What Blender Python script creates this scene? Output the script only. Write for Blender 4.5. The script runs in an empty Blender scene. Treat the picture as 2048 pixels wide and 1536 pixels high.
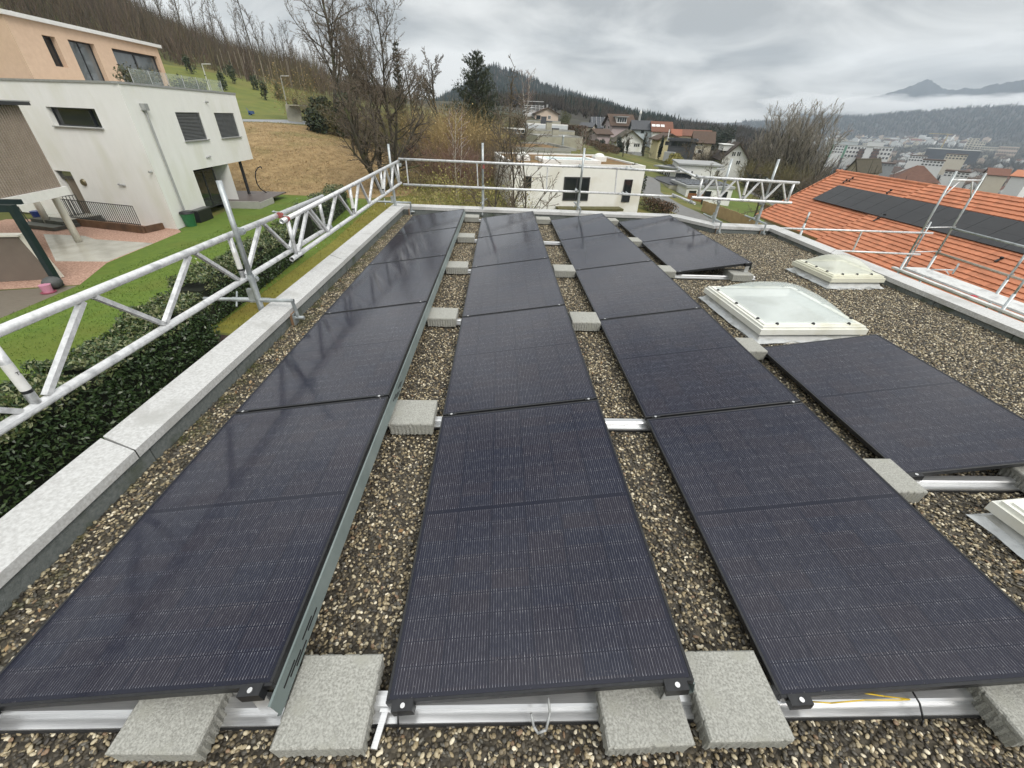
import bpy, math, random
import numpy as np
from mathutils import Vector, Matrix, Euler, geometry
R = math.radians
scene = bpy.context.scene
COL = scene.collection

# ------------------------------------------------------------------ camera
CAM = Vector((0.0, 0.0, 1.92962))
FPX, PITCH, YAW, ROLL = 800.938, 0.585418, 0.0447878, 0.0401670     # pixels of the 2048 wide frame, radians
_cp, _sp = math.cos(PITCH), math.sin(PITCH)
FW = Vector((math.sin(YAW)*_cp, math.cos(YAW)*_cp, -_sp))
_rt = Vector((math.cos(YAW), -math.sin(YAW), 0)); _up = _rt.cross(FW)
RT = _rt*math.cos(ROLL) + _up*math.sin(ROLL)
UP = -_rt*math.sin(ROLL) + _up*math.cos(ROLL)
cam = bpy.data.cameras.new("camera")
cam.sensor_width = 36.0; cam.lens = 36.0*FPX/2048; cam.clip_start = 0.05; cam.clip_end = 20000
cam_o = bpy.data.objects.new("camera", cam); COL.objects.link(cam_o)
cam_o.matrix_world = Matrix((( RT.x, UP.x, -FW.x, CAM.x), (RT.y, UP.y, -FW.y, CAM.y), (RT.z, UP.z, -FW.z, CAM.z), (0, 0, 0, 1)))
scene.camera = cam_o

# ------------------------------------------------------------------ sky, sun, exposure
SUN_EL, SUN_AZ = R(44), R(140)          # azimuth measured from +Y towards +X
world = bpy.data.worlds.new("World"); scene.world = world; world.use_nodes = True
def build_sky():
    nt = world.node_tree; N = nt.nodes; L = nt.links
    for n in list(N): N.remove(n)
    out = N.new('ShaderNodeOutputWorld'); bg = N.new('ShaderNodeBackground')
    sky = N.new('ShaderNodeTexSky'); sky.sky_type = 'NISHITA'; sky.sun_disc = False
    sky.sun_elevation = SUN_EL; sky.sun_rotation = SUN_AZ
    tc = N.new('ShaderNodeTexCoord'); sep = N.new('ShaderNodeSeparateXYZ'); L.new(tc.outputs['Generated'], sep.inputs[0])
    # clouds lie on a sheet overhead: direction divided by its height above the horizon
    zz = N.new('ShaderNodeMath'); zz.operation = 'MAXIMUM'; zz.inputs[1].default_value = 0.0; L.new(sep.outputs['Z'], zz.inputs[0])
    za = N.new('ShaderNodeMath'); za.operation = 'ADD'; za.inputs[1].default_value = 0.24; L.new(zz.outputs[0], za.inputs[0])
    dv = N.new('ShaderNodeVectorMath'); dv.operation = 'DIVIDE'
    cz = N.new('ShaderNodeCombineXYZ')
    for i in range(3): L.new(za.outputs[0], cz.inputs[i])
    L.new(tc.outputs['Generated'], dv.inputs[0]); L.new(cz.outputs[0], dv.inputs[1])
    mp = N.new('ShaderNodeMapping'); mp.inputs['Scale'].default_value = (1, 1, 0.9); mp.inputs['Location'].default_value = (3.3, 1.2, 0.4)
    L.new(dv.outputs[0], mp.inputs[0])
    n1 = N.new('ShaderNodeTexNoise'); n1.inputs['Scale'].default_value = 1.7; n1.inputs['Detail'].default_value = 8; n1.inputs['Roughness'].default_value = 0.52
    n1.inputs['Distortion'].default_value = 0.5
    L.new(mp.outputs[0], n1.inputs['Vector'])
    n2 = N.new('ShaderNodeTexNoise'); n2.inputs['Scale'].default_value = 0.7; n2.inputs['Detail'].default_value = 3
    L.new(mp.outputs[0], n2.inputs['Vector'])
    ad = N.new('ShaderNodeMath'); ad.operation = 'MULTIPLY_ADD'; ad.inputs[1].default_value = 0.55
    L.new(n1.outputs[0], ad.inputs[0])
    m2 = N.new('ShaderNodeMath'); m2.operation = 'MULTIPLY'; m2.inputs[1].default_value = 0.45; L.new(n2.outputs[0], m2.inputs[0]); L.new(m2.outputs[0], ad.inputs[2])
    ramp = N.new('ShaderNodeValToRGB'); e = ramp.color_ramp.elements
    e[0].position = 0.40; e[0].color = (0.36, 0.37, 0.37, 1)
    e[1].position = 0.60; e[1].color = (0.86, 0.86, 0.84, 1)
    c = ramp.color_ramp.elements.new(0.5); c.color = (0.64, 0.642, 0.625, 1)
    L.new(ad.outputs[0], ramp.inputs[0])
    mix = N.new('ShaderNodeMixRGB'); mix.inputs[0].default_value = 0.97
    # the clear sky above the cloud sheet shows only as a trace of blue
    sc = N.new('ShaderNodeVectorMath'); sc.operation = 'SCALE'; sc.inputs['Scale'].default_value = 0.08
    L.new(sky.outputs[0], sc.inputs[0])
    L.new(sc.outputs[0], mix.inputs[1]); L.new(ramp.outputs[0], mix.inputs[2])
    # an overcast sky is up to three times brighter overhead than at the horizon
    zg = N.new('ShaderNodeMath'); zg.operation = 'MULTIPLY_ADD'; zg.inputs[1].default_value = 1.15; zg.inputs[2].default_value = 0.90; L.new(zz.outputs[0], zg.inputs[0])
    br = N.new('ShaderNodeVectorMath'); br.operation = 'SCALE'; L.new(mix.outputs[0], br.inputs[0]); L.new(zg.outputs[0], br.inputs['Scale'])
    L.new(br.outputs[0], bg.inputs[0]); bg.inputs[1].default_value = 1.0
    L.new(bg.outputs[0], out.inputs[0])
build_sky()
sun = bpy.data.lights.new("sun", 'SUN'); sun.energy = 1.5; sun.angle = R(20); sun.color = (1.0, 0.95, 0.88)
sun_o = bpy.data.objects.new("sun", sun); COL.objects.link(sun_o)
sd = Vector((math.sin(SUN_AZ)*math.cos(SUN_EL), math.cos(SUN_AZ)*math.cos(SUN_EL), math.sin(SUN_EL)))
sun_o.rotation_euler = (-sd).to_track_quat('-Z', 'Y').to_euler(); sun_o.location = (0, 0, 60)
vs = scene.view_settings
vs.view_transform = 'Standard'; vs.look = 'None'; vs.gamma = 1; vs.use_curve_mapping = False; vs.exposure = 0.26
cy = scene.cycles
cy.use_denoising = True; cy.max_bounces = 6; cy.diffuse_bounces = 3; cy.glossy_bounces = 3; cy.transmission_bounces = 4
cy.transparent_max_bounces = 12; cy.volume_bounces = 2; cy.caustics_reflective = False; cy.caustics_refractive = False
cy.sample_clamp_indirect = 4

# ------------------------------------------------------------------ helpers: rays of the camera turned into points of the place
def ray(x, y): return FW + RT*((x-1024)/FPX) - UP*((y-768)/FPX)
def onz(x, y, z):
    d = ray(x, y); return CAM + d*((z-CAM.z)/d.z)
def ony(x, y, Y):
    d = ray(x, y); return CAM + d*(Y/d.y)
def onx(x, y, X):
    d = ray(x, y); return CAM + d*(X/d.x)
def far(x, y, D):
    d = ray(x, y); return CAM + d*(D/math.hypot(d.x, d.y))
def azd(az, D, z=0.0): return Vector((D*math.sin(R(az)), D*math.cos(R(az)), z))
def azel(x, y):
    d = ray(x, y); return math.degrees(math.atan2(d.x, d.y)), math.degrees(math.atan2(d.z, math.hypot(d.x, d.y)))
V = Vector

class MB:
    """collects faces, then links them as one mesh object"""
    def __init__(s): s.v = []; s.f = []; s.m = []; s.mi = 0; s.c = None; s.cv = []
    def add(s, vs, fs):
        b = len(s.v); s.v.extend([tuple(p) for p in vs])
        for f in fs: s.f.append(tuple(b+i for i in f)); s.m.append(s.mi)
        if s.c is not None: s.cv.extend([s.c]*len(vs))
    def poly(s, *p): s.add(p, [tuple(range(len(p)))])
    def box(s, x0, y0, z0, x1, y1, z1):
        s.add([(x0,y0,z0),(x1,y0,z0),(x1,y1,z0),(x0,y1,z0),(x0,y0,z1),(x1,y0,z1),(x1,y1,z1),(x0,y1,z1)],
              [(3,2,1,0),(4,5,6,7),(0,1,5,4),(1,2,6,5),(2,3,7,6),(3,0,4,7)])
    def obox(s, c, a, b, d):
        c, a, b, d = V(c), V(a), V(b), V(d)
        p = [c-a-b-d, c+a-b-d, c+a+b-d, c-a+b-d, c-a-b+d, c+a-b+d, c+a+b+d, c-a+b+d]
        s.add(p, [(3,2,1,0),(4,5,6,7),(0,1,5,4),(1,2,6,5),(2,3,7,6),(3,0,4,7)])
    def bar(s, p, q, w, h, up=(0,0,1)):
        p, q = V(p), V(q); d = (q-p); L = d.length; d.normalize(); u = V(up)
        a = d.cross(u)
        if a.length < 1e-4: a = d.cross(V((1,0,0)))
        a.normalize(); b = a.cross(d)
        s.obox((p+q)/2, d*(L/2), a*(w/2), b*(h/2))
    def tube(s, p, q, r, r2=None, n=12, caps=True):
        p, q = V(p), V(q); r2 = r if r2 is None else r2
        d = (q-p).normalized(); a = d.cross(V((0,0,1)))
        if a.length < 1e-3: a = V((1,0,0))
        a.normalize(); b = d.cross(a)
        vs = []
        for k in range(n):
            t = 2*math.pi*k/n; o = a*math.cos(t)+b*math.sin(t); vs.append(p+o*r)
        for k in range(n):
            t = 2*math.pi*k/n; o = a*math.cos(t)+b*math.sin(t); vs.append(q+o*r2)
        fs = [(k, (k+1) % n, n+(k+1) % n, n+k) for k in range(n)]
        if caps: fs += [tuple(range(n-1,-1,-1)), tuple(range(n, 2*n))]
        s.add(vs, fs)
    def pipe(s, p, q, r, t=0.004, n=16):
        """an open hollow tube"""
        p, q = V(p), V(q); d = (q-p).normalized(); a = d.cross(V((0,0,1)))
        if a.length < 1e-3: a = V((1,0,0))
        a.normalize(); b = d.cross(a); vs = []
        for c, rr in ((p,r),(q,r),(q,r-t),(p,r-t)):
            for k in range(n):
                w = 2*math.pi*k/n; vs.append(c+(a*math.cos(w)+b*math.sin(w))*rr)
        fs = []
        for j in range(4):
            for k in range(n): fs.append((j*n+k, j*n+(k+1) % n, ((j+1) % 4)*n+(k+1) % n, ((j+1) % 4)*n+k))
        s.add(vs, fs)
    def path(s, pts, r, n=8):
        for a, b in zip(pts[:-1], pts[1:]): s.tube(a, b, r, r, n)
    def prism(s, pts, z0, z1):
        n = len(pts)
        s.add([(p[0],p[1],z0) for p in pts]+[(p[0],p[1],z1) for p in pts],
              [tuple(range(n-1,-1,-1)), tuple(range(n,2*n))]+[(k,(k+1) % n,n+(k+1) % n,n+k) for k in range(n)])
    def ball(s, c, rx, ry, rz, nu=10, nv=6):
        c = V(c); vs = [c+V((0,0,-rz))]
        for j in range(1, nv):
            t = -math.pi/2+math.pi*j/nv
            for k in range(nu):
                w = 2*math.pi*k/nu; vs.append(c+V((rx*math.cos(t)*math.cos(w), ry*math.cos(t)*math.sin(w), rz*math.sin(t))))
        vs.append(c+V((0,0,rz))); fs = []
        for k in range(nu): fs.append((0, 1+(k+1) % nu, 1+k))
        for j in range(nv-2):
            for k in range(nu):
                a = 1+j*nu; fs.append((a+k, a+(k+1) % nu, a+nu+(k+1) % nu, a+nu+k))
        t = len(vs)-1; a = 1+(nv-2)*nu
        for k in range(nu): fs.append((a+k, a+(k+1) % nu, t))
        s.add(vs, fs)
    def build(s, name, mats, parent=None, smooth=False, local=False, origin=None, fix=True):
        me = bpy.data.meshes.new(name)
        o0 = V((0,0,0))
        if parent is not None and not local:
            p = parent
            while p is not None: o0 = o0+p.location; p = p.parent
        elif origin is not None: o0 = V(origin)
        arr = np.array(s.v, dtype=float).reshape(-1, 3)-np.array(o0)
        me.from_pydata(arr.tolist(), [], s.f)
        if not isinstance(mats, (list, tuple)): mats = [mats]
        for m in mats: me.materials.append(m)
        if len(mats) > 1: me.polygons.foreach_set('material_index', s.m)
        if smooth: me.polygons.foreach_set('use_smooth', [True]*len(me.polygons))
        if s.cv and len(s.cv) == len(s.v):
            at = me.color_attributes.new('tint', 'FLOAT_COLOR', 'POINT')
            at.data.foreach_set('color', np.array([(c[0],c[1],c[2],1.0) for c in s.cv], dtype=np.float32).ravel())
        if fix:
            import bmesh
            bm = bmesh.new(); bm.from_mesh(me); bmesh.ops.recalc_face_normals(bm, faces=bm.faces); bm.to_mesh(me); bm.free()
        me.update()
        o = bpy.data.objects.new(name, me); COL.objects.link(o)
        if parent is not None: o.parent = parent
        elif origin is not None: o.location = o0
        return o
def bevel(o, w, seg=2):
    m = o.modifiers.new('edge', 'BEVEL'); m.width = w; m.segments = seg; m.limit_method = 'ANGLE'; m.angle_limit = R(35); return o
def tag(o, label=None, cat=None, group=None, kind=None):
    if label: o['label'] = label
    if cat: o['category'] = cat
    if group: o['group'] = group
    if kind: o['kind'] = kind
    return o
def thing(name, label, cat, loc=(0,0,0), rot=(0,0,0), group=None):
    o = bpy.data.objects.new(name, None); o.empty_display_size = 0.1; COL.objects.link(o); o.location = loc; o.rotation_euler = rot
    return tag(o, label, cat, group)
def part(o, label): o['label'] = label; return o
def dup(o, parent=None, label=None):
    c = o.copy(); COL.objects.link(c); c.parent = parent
    for ch in o.children: dup(ch, c)
    if label: c['label'] = label
    return c

# ------------------------------------------------------------------ materials
MATS = {}
def mat(name, c1, c2=None, scale=6.0, rough=0.7, metal=0.0, bump=0.0, bscale=None, detail=4, contrast=1.0, spec=0.5, c3=None, s3=1.0, tint=False, stretch=None, space='Object'):
    """principled surface whose colour wanders between c1 and c2 (and broad patches of c3)"""
    if name in MATS: return MATS[name]
    m = bpy.data.materials.new(name); m.use_nodes = True; nt = m.node_tree; N = nt.nodes; L = nt.links
    p = N['Principled BSDF']; p.inputs['Roughness'].default_value = rough; p.inputs['Metallic'].default_value = metal
    p.inputs['Specular IOR Level'].default_value = spec
    tc = N.new('ShaderNodeTexCoord'); vec = tc.outputs[space]
    if stretch:
        mp = N.new('ShaderNodeMapping'); mp.inputs['Scale'].default_value = stretch; L.new(vec, mp.inputs[0]); vec = mp.outputs[0]
    colour = None
    if c2 is not None:
        n = N.new('ShaderNodeTexNoise'); n.inputs['Scale'].default_value = scale; n.inputs['Detail'].default_value = detail; n.inputs['Roughness'].default_value = 0.6
        L.new(vec, n.inputs['Vector'])
        r = N.new('ShaderNodeMapRange'); r.inputs['From Min'].default_value = 0.5-0.22/contrast; r.inputs['From Max'].default_value = 0.5+0.22/contrast
        L.new(n.outputs[0], r.inputs[0])
        mx = N.new('ShaderNodeMixRGB'); mx.inputs[1].default_value = (*c1, 1); mx.inputs[2].default_value = (*c2, 1); L.new(r.outputs[0], mx.inputs[0]); colour = mx.outputs[0]
        if c3 is not None:
            n3 = N.new('ShaderNodeTexNoise'); n3.inputs['Scale'].default_value = s3; n3.inputs['Detail'].default_value = 5; L.new(vec, n3.inputs['Vector'])
            r3 = N.new('ShaderNodeMapRange'); r3.inputs['From Min'].default_value = 0.52; r3.inputs['From Max'].default_value = 0.68; L.new(n3.outputs[0], r3.inputs[0])
            m3 = N.new('ShaderNodeMixRGB'); m3.inputs[2].default_value = (*c3, 1); L.new(colour, m3.inputs[1]); L.new(r3.outputs[0], m3.inputs[0]); colour = m3.outputs[0]
    if tint:
        a = N.new('ShaderNodeAttribute'); a.attribute_name = 'tint'
        if colour is None:
            colour = a.outputs['Color']
        else:
            mm = N.new('ShaderNodeMixRGB'); mm.blend_type = 'MULTIPLY'; mm.inputs[0].default_value = 1; L.new(colour, mm.inputs[1]); L.new(a.outputs['Color'], mm.inputs[2]); colour = mm.outputs[0]
    if colour is not None: L.new(colour, p.inputs['Base Color'])
    else: p.inputs['Base Color'].default_value = (*c1, 1)
    if bump:
        nb = N.new('ShaderNodeTexNoise'); nb.inputs['Scale'].default_value = bscale or scale*3; nb.inputs['Detail'].default_value = 5; L.new(vec, nb.inputs['Vector'])
        b = N.new('ShaderNodeBump'); b.inputs['Strength'].default_value = min(1, bump); b.inputs['Distance'].default_value = 0.01*max(1, bump); L.new(nb.outputs[0], b.inputs['Height']); L.new(b.outputs[0], p.inputs['Normal'])
    MATS[name] = m; return m
def glass_mat(name, col, rough=0.03, spec=0.6):
    """dark window: unlit room behind a mirror-like pane"""
    return mat(name, col, tuple(c*1.8+0.004 for c in col), scale=0.8, rough=rough, spec=spec)
M_steel = mat('galvanised_steel', (.36,.39,.40), (.56,.60,.61), scale=14, rough=.46, metal=.65, bump=.05, bscale=60, c3=(.28,.30,.31), s3=5)
M_alu = mat('scaffold_aluminium', (.62,.63,.64), (.82,.83,.84), scale=28, rough=.42, metal=.35, bump=.06, bscale=90, detail=8, contrast=1.5, c3=(.46,.47,.48), s3=11)
M_rail = mat('mill_aluminium', (.60,.61,.62), (.76,.765,.77), scale=30, rough=.3, metal=.75, stretch=(.3,8,8))
M_black = mat('black_anodised', (.016,.017,.019), (.03,.031,.034), scale=30, rough=.42, metal=.3, bump=.03)
M_bolt = mat('bolt_steel', (.7,.7,.7), rough=.25, metal=.9)
M_white = mat('white_render', (.79,.795,.77), (.84,.845,.825), scale=3, rough=.9, bump=.35, bscale=45, c3=(.73,.735,.67), s3=.7, stretch=(1,1,.35))
M_white2 = mat('white_paint', (.72,.72,.70), (.80,.80,.78), scale=5, rough=.7, bump=.05)
M_peach = mat('peach_render', (.63,.455,.325), (.70,.515,.375), scale=5, rough=.9, bump=.3, bscale=45)
M_dark = mat('dark_frame', (.02,.022,.026), (.03,.033,.037), scale=8, rough=.4)
M_glass = glass_mat('window_glass', (.012,.015,.017))
M_sheet = mat('grey_sheet_metal', (.34,.35,.35), (.45,.46,.46), scale=6, rough=.5, metal=.4)
M_coping = mat('weathered_coping', (.47,.47,.46), (.63,.635,.63), scale=55, rough=.55, metal=.1, bump=.06, bscale=120, detail=8, contrast=1.6, c3=(.42,.42,.405), s3=3.0)
M_upst = mat('parapet_board', (.10,.115,.11), (.19,.205,.20), scale=40, rough=.95, bump=.6, bscale=160, detail=8, c3=(.08,.095,.07), s3=4)
M_conc = mat('concrete_block', (.25,.25,.225), (.44,.44,.405), scale=120, rough=.95, bump=.5, bscale=220, detail=3, contrast=1.4, c3=(.34,.34,.30), s3=9)
M_bark = mat('bark', (.055,.045,.033), (.11,.095,.07), scale=7, rough=.95, bump=.6, bscale=30)
M_twig = mat('twigs', (.075,.058,.042), (.135,.108,.08), scale=3, rough=.95)
# ================================================================== THE FLAT ROOF WE STAND ON
IN = [(-2.2,-3.0), (-2.2,9.86), (4.0,9.64), (4.6,8.93), (5.86,8.96), (5.9,-3.0)]        # inner line of the parapet
def offset(poly, d):
    out = []
    for i, p in enumerate(poly):
        dirs = []
        if i > 0: dirs.append((V((*p,0))-V((*poly[i-1],0))).normalized())
        if i < len(poly)-1: dirs.append((V((*poly[i+1],0))-V((*p,0))).normalized())
        ns = [V((-q.y, q.x, 0)) for q in dirs]
        n = sum(ns, V()).normalized(); k = d/max(.3, n.dot(ns[0]))
        out.append((p[0]+n.x*k, p[1]+n.y*k))
    return out
CAPZ = [.18, .185, .185, .16, .14, .12]
OUT = offset(IN, .25)
house = thing('flat_roof_building', 'flat roofed building under the solar panels with pebble roof and metal capped parapet', 'building', (2, 3, -6))
mb = MB()
O2 = offset(IN, .22)
ring = O2+[]
for i in range(len(O2)-1):
    a, b = O2[i], O2[i+1]
    mb.poly((*a,-8), (*b,-8), (*b,.1), (*a,.1))
mb.poly((*O2[0],-8), (*O2[-1],-8), (*O2[-1],.1), (*O2[0],.1))
mb.build('wall', M_white, house)
mb = MB()
for i in range(len(IN)-1):        # insulation boards in front of the parapet, butted with open joints
    a, b = V((*IN[i],0)), V((*IN[i+1],0)); n = max(1, round((b-a).length/1.0)); d = (b-a)/n
    nn = V((-d.y, d.x, 0)).normalized()
    for k in range(n):
        p, q = a+d*(k+.004), a+d*(k+.994)
        z = CAPZ[i]-.03; off = nn*(.006*random.Random(i*31+k).random())
        mb.add([p+off+V((0,0,-.06)), q+off+V((0,0,-.06)), q+off+V((0,0,z)), p+off+V((0,0,z)), p+nn*.05+V((0,0,-.06)), q+nn*.05+V((0,0,-.06)), q+nn*.05+V((0,0,z)), p+nn*.05+V((0,0,z))],
               [(0,1,2,3), (7,6,5,4), (0,3,7,4), (1,5,6,2), (3,2,6,7)])
mb.build('upstand', M_upst, house)
mb = MB(); mb.add([(*p,-.035) for p in offset(IN, .06)], [tuple(range(len(IN)))]); mb.build('roof_deck', mat('roof_membrane', (.02,.02,.02), (.04,.04,.035), rough=.9), house)
def coping(i, t0, t1):
    """one folded length of sheet metal: flat top, fold down on both sides"""
    a, b = V((*IN[i],0)), V((*IN[i+1],0)); ao, bo = V((*OUT[i],0)), V((*OUT[i+1],0))
    za, zb = CAPZ[i], CAPZ[i+1]
    def at2(t): return a.lerp(b, t), ao.lerp(bo, t), za+(zb-za)*t
    mb = MB(); (p, po, z), (q, qo, y) = at2(t0), at2(t1)
    nn = (po-p).normalized()*.018; U = V((0,0,1))
    prof = lambda p_, po_, z_: [p_-nn+U*(z_-.062), p_-nn+U*z_, po_+U*(z_+.012), po_+U*(z_-.07), po_-nn*.2+U*(z_-.07), p_-nn*.8+U*(z_-.004), p_-nn*.8+U*(z_-.062)]
    A, B = prof(p, po, z), prof(q, qo, y); n = len(A)
    mb.add(A+B, [(k, (k+1) % n, n+(k+1) % n, n+k) for k in range(n)]+[tuple(range(n)), tuple(range(2*n-1, n-1, -1))])
    return mb
for i in range(len(IN)-1):
    L = (V(IN[i])-V(IN[i+1])).length; cuts = [0]; off = {0: 1.85+3, 1: 1.4, 4: 1.9}.get(i, 9)
    while off < L-.3: cuts.append(off/L); off += {0: 3.9, 1: 2.7}.get(i, 3.2)
    cuts.append(1)
    for j, (s0, s1) in enumerate(zip(cuts[:-1], cuts[1:])):
        bevel(coping(i, s0+(.0006 if s0 else 0), s1-(.0006 if s1 < 1 else 0)).build('coping', M_coping, house), .004, 2)

# ------------------------------------------------------------------ roof gravel: loose round pebbles
def gravel_material():
    m = bpy.data.materials.new('pebbles'); m.use_nodes = True; nt = m.node_tree; N = nt.nodes; L = nt.links; p = N['Principled BSDF']
    oi = N.new('ShaderNodeObjectInfo'); geo = N.new('ShaderNodeNewGeometry')
    r = N.new('ShaderNodeValToRGB'); e = r.color_ramp.elements; r.color_ramp.interpolation = 'CONSTANT'
    e[0].position = 0; e[0].color = (.030,.026,.022,1); e[1].position = .94; e[1].color = (.68,.63,.52,1)
    for pos, c in ((.12,(.062,.054,.042)), (.24,(.095,.082,.060)), (.34,(.070,.066,.058)), (.44,(.15,.125,.086)), (.54,(.23,.19,.125)), (.61,(.12,.115,.104)), (.69,(.29,.24,.155)), (.78,(.37,.32,.225)), (.86,(.48,.43,.32)), (.92,(.22,.15,.10))):
        q = r.color_ramp.elements.new(pos); q.color = (*c, 1)
    L.new(oi.outputs['Random'], r.inputs[0])
    n = N.new('ShaderNodeTexNoise'); n.inputs['Scale'].default_value = 160; n.inputs['Detail'].default_value = 2; L.new(geo.outputs['Position'], n.inputs['Vector'])
    mr = N.new('ShaderNodeMapRange'); mr.inputs['To Min'].default_value = .6; mr.inputs['To Max'].default_value = 1.4; L.new(n.outputs[0], mr.inputs[0])
    mx = N.new('ShaderNodeMixRGB'); mx.blend_type = 'MULTIPLY'; mx.inputs[0].default_value = 1; L.new(r.outputs[0], mx.inputs[1]); L.new(mr.outputs[0], mx.inputs[2])
    # moss grows in the strip along the left parapet
    sep = N.new('ShaderNodeSeparateXYZ'); L.new(geo.outputs['Position'], sep.inputs[0])
    ms = N.new('ShaderNodeMapRange'); ms.inputs['From Min'].default_value = -1.96; ms.inputs['From Max'].default_value = -2.2; L.new(sep.outputs['X'], ms.inputs[0])
    nm = N.new('ShaderNodeTexNoise'); nm.inputs['Scale'].default_value = 5; nm.inputs['Detail'].default_value = 5; L.new(geo.outputs['Position'], nm.inputs['Vector'])
    nr = N.new('ShaderNodeMapRange'); nr.inputs['From Min'].default_value = .45; nr.inputs['From Max'].default_value = .6; L.new(nm.outputs[0], nr.inputs[0])
    mu = N.new('ShaderNodeMath'); mu.operation = 'MULTIPLY'; L.new(ms.outputs[0], mu.inputs[0]); L.new(nr.outputs[0], mu.inputs[1])
    mm = N.new('ShaderNodeMixRGB'); mm.inputs[2].default_value = (.055,.06,.012,1); L.new(mu.outputs[0], mm.inputs[0]); wa = N.new('ShaderNodeMixRGB'); wa.blend_type = 'MULTIPLY'; wa.inputs[0].default_value = 1; wa.inputs[2].default_value = (1.03,1.0,.92,1); L.new(mx.outputs[0], wa.inputs[1]); L.new(wa.outputs[0], mm.inputs[1])
    L.new(mm.outputs[0], p.inputs['Base Color']); p.inputs['Roughness'].default_value = .5
    return m
def gravel_bed():
    m = bpy.data.materials.new('gravel_bed'); m.use_nodes = True; nt = m.node_tree; N = nt.nodes; L = nt.links; p = N['Principled BSDF']
    geo = N.new('ShaderNodeNewGeometry'); v = N.new('ShaderNodeTexVoronoi'); v.inputs['Scale'].default_value = 55; L.new(geo.outputs['Position'], v.inputs['Vector'])
    r = N.new('ShaderNodeValToRGB'); e = r.color_ramp.elements; e[0].color = (.02,.018,.015,1); e[1].color = (.10,.085,.06,1)
    L.new(v.outputs['Color'], r.inputs[0]); L.new(r.outputs[0], p.inputs['Base Color']); p.inputs['Roughness'].default_value = .8
    b = N.new('ShaderNodeBump'); b.inputs['Distance'].default_value = .012; b.invert = True; L.new(v.outputs['Distance'], b.inputs['Height']); L.new(b.outputs[0], p.inputs['Normal'])
    return m
mb = MB()
def zone(x0, y0, x1, y1, m):
    mb.mi = m; nx, ny = max(1, int((x1-x0)/.5)), max(1, int((y1-y0)/.5))
    for i in range(nx):
        for j in range(ny):
            a, b = x0+(x1-x0)*i/nx, x0+(x1-x0)*(i+1)/nx; c, d = y0+(y1-y0)*j/ny, y0+(y1-y0)*(j+1)/ny
            mb.add([(a,c,0), (b,c,0), (b,d,0), (a,d,0)], [(0,1,2,3)])
zone(-2.2, -.2, 5.88, .75, 0)
for a, b in ((-2.2,-1.75), (-.9,-.3), (.6,1.2), (2.1,5.9)): zone(a, .75, b, 8.93, 0)
zone(-2.2, 8.93, 4.6, 9.64, 0); zone(-2.2, 9.64, 3.0, 9.85, 0)
for a, b in ((-1.75,-.9), (-.3,.6), (1.2,2.1)): zone(a, .75, b, 8.93, 1)
zone(-2.2, -3, 5.9, -.2, 1)
gravel = mb.build('roof_gravel', [gravel_bed(), gravel_material()], origin=(0,0,0), fix=False)
tag(gravel, 'round brown and cream pebbles covering the flat roof between the panel rows', 'gravel', kind='stuff')
def gravel_nodes(o):
    ng = bpy.data.node_groups.new('scatter_pebbles', 'GeometryNodeTree')
    ng.interface.new_socket('Geometry', in_out='INPUT', socket_type='NodeSocketGeometry'); ng.interface.new_socket('Geometry', in_out='OUTPUT', socket_type='NodeSocketGeometry')
    N = ng.nodes; L = ng.links
    gi = N.new('NodeGroupInput'); go = N.new('NodeGroupOutput')
    mi = N.new('GeometryNodeInputMaterialIndex'); cmp = N.new('FunctionNodeCompare'); cmp.data_type = 'INT'; cmp.operation = 'EQUAL'
    L.new(mi.outputs[0], cmp.inputs[2]); cmp.inputs[3].default_value = 0
    dp = N.new('GeometryNodeDistributePointsOnFaces'); dp.distribute_method = 'RANDOM'; dp.inputs['Density'].default_value = 5600; dp.inputs['Seed'].default_value = 4
    L.new(gi.outputs[0], dp.inputs['Mesh']); L.new(cmp.outputs[0], dp.inputs['Selection'])
    # a little height jitter piles the stones
    rv = N.new('FunctionNodeRandomValue'); rv.data_type = 'FLOAT_VECTOR'; rv.inputs[0].default_value = (0,0,-.006); rv.inputs[1].default_value = (0,0,.010)
    sp = N.new('GeometryNodeSetPosition'); L.new(dp.outputs['Points'], sp.inputs['Geometry']); L.new(rv.outputs[0], sp.inputs['Offset'])
    ico = N.new('GeometryNodeMeshIcoSphere'); ico.inputs['Radius'].default_value = .5; ico.inputs['Subdivisions'].default_value = 2
    ss = N.new('GeometryNodeSetShadeSmooth'); L.new(ico.outputs[0], ss.inputs[0])
    sm = N.new('GeometryNodeSetMaterial'); sm.inputs['Material'].default_value = o.data.materials[1]; L.new(ss.outputs[0], sm.inputs[0])
    ip = N.new('GeometryNodeInstanceOnPoints'); L.new(sp.outputs[0], ip.inputs['Points']); L.new(sm.outputs[0], ip.inputs['Instance'])
    rr = N.new('FunctionNodeRandomValue'); rr.data_type = 'FLOAT_VECTOR'; rr.inputs[0].default_value = (-.45,-.45,0); rr.inputs[1].default_value = (.45,.45,6.28); rr.inputs['Seed'].default_value = 3
    rs = N.new('FunctionNodeRandomValue'); rs.data_type = 'FLOAT_VECTOR'; rs.inputs[0].default_value = (.011,.009,.007); rs.inputs[1].default_value = (.027,.019,.014); rs.inputs['Seed'].default_value = 8
    L.new(rr.outputs[0], ip.inputs['Rotation']); L.new(rs.outputs[0], ip.inputs['Scale'])
    j = N.new('GeometryNodeJoinGeometry'); L.new(gi.outputs[0], j.inputs[0]); L.new(ip.outputs[0], j.inputs[0]); L.new(j.outputs[0], go.inputs[0])
    m = o.modifiers.new('pebbles', 'NODES'); m.node_group = ng
gravel_nodes(gravel)

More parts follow.
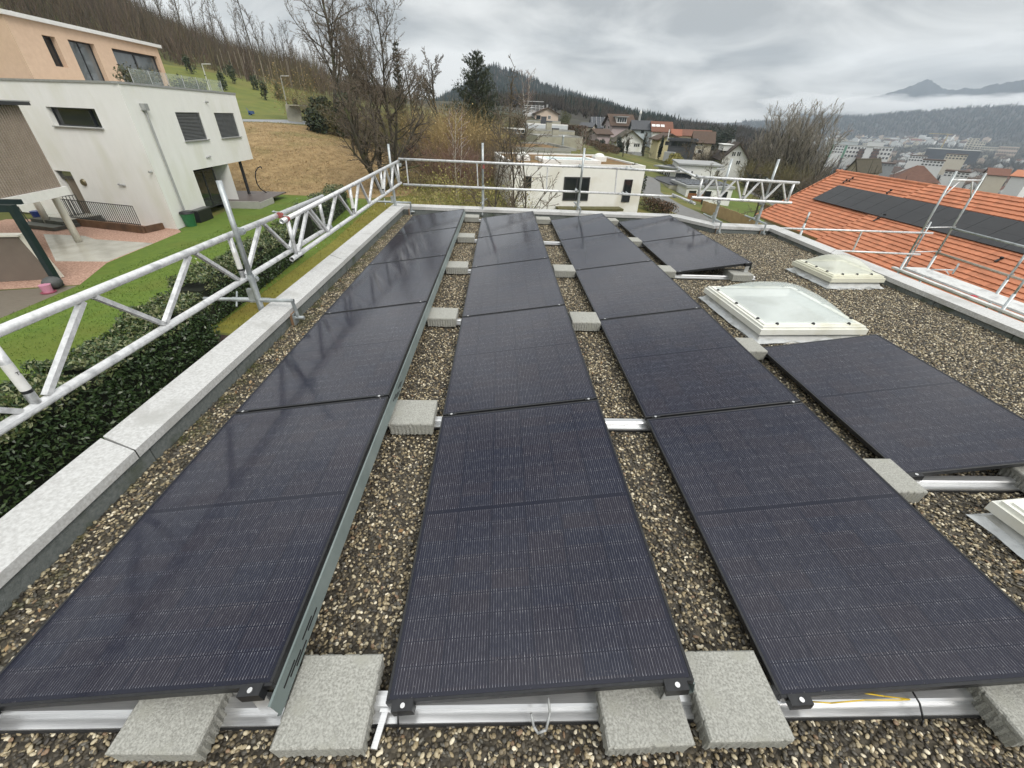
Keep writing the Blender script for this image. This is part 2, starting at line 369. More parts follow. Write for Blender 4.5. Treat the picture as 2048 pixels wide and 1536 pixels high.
# ------------------------------------------------------------------ solar panels
PW, PL, GAP, TH, ZL = 1.134, 1.722, 0.020, 0.15363, 0.10
Y0 = 0.593; ROWX = [-1.884, -0.397, 1.114, 2.627]; PIT = PL+GAP
def cell_material():
    m = bpy.data.materials.new('solar_cells'); m.use_nodes = True; nt = m.node_tree; N = nt.nodes; L = nt.links; p = N['Principled BSDF']
    tc = N.new('ShaderNodeTexCoord'); sp = N.new('ShaderNodeSeparateXYZ'); L.new(tc.outputs['Object'], sp.inputs[0])
    def math_(op, a, b=None, c=None):
        n = N.new('ShaderNodeMath'); n.operation = op
        for i, q in enumerate((a, b, c)):
            if q is None: continue
            if isinstance(q, (int, float)): n.inputs[i].default_value = q
            else: L.new(q, n.inputs[i])
        return n.outputs[0]
    x, y = sp.outputs['X'], sp.outputs['Y']
    cx, cyy = 1.092/6, .0918
    u = math_('DIVIDE', math_('SUBTRACT', x, .021), cx); fu = math_('FRACT', u)
    # two half modules of nine cell rows with a wider band between them
    ym = math_('SUBTRACT', y, PL/2); ya = math_('SUBTRACT', math_('ABSOLUTE', ym), .011); v = math_('DIVIDE', ya, cyy); fv = math_('FRACT', v)
    eu = math_('LESS_THAN', math_('ABSOLUTE', math_('SUBTRACT', fu, .5)), .470)
    ev = math_('LESS_THAN', math_('ABSOLUTE', math_('SUBTRACT', fv, .5)), .480)
    inx = math_('MULTIPLY', math_('GREATER_THAN', x, .021), math_('LESS_THAN', x, PW-.021))
    iny = math_('MULTIPLY', math_('GREATER_THAN', v, 0), math_('LESS_THAN', v, 9))
    cell = math_('MULTIPLY', math_('MULTIPLY', eu, ev), math_('MULTIPLY', inx, iny))
    fw = math_('FRACT', math_('MULTIPLY', fu, 16))
    wire = math_('LESS_THAN', math_('ABSOLUTE', math_('SUBTRACT', fw, .5)), .05)
    ns = N.new('ShaderNodeTexNoise'); ns.inputs['Scale'].default_value = 1; ns.inputs['Detail'].default_value = 2
    mp = N.new('ShaderNodeMapping'); mp.inputs['Scale'].default_value = (90, 26, 1); L.new(tc.outputs['Object'], mp.inputs[0]); L.new(mp.outputs[0], ns.inputs['Vector'])
    dash = N.new('ShaderNodeMapRange'); dash.inputs['From Min'].default_value = .40; dash.inputs['From Max'].default_value = .70; dash.inputs['To Min'].default_value = .22; dash.inputs['To Max'].default_value = .85; L.new(ns.outputs[0], dash.inputs[0])  # sparkle of the wires put into their colour as random lighter dashes
    # glint painted into the wire colour, stronger next to each cell row edge
    band = N.new('ShaderNodeMapRange'); band.inputs['From Min'].default_value = .36; band.inputs['From Max'].default_value = .44; band.inputs['To Min'].default_value = .55; band.inputs['To Max'].default_value = 1.25
    L.new(math_('ABSOLUTE', math_('SUBTRACT', fv, .5)), band.inputs[0])
    dsh = math_('MINIMUM', math_('MULTIPLY', dash.outputs[0], band.outputs[0]), 1.0)
    # broad wander of the blue between cells
    cu = math_('FLOOR', u); cv = math_('FLOOR', math_('DIVIDE', ym, cyy)); wn = N.new('ShaderNodeTexWhiteNoise'); cb = N.new('ShaderNodeCombineXYZ'); L.new(cu, cb.inputs[0]); L.new(cv, cb.inputs[1])
    oi = N.new('ShaderNodeObjectInfo'); L.new(oi.outputs['Random'], cb.inputs[2]); L.new(cb.outputs[0], wn.inputs[0])
    c1 = N.new('ShaderNodeMixRGB'); c1.inputs[1].default_value = (.0034,.0058,.020,1); c1.inputs[2].default_value = (.0088,.0074,.018,1); L.new(wn.outputs[0], c1.inputs[0])
    wm = N.new('ShaderNodeMixRGB'); wm.inputs[2].default_value = (.46,.46,.49,1); L.new(math_('MULTIPLY', wire, dsh), wm.inputs[0]); L.new(c1.outputs[0], wm.inputs[1])
    back = N.new('ShaderNodeMixRGB'); back.inputs[1].default_value = (.0020,.0035,.015,1); L.new(cell, back.inputs[0]); L.new(wm.outputs[0], back.inputs[2])
    # dried dust and rain spots
    d1 = N.new('ShaderNodeTexNoise'); d1.inputs['Scale'].default_value = 2.2; d1.inputs['Detail'].default_value = 7; L.new(tc.outputs['Object'], d1.inputs['Vector'])
    vr = N.new('ShaderNodeTexVoronoi'); vr.inputs['Scale'].default_value = 60; L.new(tc.outputs['Object'], vr.inputs['Vector'])
    spot = N.new('ShaderNodeMapRange'); spot.inputs['From Min'].default_value = .20; spot.inputs['From Max'].default_value = .08; L.new(vr.outputs['Distance'], spot.inputs[0])
    sparse = math_('GREATER_THAN', vr.outputs['Color'], .72)
    dd = N.new('ShaderNodeMapRange'); dd.inputs['From Min'].default_value = .45; dd.inputs['From Max'].default_value = .8; dd.inputs['To Max'].default_value = .03; L.new(d1.outputs[0], dd.inputs[0])
    dsum = math_('MINIMUM', math_('ADD', dd.outputs[0], math_('MULTIPLY', math_('MULTIPLY', spot.outputs[0], sparse), .26)), .35)
    du = N.new('ShaderNodeMixRGB'); du.inputs[2].default_value = (.22,.21,.20,1); L.new(dsum, du.inputs[0]); L.new(back.outputs[0], du.inputs[1])
    L.new(du.outputs[0], p.inputs['Base Color'])
    p.inputs['Roughness'].default_value = .17; p.inputs['IOR'].default_value = 1.5; p.inputs['Specular IOR Level'].default_value = .42
    rr = N.new('ShaderNodeMapRange'); rr.inputs['To Min'].default_value = .06; rr.inputs['To Max'].default_value = .12; L.new(d1.outputs[0], rr.inputs[0]); L.new(rr.outputs[0], p.inputs['Roughness'])
    bp = N.new('ShaderNodeBump'); bp.inputs['Strength'].default_value = .10; bp.inputs['Distance'].default_value = .002; nn = N.new('ShaderNodeTexNoise'); nn.inputs['Scale'].default_value = 140; L.new(tc.outputs['Object'], nn.inputs['Vector']); L.new(nn.outputs[0], bp.inputs['Height']); L.new(bp.outputs[0], p.inputs['Normal'])
    return m
M_cell = cell_material()
def make_panel(front):
    t = thing('solar_panel', 'x', 'solar panel', (0,0,0), (0,-TH,0), 'solar panels laid in rows on the flat roof')
    b = MB(); e = .011
    for (a, c, d, f) in ((0,0,PW,e), (0,PL-e,PW,PL), (0,e,e,PL-e), (PW-e,e,PW,PL-e)): b.box(a, c, -.034, d, f, 0)
    bevel(b.build('frame', M_black, t, local=True), .0015, 1)
    b = MB(); b.box(e-.001, e-.001, -.008, PW-e+.001, PL-e+.001, -.0022); b.build('glass', M_cell, t, local=True)
    b = MB(); b.box(.03, .03, -.0105, PW-.03, PL-.03, -.0095); b.build('back_sheet', mat('back_sheet', (.02,.02,.02), rough=.8), t, local=True)
    for x in (.045, PW-.09):
        b = MB()
        if front: b.box(x-.018, -.028, -.040, x+.062, -.002, -.004); b.box(x-.018, -.028, -.0035, x+.062, .009, .004)
        else: b.box(x, -.017, -.02, x+.06, -.003, .0045)
        c = b.build('clamp', M_black, t, local=True)
        b = MB(); b.tube((x+.025, -.012, .003), (x+.025, -.012, .0085), .009, n=10); b.build('bolt', M_bolt, c, local=True)
    return t
pan_f, pan = make_panel(True), make_panel(False)
rown = ['leftmost row', 'second row', 'third row']
posn = ['nearest panel of', 'second nearest panel of', 'middle panel of', 'second farthest panel of', 'farthest panel of']
extra = [['with girder reflected across it', 'under the blurred girder reflection', 'with a dark smudge of reflection', 'pale grey with sky', 'by the scaffold corner'],
         ['deep blue above a bare rail', 'between two ballast blocks', 'reflecting grey sky', 'reflecting grey sky', 'by the back parapet'],
         ['deep blue at bottom right', 'left of the separate big panel', 'left of the big skylight', 'left of the far pair', 'by the back parapet']]
used = {True: False, False: False}
def put_panel(x, y, front, label):
    src = pan_f if front else pan
    o = dup(src) if used[front] else src
    used[front] = True; o.location = (x, y, ZL); o['label'] = label
for r in range(3):
    for k in range(5): put_panel(ROWX[r], Y0+k*PIT, k == 0, f'{posn[k]} {rown[r]}, {extra[r][k]}'[:200])
put_panel(ROWX[3], 1.769, True, 'single black solar panel at right, in front of the big skylight')
put_panel(ROWX[3], 5.847, True, 'nearer panel of the far right pair, its raised edge over a block')
put_panel(ROWX[3], 5.847+PIT, False, 'farther panel of the far right pair, behind the big skylight')

# wind deflectors: galvanised sheets closing the high side of each row
M_defl = mat('deflector_sheet', (.20,.245,.24), (.29,.335,.325), scale=4, rough=.5, metal=.35, bump=.03, bscale=40, c3=(.18,.22,.215), s3=1.5)
def deflector(x, ya, yb, label):
    t = thing('wind_deflector', label, 'wind deflector', (x, ya, 0), group='metal sheets along the high edges of the panel rows')
    hx, hz = x+PW*math.cos(TH), ZL+PW*math.sin(TH)
    b = MB(); A = [(hx+.004, hz-.03), (hx+.010, hz-.034), (hx+.026, .165), (hx+.012, .155)]
    for (p, q) in zip(A[:-1], A[1:]): b.poly((p[0],ya,p[1]), (q[0],ya,q[1]), (q[0],yb,q[1]), (p[0],yb,p[1]))
    o = b.build('sheet', M_defl, t); s = o.modifiers.new('t', 'SOLIDIFY'); s.thickness = .002
    b = MB()           # punched slots, a dark line each, at every joint
    dx, dz = A[2][0]-A[1][0], A[2][1]-A[1][1]; n = V((-dz, 0, dx)).normalized()
    if n.x < 0: n = -n
    yy = ya
    while yy < yb-.4:
        for (f, s0) in ((.45,.06), (.62,.10), (.45,.22), (.62,.26), (.78,.14)):
            c = V((A[1][0]+dx*f, yy+s0+.05, A[1][1]+dz*f))+n*.0025
            b.obox(c, V((dx,0,dz)).normalized()*.0035, V((0,.045,0)), n*.0008)
            if yy < 3: b.build('slot', mat('slot_shadow', (.01,.01,.01), rough=.9), t)
            b = MB()
        yy += PIT
deflector(ROWX[0], Y0-.05, Y0+5*PIT-.02, 'long grey green metal sheet down the right side of the left panel row')
deflector(ROWX[1], Y0-.0, Y0+5*PIT-.02, 'metal sheet behind the raised edge of the second panel row')
deflector(ROWX[2], Y0-.0, Y0+5*PIT-.02, 'metal sheet behind the raised edge of the third panel row')
deflector(ROWX[3], 1.78, 1.769+PL, 'metal sheet behind the raised edge of the single right panel')
deflector(ROWX[3], 5.86, 5.847+2*PIT-.02, 'metal sheet behind the raised edge of the far right pair')

# mounting rails under the panel joints
def rail(x0, x1, y, label, feet):
    t = thing('mounting_rail', label, 'mounting rail', (x0, y, 0), group='aluminium mounting rails under the panels')
    b = MB()
    prof = [(-.05,.022), (-.05,.034), (-.014,.034), (-.014,.058), (-.006,.066), (.030,.066), (.030,.056), (.046,.056), (.046,.022)]
    n = len(prof); b.add([(x0,y+p,z) for p, z in prof]+[(x1,y+p,z) for p, z in prof], [(k,(k+1) % n,n+(k+1) % n,n+k) for k in range(n)]+[tuple(range(n)), tuple(range(2*n-1,n-1,-1))])
    b.build('profile', M_rail, t)
    b = MB(); b.box(x0+.02, y-.055, .004, x1-.02, y+.05, .0215); b.build('rubber_mat', mat('rubber', (.012,.012,.012), (.02,.02,.02), rough=.95), t)
    for fx, hgt in feet:        # sheet brackets that carry the panel edges
        b = MB(); b.box(fx-.03, y-.02, .067, fx+.03, y-.016, hgt); b.box(fx-.03, y-.016, hgt-.004, fx+.03, y+.03, hgt); b.box(fx-.03, y-.016, .067, fx+.03, y+.03, .071); b.build('bracket', M_rail, t)
HZ = ZL+PW*math.sin(TH)-.04
ends = ['nearest rail lying bare on the pebbles in front of the rows', 'rail crossing the rows under the first panel joint', 'rail crossing under the second panel joint', 'rail crossing under the third panel joint', 'rail crossing under the fourth panel joint', 'farthest rail under the ends of the rows by the parapet']
for k in range(6):
    y = Y0+k*PIT-(.01 if k else -.01); feet = []
    for r in range(3): feet += [(ROWX[r]+.07, .096-.03), (ROWX[r]+PW*math.cos(TH)-.06, HZ)]
    feet = [(f, max(h, .08)) for f, h in feet]
    rail(-1.865, 2.42, y, ends[k], feet)
rail(2.60, 3.86, 1.76, 'short rail in front of the single right panel', [(2.70,.08), (3.68,HZ)])
rail(2.60, 3.86, 1.76+PL, 'short rail behind the single right panel by the big skylight', [(2.70,.08), (3.68,HZ)])
rail(2.60, 3.86, 5.84, 'short rail in front of the far right panel pair', [(2.70,.08), (3.68,HZ)])
rail(2.60, 3.86, 5.84+PIT, 'short rail under the joint of the far right pair', [(2.70,.08), (3.68,HZ)])
rail(2.60, 3.86, 5.84+2*PIT, 'short rail behind the far right pair by the chamfered corner', [(2.70,.08), (3.68,HZ)])

# ballast blocks: cut concrete pavers with a ribbed underside
def block_mesh(seed):
    rng = random.Random(seed); b = MB(); w, l, zt, zb = .31, .29, .152, .050
    nx = 40; c = .007; chip = [rng.random() < .06 for _ in range(4*nx)]; ph = rng.random()*6
    def ringpts(inset, z, rib):
        pts = []
        for side in range(4):
            for k in range(nx):
                t = k/nx; j = side*nx+k; q = rib*.0035*(.5+.5*math.sin(k*2*math.pi/3.6+ph+side))+rng.uniform(-.0009,.0009)*rib-(.004*chip[j] if rib == 0 and z < zt else 0)*-1
                a, bb = w/2-inset-q, l/2-inset-q
                pts.append([(-a+2*a*t,-bb), (a,-bb+2*bb*t), (a-2*a*t,bb), (-a,bb-2*bb*t)][side]+(z+(rng.uniform(-.004,.004) if z < .06 else 0),))
        return pts
    R_ = [ringpts(c, zt, 0), ringpts(0, zt-c, 0), ringpts(0, zt-.022, 0), ringpts(.001, zt-.032, 1), ringpts(.002, zt-.06, 1.4), ringpts(.003, zb, 1.8)]
    n = 4*nx; vs = [p for r in R_ for p in r]; fs = [tuple(range(n))]
    for j in range(len(R_)-1):
        for k in range(n): fs.append((j*n+k, (j+1)*n+k, (j+1)*n+(k+1) % n, j*n+(k+1) % n))
    fs.append(tuple(range(len(vs)-1, len(vs)-n-1, -1))); b.add(vs, fs)
    return b
BK = []
ZB = {}
def block(x, y, label, rz=0, rx=0, z=0, s=1.0, tint=0):
    if len(BK) < 3:
        o = block_mesh(len(BK)).build('ballast_block', M_conc, origin=(0,0,0)); BK.append(o)
    else:
        o = BK[len(ZB) % 3].copy(); COL.objects.link(o)
    ZB[len(ZB)] = 1
    o.location = (x, y, z-.022); o.rotation_euler = (rx, 0, rz); o.scale = (s, 1, 1)
    tag(o, label, 'concrete block', 'concrete ballast blocks on the mounting rails')
YB = [2.335, 4.105, 5.86, 7.61, 9.33]
block(-1.135, .60, 'front concrete block half under the left row, its near corner out on the pebbles', R(-1), s=.95)
block(-.595, .605, 'front concrete block standing between the left and second rows', 0)
block(.555, .595, 'front concrete block under the right corner of the second row', R(1.5), s=1.0)
block(.925, .605, 'front concrete block standing between the second and third rows', 0)
block(2.07, .60, 'front concrete block at the bottom right corner under the third row', R(2))
gl = ['nearest', 'second', 'third', 'fourth', 'farthest']
for k in range(5):
    block(-.605, YB[k], f'{gl[k]} block behind the front one between left and second rows, on a rail', R(random.Random(k).uniform(-1,1)))
for k in (1, 2, 4):
    block(.955, YB[k]-(.03 if k < 4 else 0), f'{ {1:"big nearest", 2:"middle", 4:"far small"}[k] } block in the pebble gap between second and third rows', R(random.Random(k+9).uniform(-1,1)))
for k in range(5):
    block(2.50, [1.745, 3.50, 5.93, 7.66, 9.42][k], f'{gl[k]} block squeezed between the third row and the right hand panels', R(random.Random(k+19).uniform(-1,1)), s=.8)
block(3.60, 5.85, 'weathered block propped under the raised corner of the far right pair')
block(3.55, 1.72, 'block under the raised corner of the single right panel at the frame edge')

# small cables and straps on the front rail
b = MB(); pts = [V((.145,.56,.09)), V((.155,.53,.06)), V((.17,.515,.045)), V((.20,.52,.06)), V((.215,.56,.10)), V((.21,.60,.12))]; b.path(pts, .005, 8)
tag(b.build('earthing_cable', mat('grey_cable', (.35,.36,.36), rough=.4), origin=(.15,.55,.05), smooth=True), 'short grey looped cable bolted to the bare front rail', 'cable')
b = MB(); b.path([V((1.24,.585,.085)), V((1.30,.575,.10)), V((1.42,.575,.125)), V((1.55,.57,.135)), V((1.6,.575,.125)), V((1.5,.585,.13)), V((1.4,.6,.13))], .0025, 8)
tag(b.build('yellow_wire', mat('yellow_wire', (.62,.42,.02), rough=.5), origin=(1.3,.57,.1), smooth=True), 'thin yellow wire hanging under the third row frame', 'cable')
for i, (x, lab) in enumerate(((-.68,'black cable loop over front rail beside the block'), (1.66,'black cable tie hanging over the bare front rail at right'), (-.352,'black cable strap round front rail by second row corner'))):
    b = MB(); b.path([V((x,.61,.095)), V((x+.004,.575,.085)), V((x+.008,.535,.045)), V((x+.006,.525,.02))], .0035, 6)
    tag(b.build('cable_tie', M_black, origin=(x,.57,.03), smooth=True), lab, 'cable tie', 'black cable ties on the front rail')
b = MB(); b.bar((-.415,.475,.055), (-.385,.70,.055), .022, .012); b.bar((-.42,.585,.058), (-.36,.585,.058), .012, .012)
tag(b.build('flat_bar', M_rail, origin=(-.4,.58,.05)), 'pale metal flat bar lying against the front block', 'metal bar')

# ------------------------------------------------------------------ skylight domes
M_lead = mat('lead_flashing', (.42,.44,.45), (.64,.66,.66), scale=9, rough=.55, metal=.2, bump=.5, bscale=25, c3=(.36,.37,.36), s3=6)
def acrylic(name, col, alpha):
    m = bpy.data.materials.new(name); m.use_nodes = True; nt = m.node_tree; p = nt.nodes['Principled BSDF']
    p.inputs['Roughness'].default_value = .10; p.inputs['Specular IOR Level'].default_value = .55; p.inputs['Alpha'].default_value = alpha
    tc = nt.nodes.new('ShaderNodeTexCoord'); n = nt.nodes.new('ShaderNodeTexNoise'); n.inputs['Scale'].default_value = 4; n.inputs['Detail'].default_value = 6; nt.links.new(tc.outputs['Object'], n.inputs[0])
    mx = nt.nodes.new('ShaderNodeMixRGB'); mx.inputs[1].default_value = (*[c*.86 for c in col], 1); mx.inputs[2].default_value = (*col, 1); nt.links.new(n.outputs[0], mx.inputs[0]); nt.links.new(mx.outputs[0], p.inputs['Base Color'])
    return m
def skylight(cx, cy_, w, l, rz, label, tone, hd, cols):
    t = thing('skylight', label, 'skylight', (cx, cy_, 0), (0,0,rz), 'dome skylights on the pebble roof')
    b = MB(); e = .09; hw, hl = w/2, l/2
    def frustum(b, a0, b0, z0, a1, b1, z1, n=1):
        b.add([(-a0,-b0,z0),(a0,-b0,z0),(a0,b0,z0),(-a0,b0,z0),(-a1,-b1,z1),(a1,-b1,z1),(a1,b1,z1),(-a1,b1,z1)], [(0,1,5,4),(1,2,6,5),(2,3,7,6),(3,0,4,7),(4,5,6,7)])
    frustum(b, hw+.02, hl+.02, -.01, hw-.055, hl-.055, .12); b.build('curb', mat('curb_sheet', (.50,.51,.50), (.62,.63,.61), scale=10, rough=.6, bump=.1, c3=(.40,.40,.37), s3=4), t, local=True)
    b = MB(); rng = random.Random(int(w*100)); pts = []
    N_ = 40
    for k in range(N_):      # torn flashing skirt lying on the gravel
        a = 2*math.pi*k/N_; c, s_ = math.cos(a), math.sin(a); m_ = max(abs(c), abs(s_)); r_ = 1+.0
        pts.append(((hw+.035+rng.uniform(-.025,.02))*c/m_, (hl+.02+rng.uniform(-.025,.02))*s_/m_, .020+rng.uniform(-.004,.012)))
    inn = [(p[0]*(hw-.06)/(hw+.035), p[1]*(hl-.06)/(hl+.02), .075) for p in pts]
    b.add(pts+inn, [(k,(k+1) % N_,N_+(k+1) % N_,N_+k) for k in range(N_)]); b.build('flashing', M_lead, t, local=True)
    M_f = mat('skylight_frame_'+tone, *(((.74,.745,.68),(.80,.80,.75)) if tone == 'cream' else ((.66,.66,.56),(.76,.75,.62))), scale=5, rough=.5, c3=(.62,.61,.50), s3=2.5)
    b = MB()
    for (i0, o0, z0, z1) in ((.055, 0, .105, .165), (.075, .022, .165, .190), (.10, .05, .19, .203)):
        a, c, a2, c2 = hw-o0, hl-o0, hw-.12, hl-.12
        b.add([(-a,-c,z0),(a,-c,z0),(a,c,z0),(-a,c,z0),(-a,-c,z1),(a,-c,z1),(a,c,z1),(-a,c,z1),(-a2,-c2,z1),(a2,-c2,z1),(a2,c2,z1),(-a2,c2,z1)],
              [(0,1,5,4),(1,2,6,5),(2,3,7,6),(3,0,4,7),(4,5,9,8),(5,6,10,9),(6,7,11,10),(7,4,8,11)])
    b.build('frame', M_f, t, local=True)
    b = MB(); n = 18; vs = []
    a, c = hw-.085, hl-.085
    for i in range(n+1):
        for j in range(n+1):
            u, v = -1+2*i/n, -1+2*j/n; q = (max(0,(1-abs(u)**2.6))*max(0,(1-abs(v)**2.6)))**.75
            vs.append((a*u, c*v, .2035+hd*q))
    b.add(vs, [(i*(n+1)+j, (i+1)*(n+1)+j, (i+1)*(n+1)+j+1, i*(n+1)+j+1) for i in range(n) for j in range(n)])
    b.build('dome', cols, t, smooth=True, local=True)
    b = MB()
    frustum(b, a*.70, c*.70, .05, a-.03, c-.03, .198); b.f.pop(); b.m.pop(); b.build('shaft', mat('white_shaft', (.78,.80,.78), (.70,.72,.70), scale=3, rough=.7), t, local=True)
    b = MB(); b.box(-a*.71, -c*.71, .03, a*.71, c*.71, .0495); b.build('inner_pane', mat('frosted_pane', (.50,.58,.56), (.56,.64,.62), scale=2, rough=.3), t, local=True)
    for k in range(3):
        for (px_, py_) in (((k-1)*(w/2-.2), -hl+.065), (-hw+.065, (k-1)*(l/2-.2)), ((k-1)*(w/2-.2), hl-.065), (hw-.065, (k-1)*(l/2-.2))):
            b = MB(); b.ball((px_, py_, .205), .018, .018, .017, 10, 6); b.build('screw_cap', M_black, t, smooth=True, local=True)
    return t
A1 = acrylic('clear_dome', (.74,.82,.80), .42); A2 = acrylic('yellowed_dome', (.80,.82,.70), .50)
skylight(3.345, 4.42, 1.22, 1.26, R(3), 'big square dome skylight with cream frame beside the third row', 'cream', .20, A1)
skylight(5.19, 5.98, .86, .84, R(4), 'smaller yellowed dome skylight near the right parapet', 'yellowed', .17, A2)
skylight(3.55, 1.06, 1.22, 1.02, R(6), 'dome skylight cut off by the right edge of the picture', 'cream', .20, A1)

# ------------------------------------------------------------------ scaffold on the roof edge
M_red = mat('red_coupler', (.38,.06,.05), (.30,.10,.09), scale=12, rough=.5)
M_stick = mat('sticker_white', (.80,.80,.78), (.70,.70,.68), scale=30, rough=.5)
def girder(name, label, P, Q, h, verts, group, sticks=(), extra_end=.12):
    """two chords with upright tubes every so often and a W of flat bars between"""
    P, Q = V(P), V(Q); d = (Q-P).normalized(); H = V((0,0,-h)); t = thing(name, label, 'lattice girder', tuple(P), group=group)
    for o, nm in ((V(), 'top_chord'), (H, 'bottom_chord')):
        b = MB(); b.pipe(P+o, Q+o, .028); b.build(nm, M_alu, t, smooth=False)
        for p_ in t.children[-1].data.polygons: p_.use_smooth = True
    for k, s in enumerate(verts):
        b = MB(); b.tube(P+d*s+V((0,0,-.02)), P+d*s+H+V((0,0,.02)), .024, n=14); u = b.build('upright', M_alu, t, smooth=True)
        if s in sticks:
            b = MB(); b.tube(P+d*s+H*.36, P+d*s+H*.74, .0248, n=14, caps=False); b.build('sticker', M_stick, u, smooth=True)
            b = MB(); b.tube(P+d*s+H*.745, P+d*s+H*.785, .0252, n=14, caps=False); b.build('black_band', M_black, u, smooth=True)
    for s0, s1 in zip(verts[:-1], verts[1:]):
        w = s1-s0
        for f0, z0, f1, z1 in ((.03,1,.25,0), (.29,0,.475,1), (.475,1,.72,0), (.76,0,.96,1)):
            b = MB(); b.bar(P+d*(s0+w*f0)+H*(.06+.88*z0), P+d*(s0+w*f1)+H*(.06+.88*z1), .030, .036, up=d.cross(V((0,0,1)))); b.build('brace', M_alu, t)
    return t, d
def coupler(p, label, a=(0,1,0), red=False):
    p = V(p); a = V(a).normalized(); t = thing('scaffold_coupler', label, 'coupler', tuple(p), group='scaffold tube couplers')
    b = MB(); b.tube(p-a*.022, p+a*.022, .033, n=14); b.build('clamp_ring', M_red if red else M_steel, t, smooth=False)
    s = a.cross(V((0,0,1)));
    if s.length < .1: s = V((1,0,0))
    s.normalize()
    b = MB(); b.tube(p+s*.03+V((0,0,.03)), p-s*.08+V((0,0,.034)), .007, n=8); b.tube(p-s*.05+V((0,0,.034)), p-s*.066+V((0,0,.034)), .014, n=6); b.build('wing_bolt', M_steel, t)
    return t
def ext(a, b, y):      # carry a line on to a given y
    a, b = V(a), V(b); return a+(b-a)*((y-a.y)/(b.y-a.y))
ga, gb = onx(480, 463, -2.60), onx(645, 393, -2.62)
ga0 = ext(ga, gb, -.45); ga0.x = -2.60
g1, d1 = girder('lattice_girder', 'near white lattice girder running out of frame at left above the hedge', ga0, gb, .435, [.15, 2.34, 4.53, (gb-ga0).length-.16], 'lattice girders on the roof edge', sticks=(2.34, 4.53))
gc, gd = onx(563, 443, -2.52), ony(797, 322, 10.12)
L2 = (gd-gc).length
g2, d2 = girder('lattice_girder', 'white lattice girder with an open tube end overlapping the near one, reaching the back corner', gc, gd, .435, [.13, L2*.42, L2*.74, L2-.12], 'lattice girders on the roof edge', sticks=(L2*.42, L2*.74))
b = MB()
def text_on(parent, s, size, loc, rot, m, nm='lettering'):
    c = bpy.data.curves.new(nm, 'FONT'); c.body = s; c.size = size; c.extrude = .0004; o = bpy.data.objects.new(nm, c); COL.objects.link(o); c.materials.append(m)
    dg = bpy.context.evaluated_depsgraph_get(); me = bpy.data.meshes.new_from_object(o.evaluated_get(dg)); bpy.data.objects.remove(o)
    o = bpy.data.objects.new(nm, me); COL.objects.link(o)
    o0 = V(); p = parent
    while p is not None: o0 = o0+p.location; p = p.parent
    o.parent = parent; o.location = V(loc)-o0; o.rotation_euler = rot; return o
st = [c for c in g1.children if c.name.startswith('upright')][1]
stk = [c for c in st.children if c.name.startswith('sticker')][0]
pp = ga0+d1*2.34
text_on(stk, 'TÜV', .026, (pp.x+.0255, pp.y-.012, pp.z-.225), (R(90), R(0), R(70)), M_black)
for k in range(3): text_on(stk, 'SCAFFOLD', .006, (pp.x+.0255, pp.y-.015, pp.z-.26-.010*k), (R(90), R(0), R(70)), M_black) if False else None
coupler(gc+d2*.12+V((0,0,0)), 'red coupler binding the open tube end to the near girder', d2, red=True)
coupler(onx(560, 430, -2.58), 'red coupler on the back of the near girder top tube', d1, red=True)
coupler(onx(660, 455, -2.54), 'coupler on the bottom tubes where the two left girders overlap', d2)
def post(x, y, zt, label, nin, cap):
    """standard clamped over the parapet: tube, sleeve, spindle across the cap, hook with wooden pad inside. nin points into the roof"""
    n = V((*nin,0)).normalized(); s = V((-n.y, n.x, 0)); P = V((x,y,0)); t = thing('scaffold_post', label, 'scaffold post', (x,y,cap), group='galvanised posts clamped over the parapet')
    z = cap
    b = MB(); b.tube(P+V((0,0,z+.30)), P+V((0,0,zt)), .0245, n=16); b.build('tube', M_steel, t, smooth=True)
    b = MB(); b.tube(P+V((0,0,z-.25)), P+V((0,0,z+.36)), .030, n=16); b.obox(P-n*.05+V((0,0,z+.14)), s*.022, n*.03, V((0,0,.07))); b.build('sleeve', M_steel, t)
    b = MB(); b.tube(P-n*.55+V((0,0,z+.09)), P+n*.36+V((0,0,z+.09)), .019, n=14); b.tube(P-n*.26+V((0,0,z+.09)), P+n*.12+V((0,0,z+.09)), .024, n=14)
    b.tube(P-n*.25+s*.09+V((0,0,z+.14)), P-n*.2-s*.07+V((0,0,z+.04)), .009, n=8); b.build('spindle', M_steel, t)
    b = MB(); b.tube(P+n*.34+V((0,0,z+.10)), P+n*.36+V((0,0,z-.10)), .017, n=12); b.tube(P+n*.33+V((0,0,z-.10)), P+n*.42+V((0,0,z-.10)), .02, n=12)
    b.obox(P+n*.325+V((0,0,z-.11)), s*.045, n*.006, V((0,0,.06))); b.build('hook_plate', M_steel, t)
    b = MB(); b.obox(P+n*.306+V((0,0,z-.11)), s*.05, n*.012, V((0,0,.065))); b.build('wooden_pad', mat('old_wood', (.20,.12,.07), (.30,.19,.11), scale=12, rough=.9, stretch=(1,1,6)), t)
    return t
def post_px(foot, top, label, nin, cap=.18, X=None, Y=None):
    p = onx(*foot, X) if X is not None else ony(*foot, Y); q = ony(*top, p.y); return post(p.x, p.y, q.z, label, nin, cap)
post_px((512,585), (452,362), 'bare galvanised post rising in front of the hedge at left', (1,0), X=-2.49)
post_px((790,405), (776,288), 'galvanised post at the far left corner where the rails meet', (1,0), X=-2.36)
post_px((966,405), (968,286), 'post on the back parapet with a red sticker, behind the second row', (0,-1), Y=10.16)
post_px((1155,420), (1163,296), 'post on the back parapet in front of the white house window', (0,-1), Y=10.05)
post_px((1428,440), (1454,317), 'left post of the short right hand girder', (0,-1), cap=.15, Y=9.20)
post_px((1512,450), (1549,318), 'right post of the short right hand girder', (0,-1), cap=.14, Y=9.24)
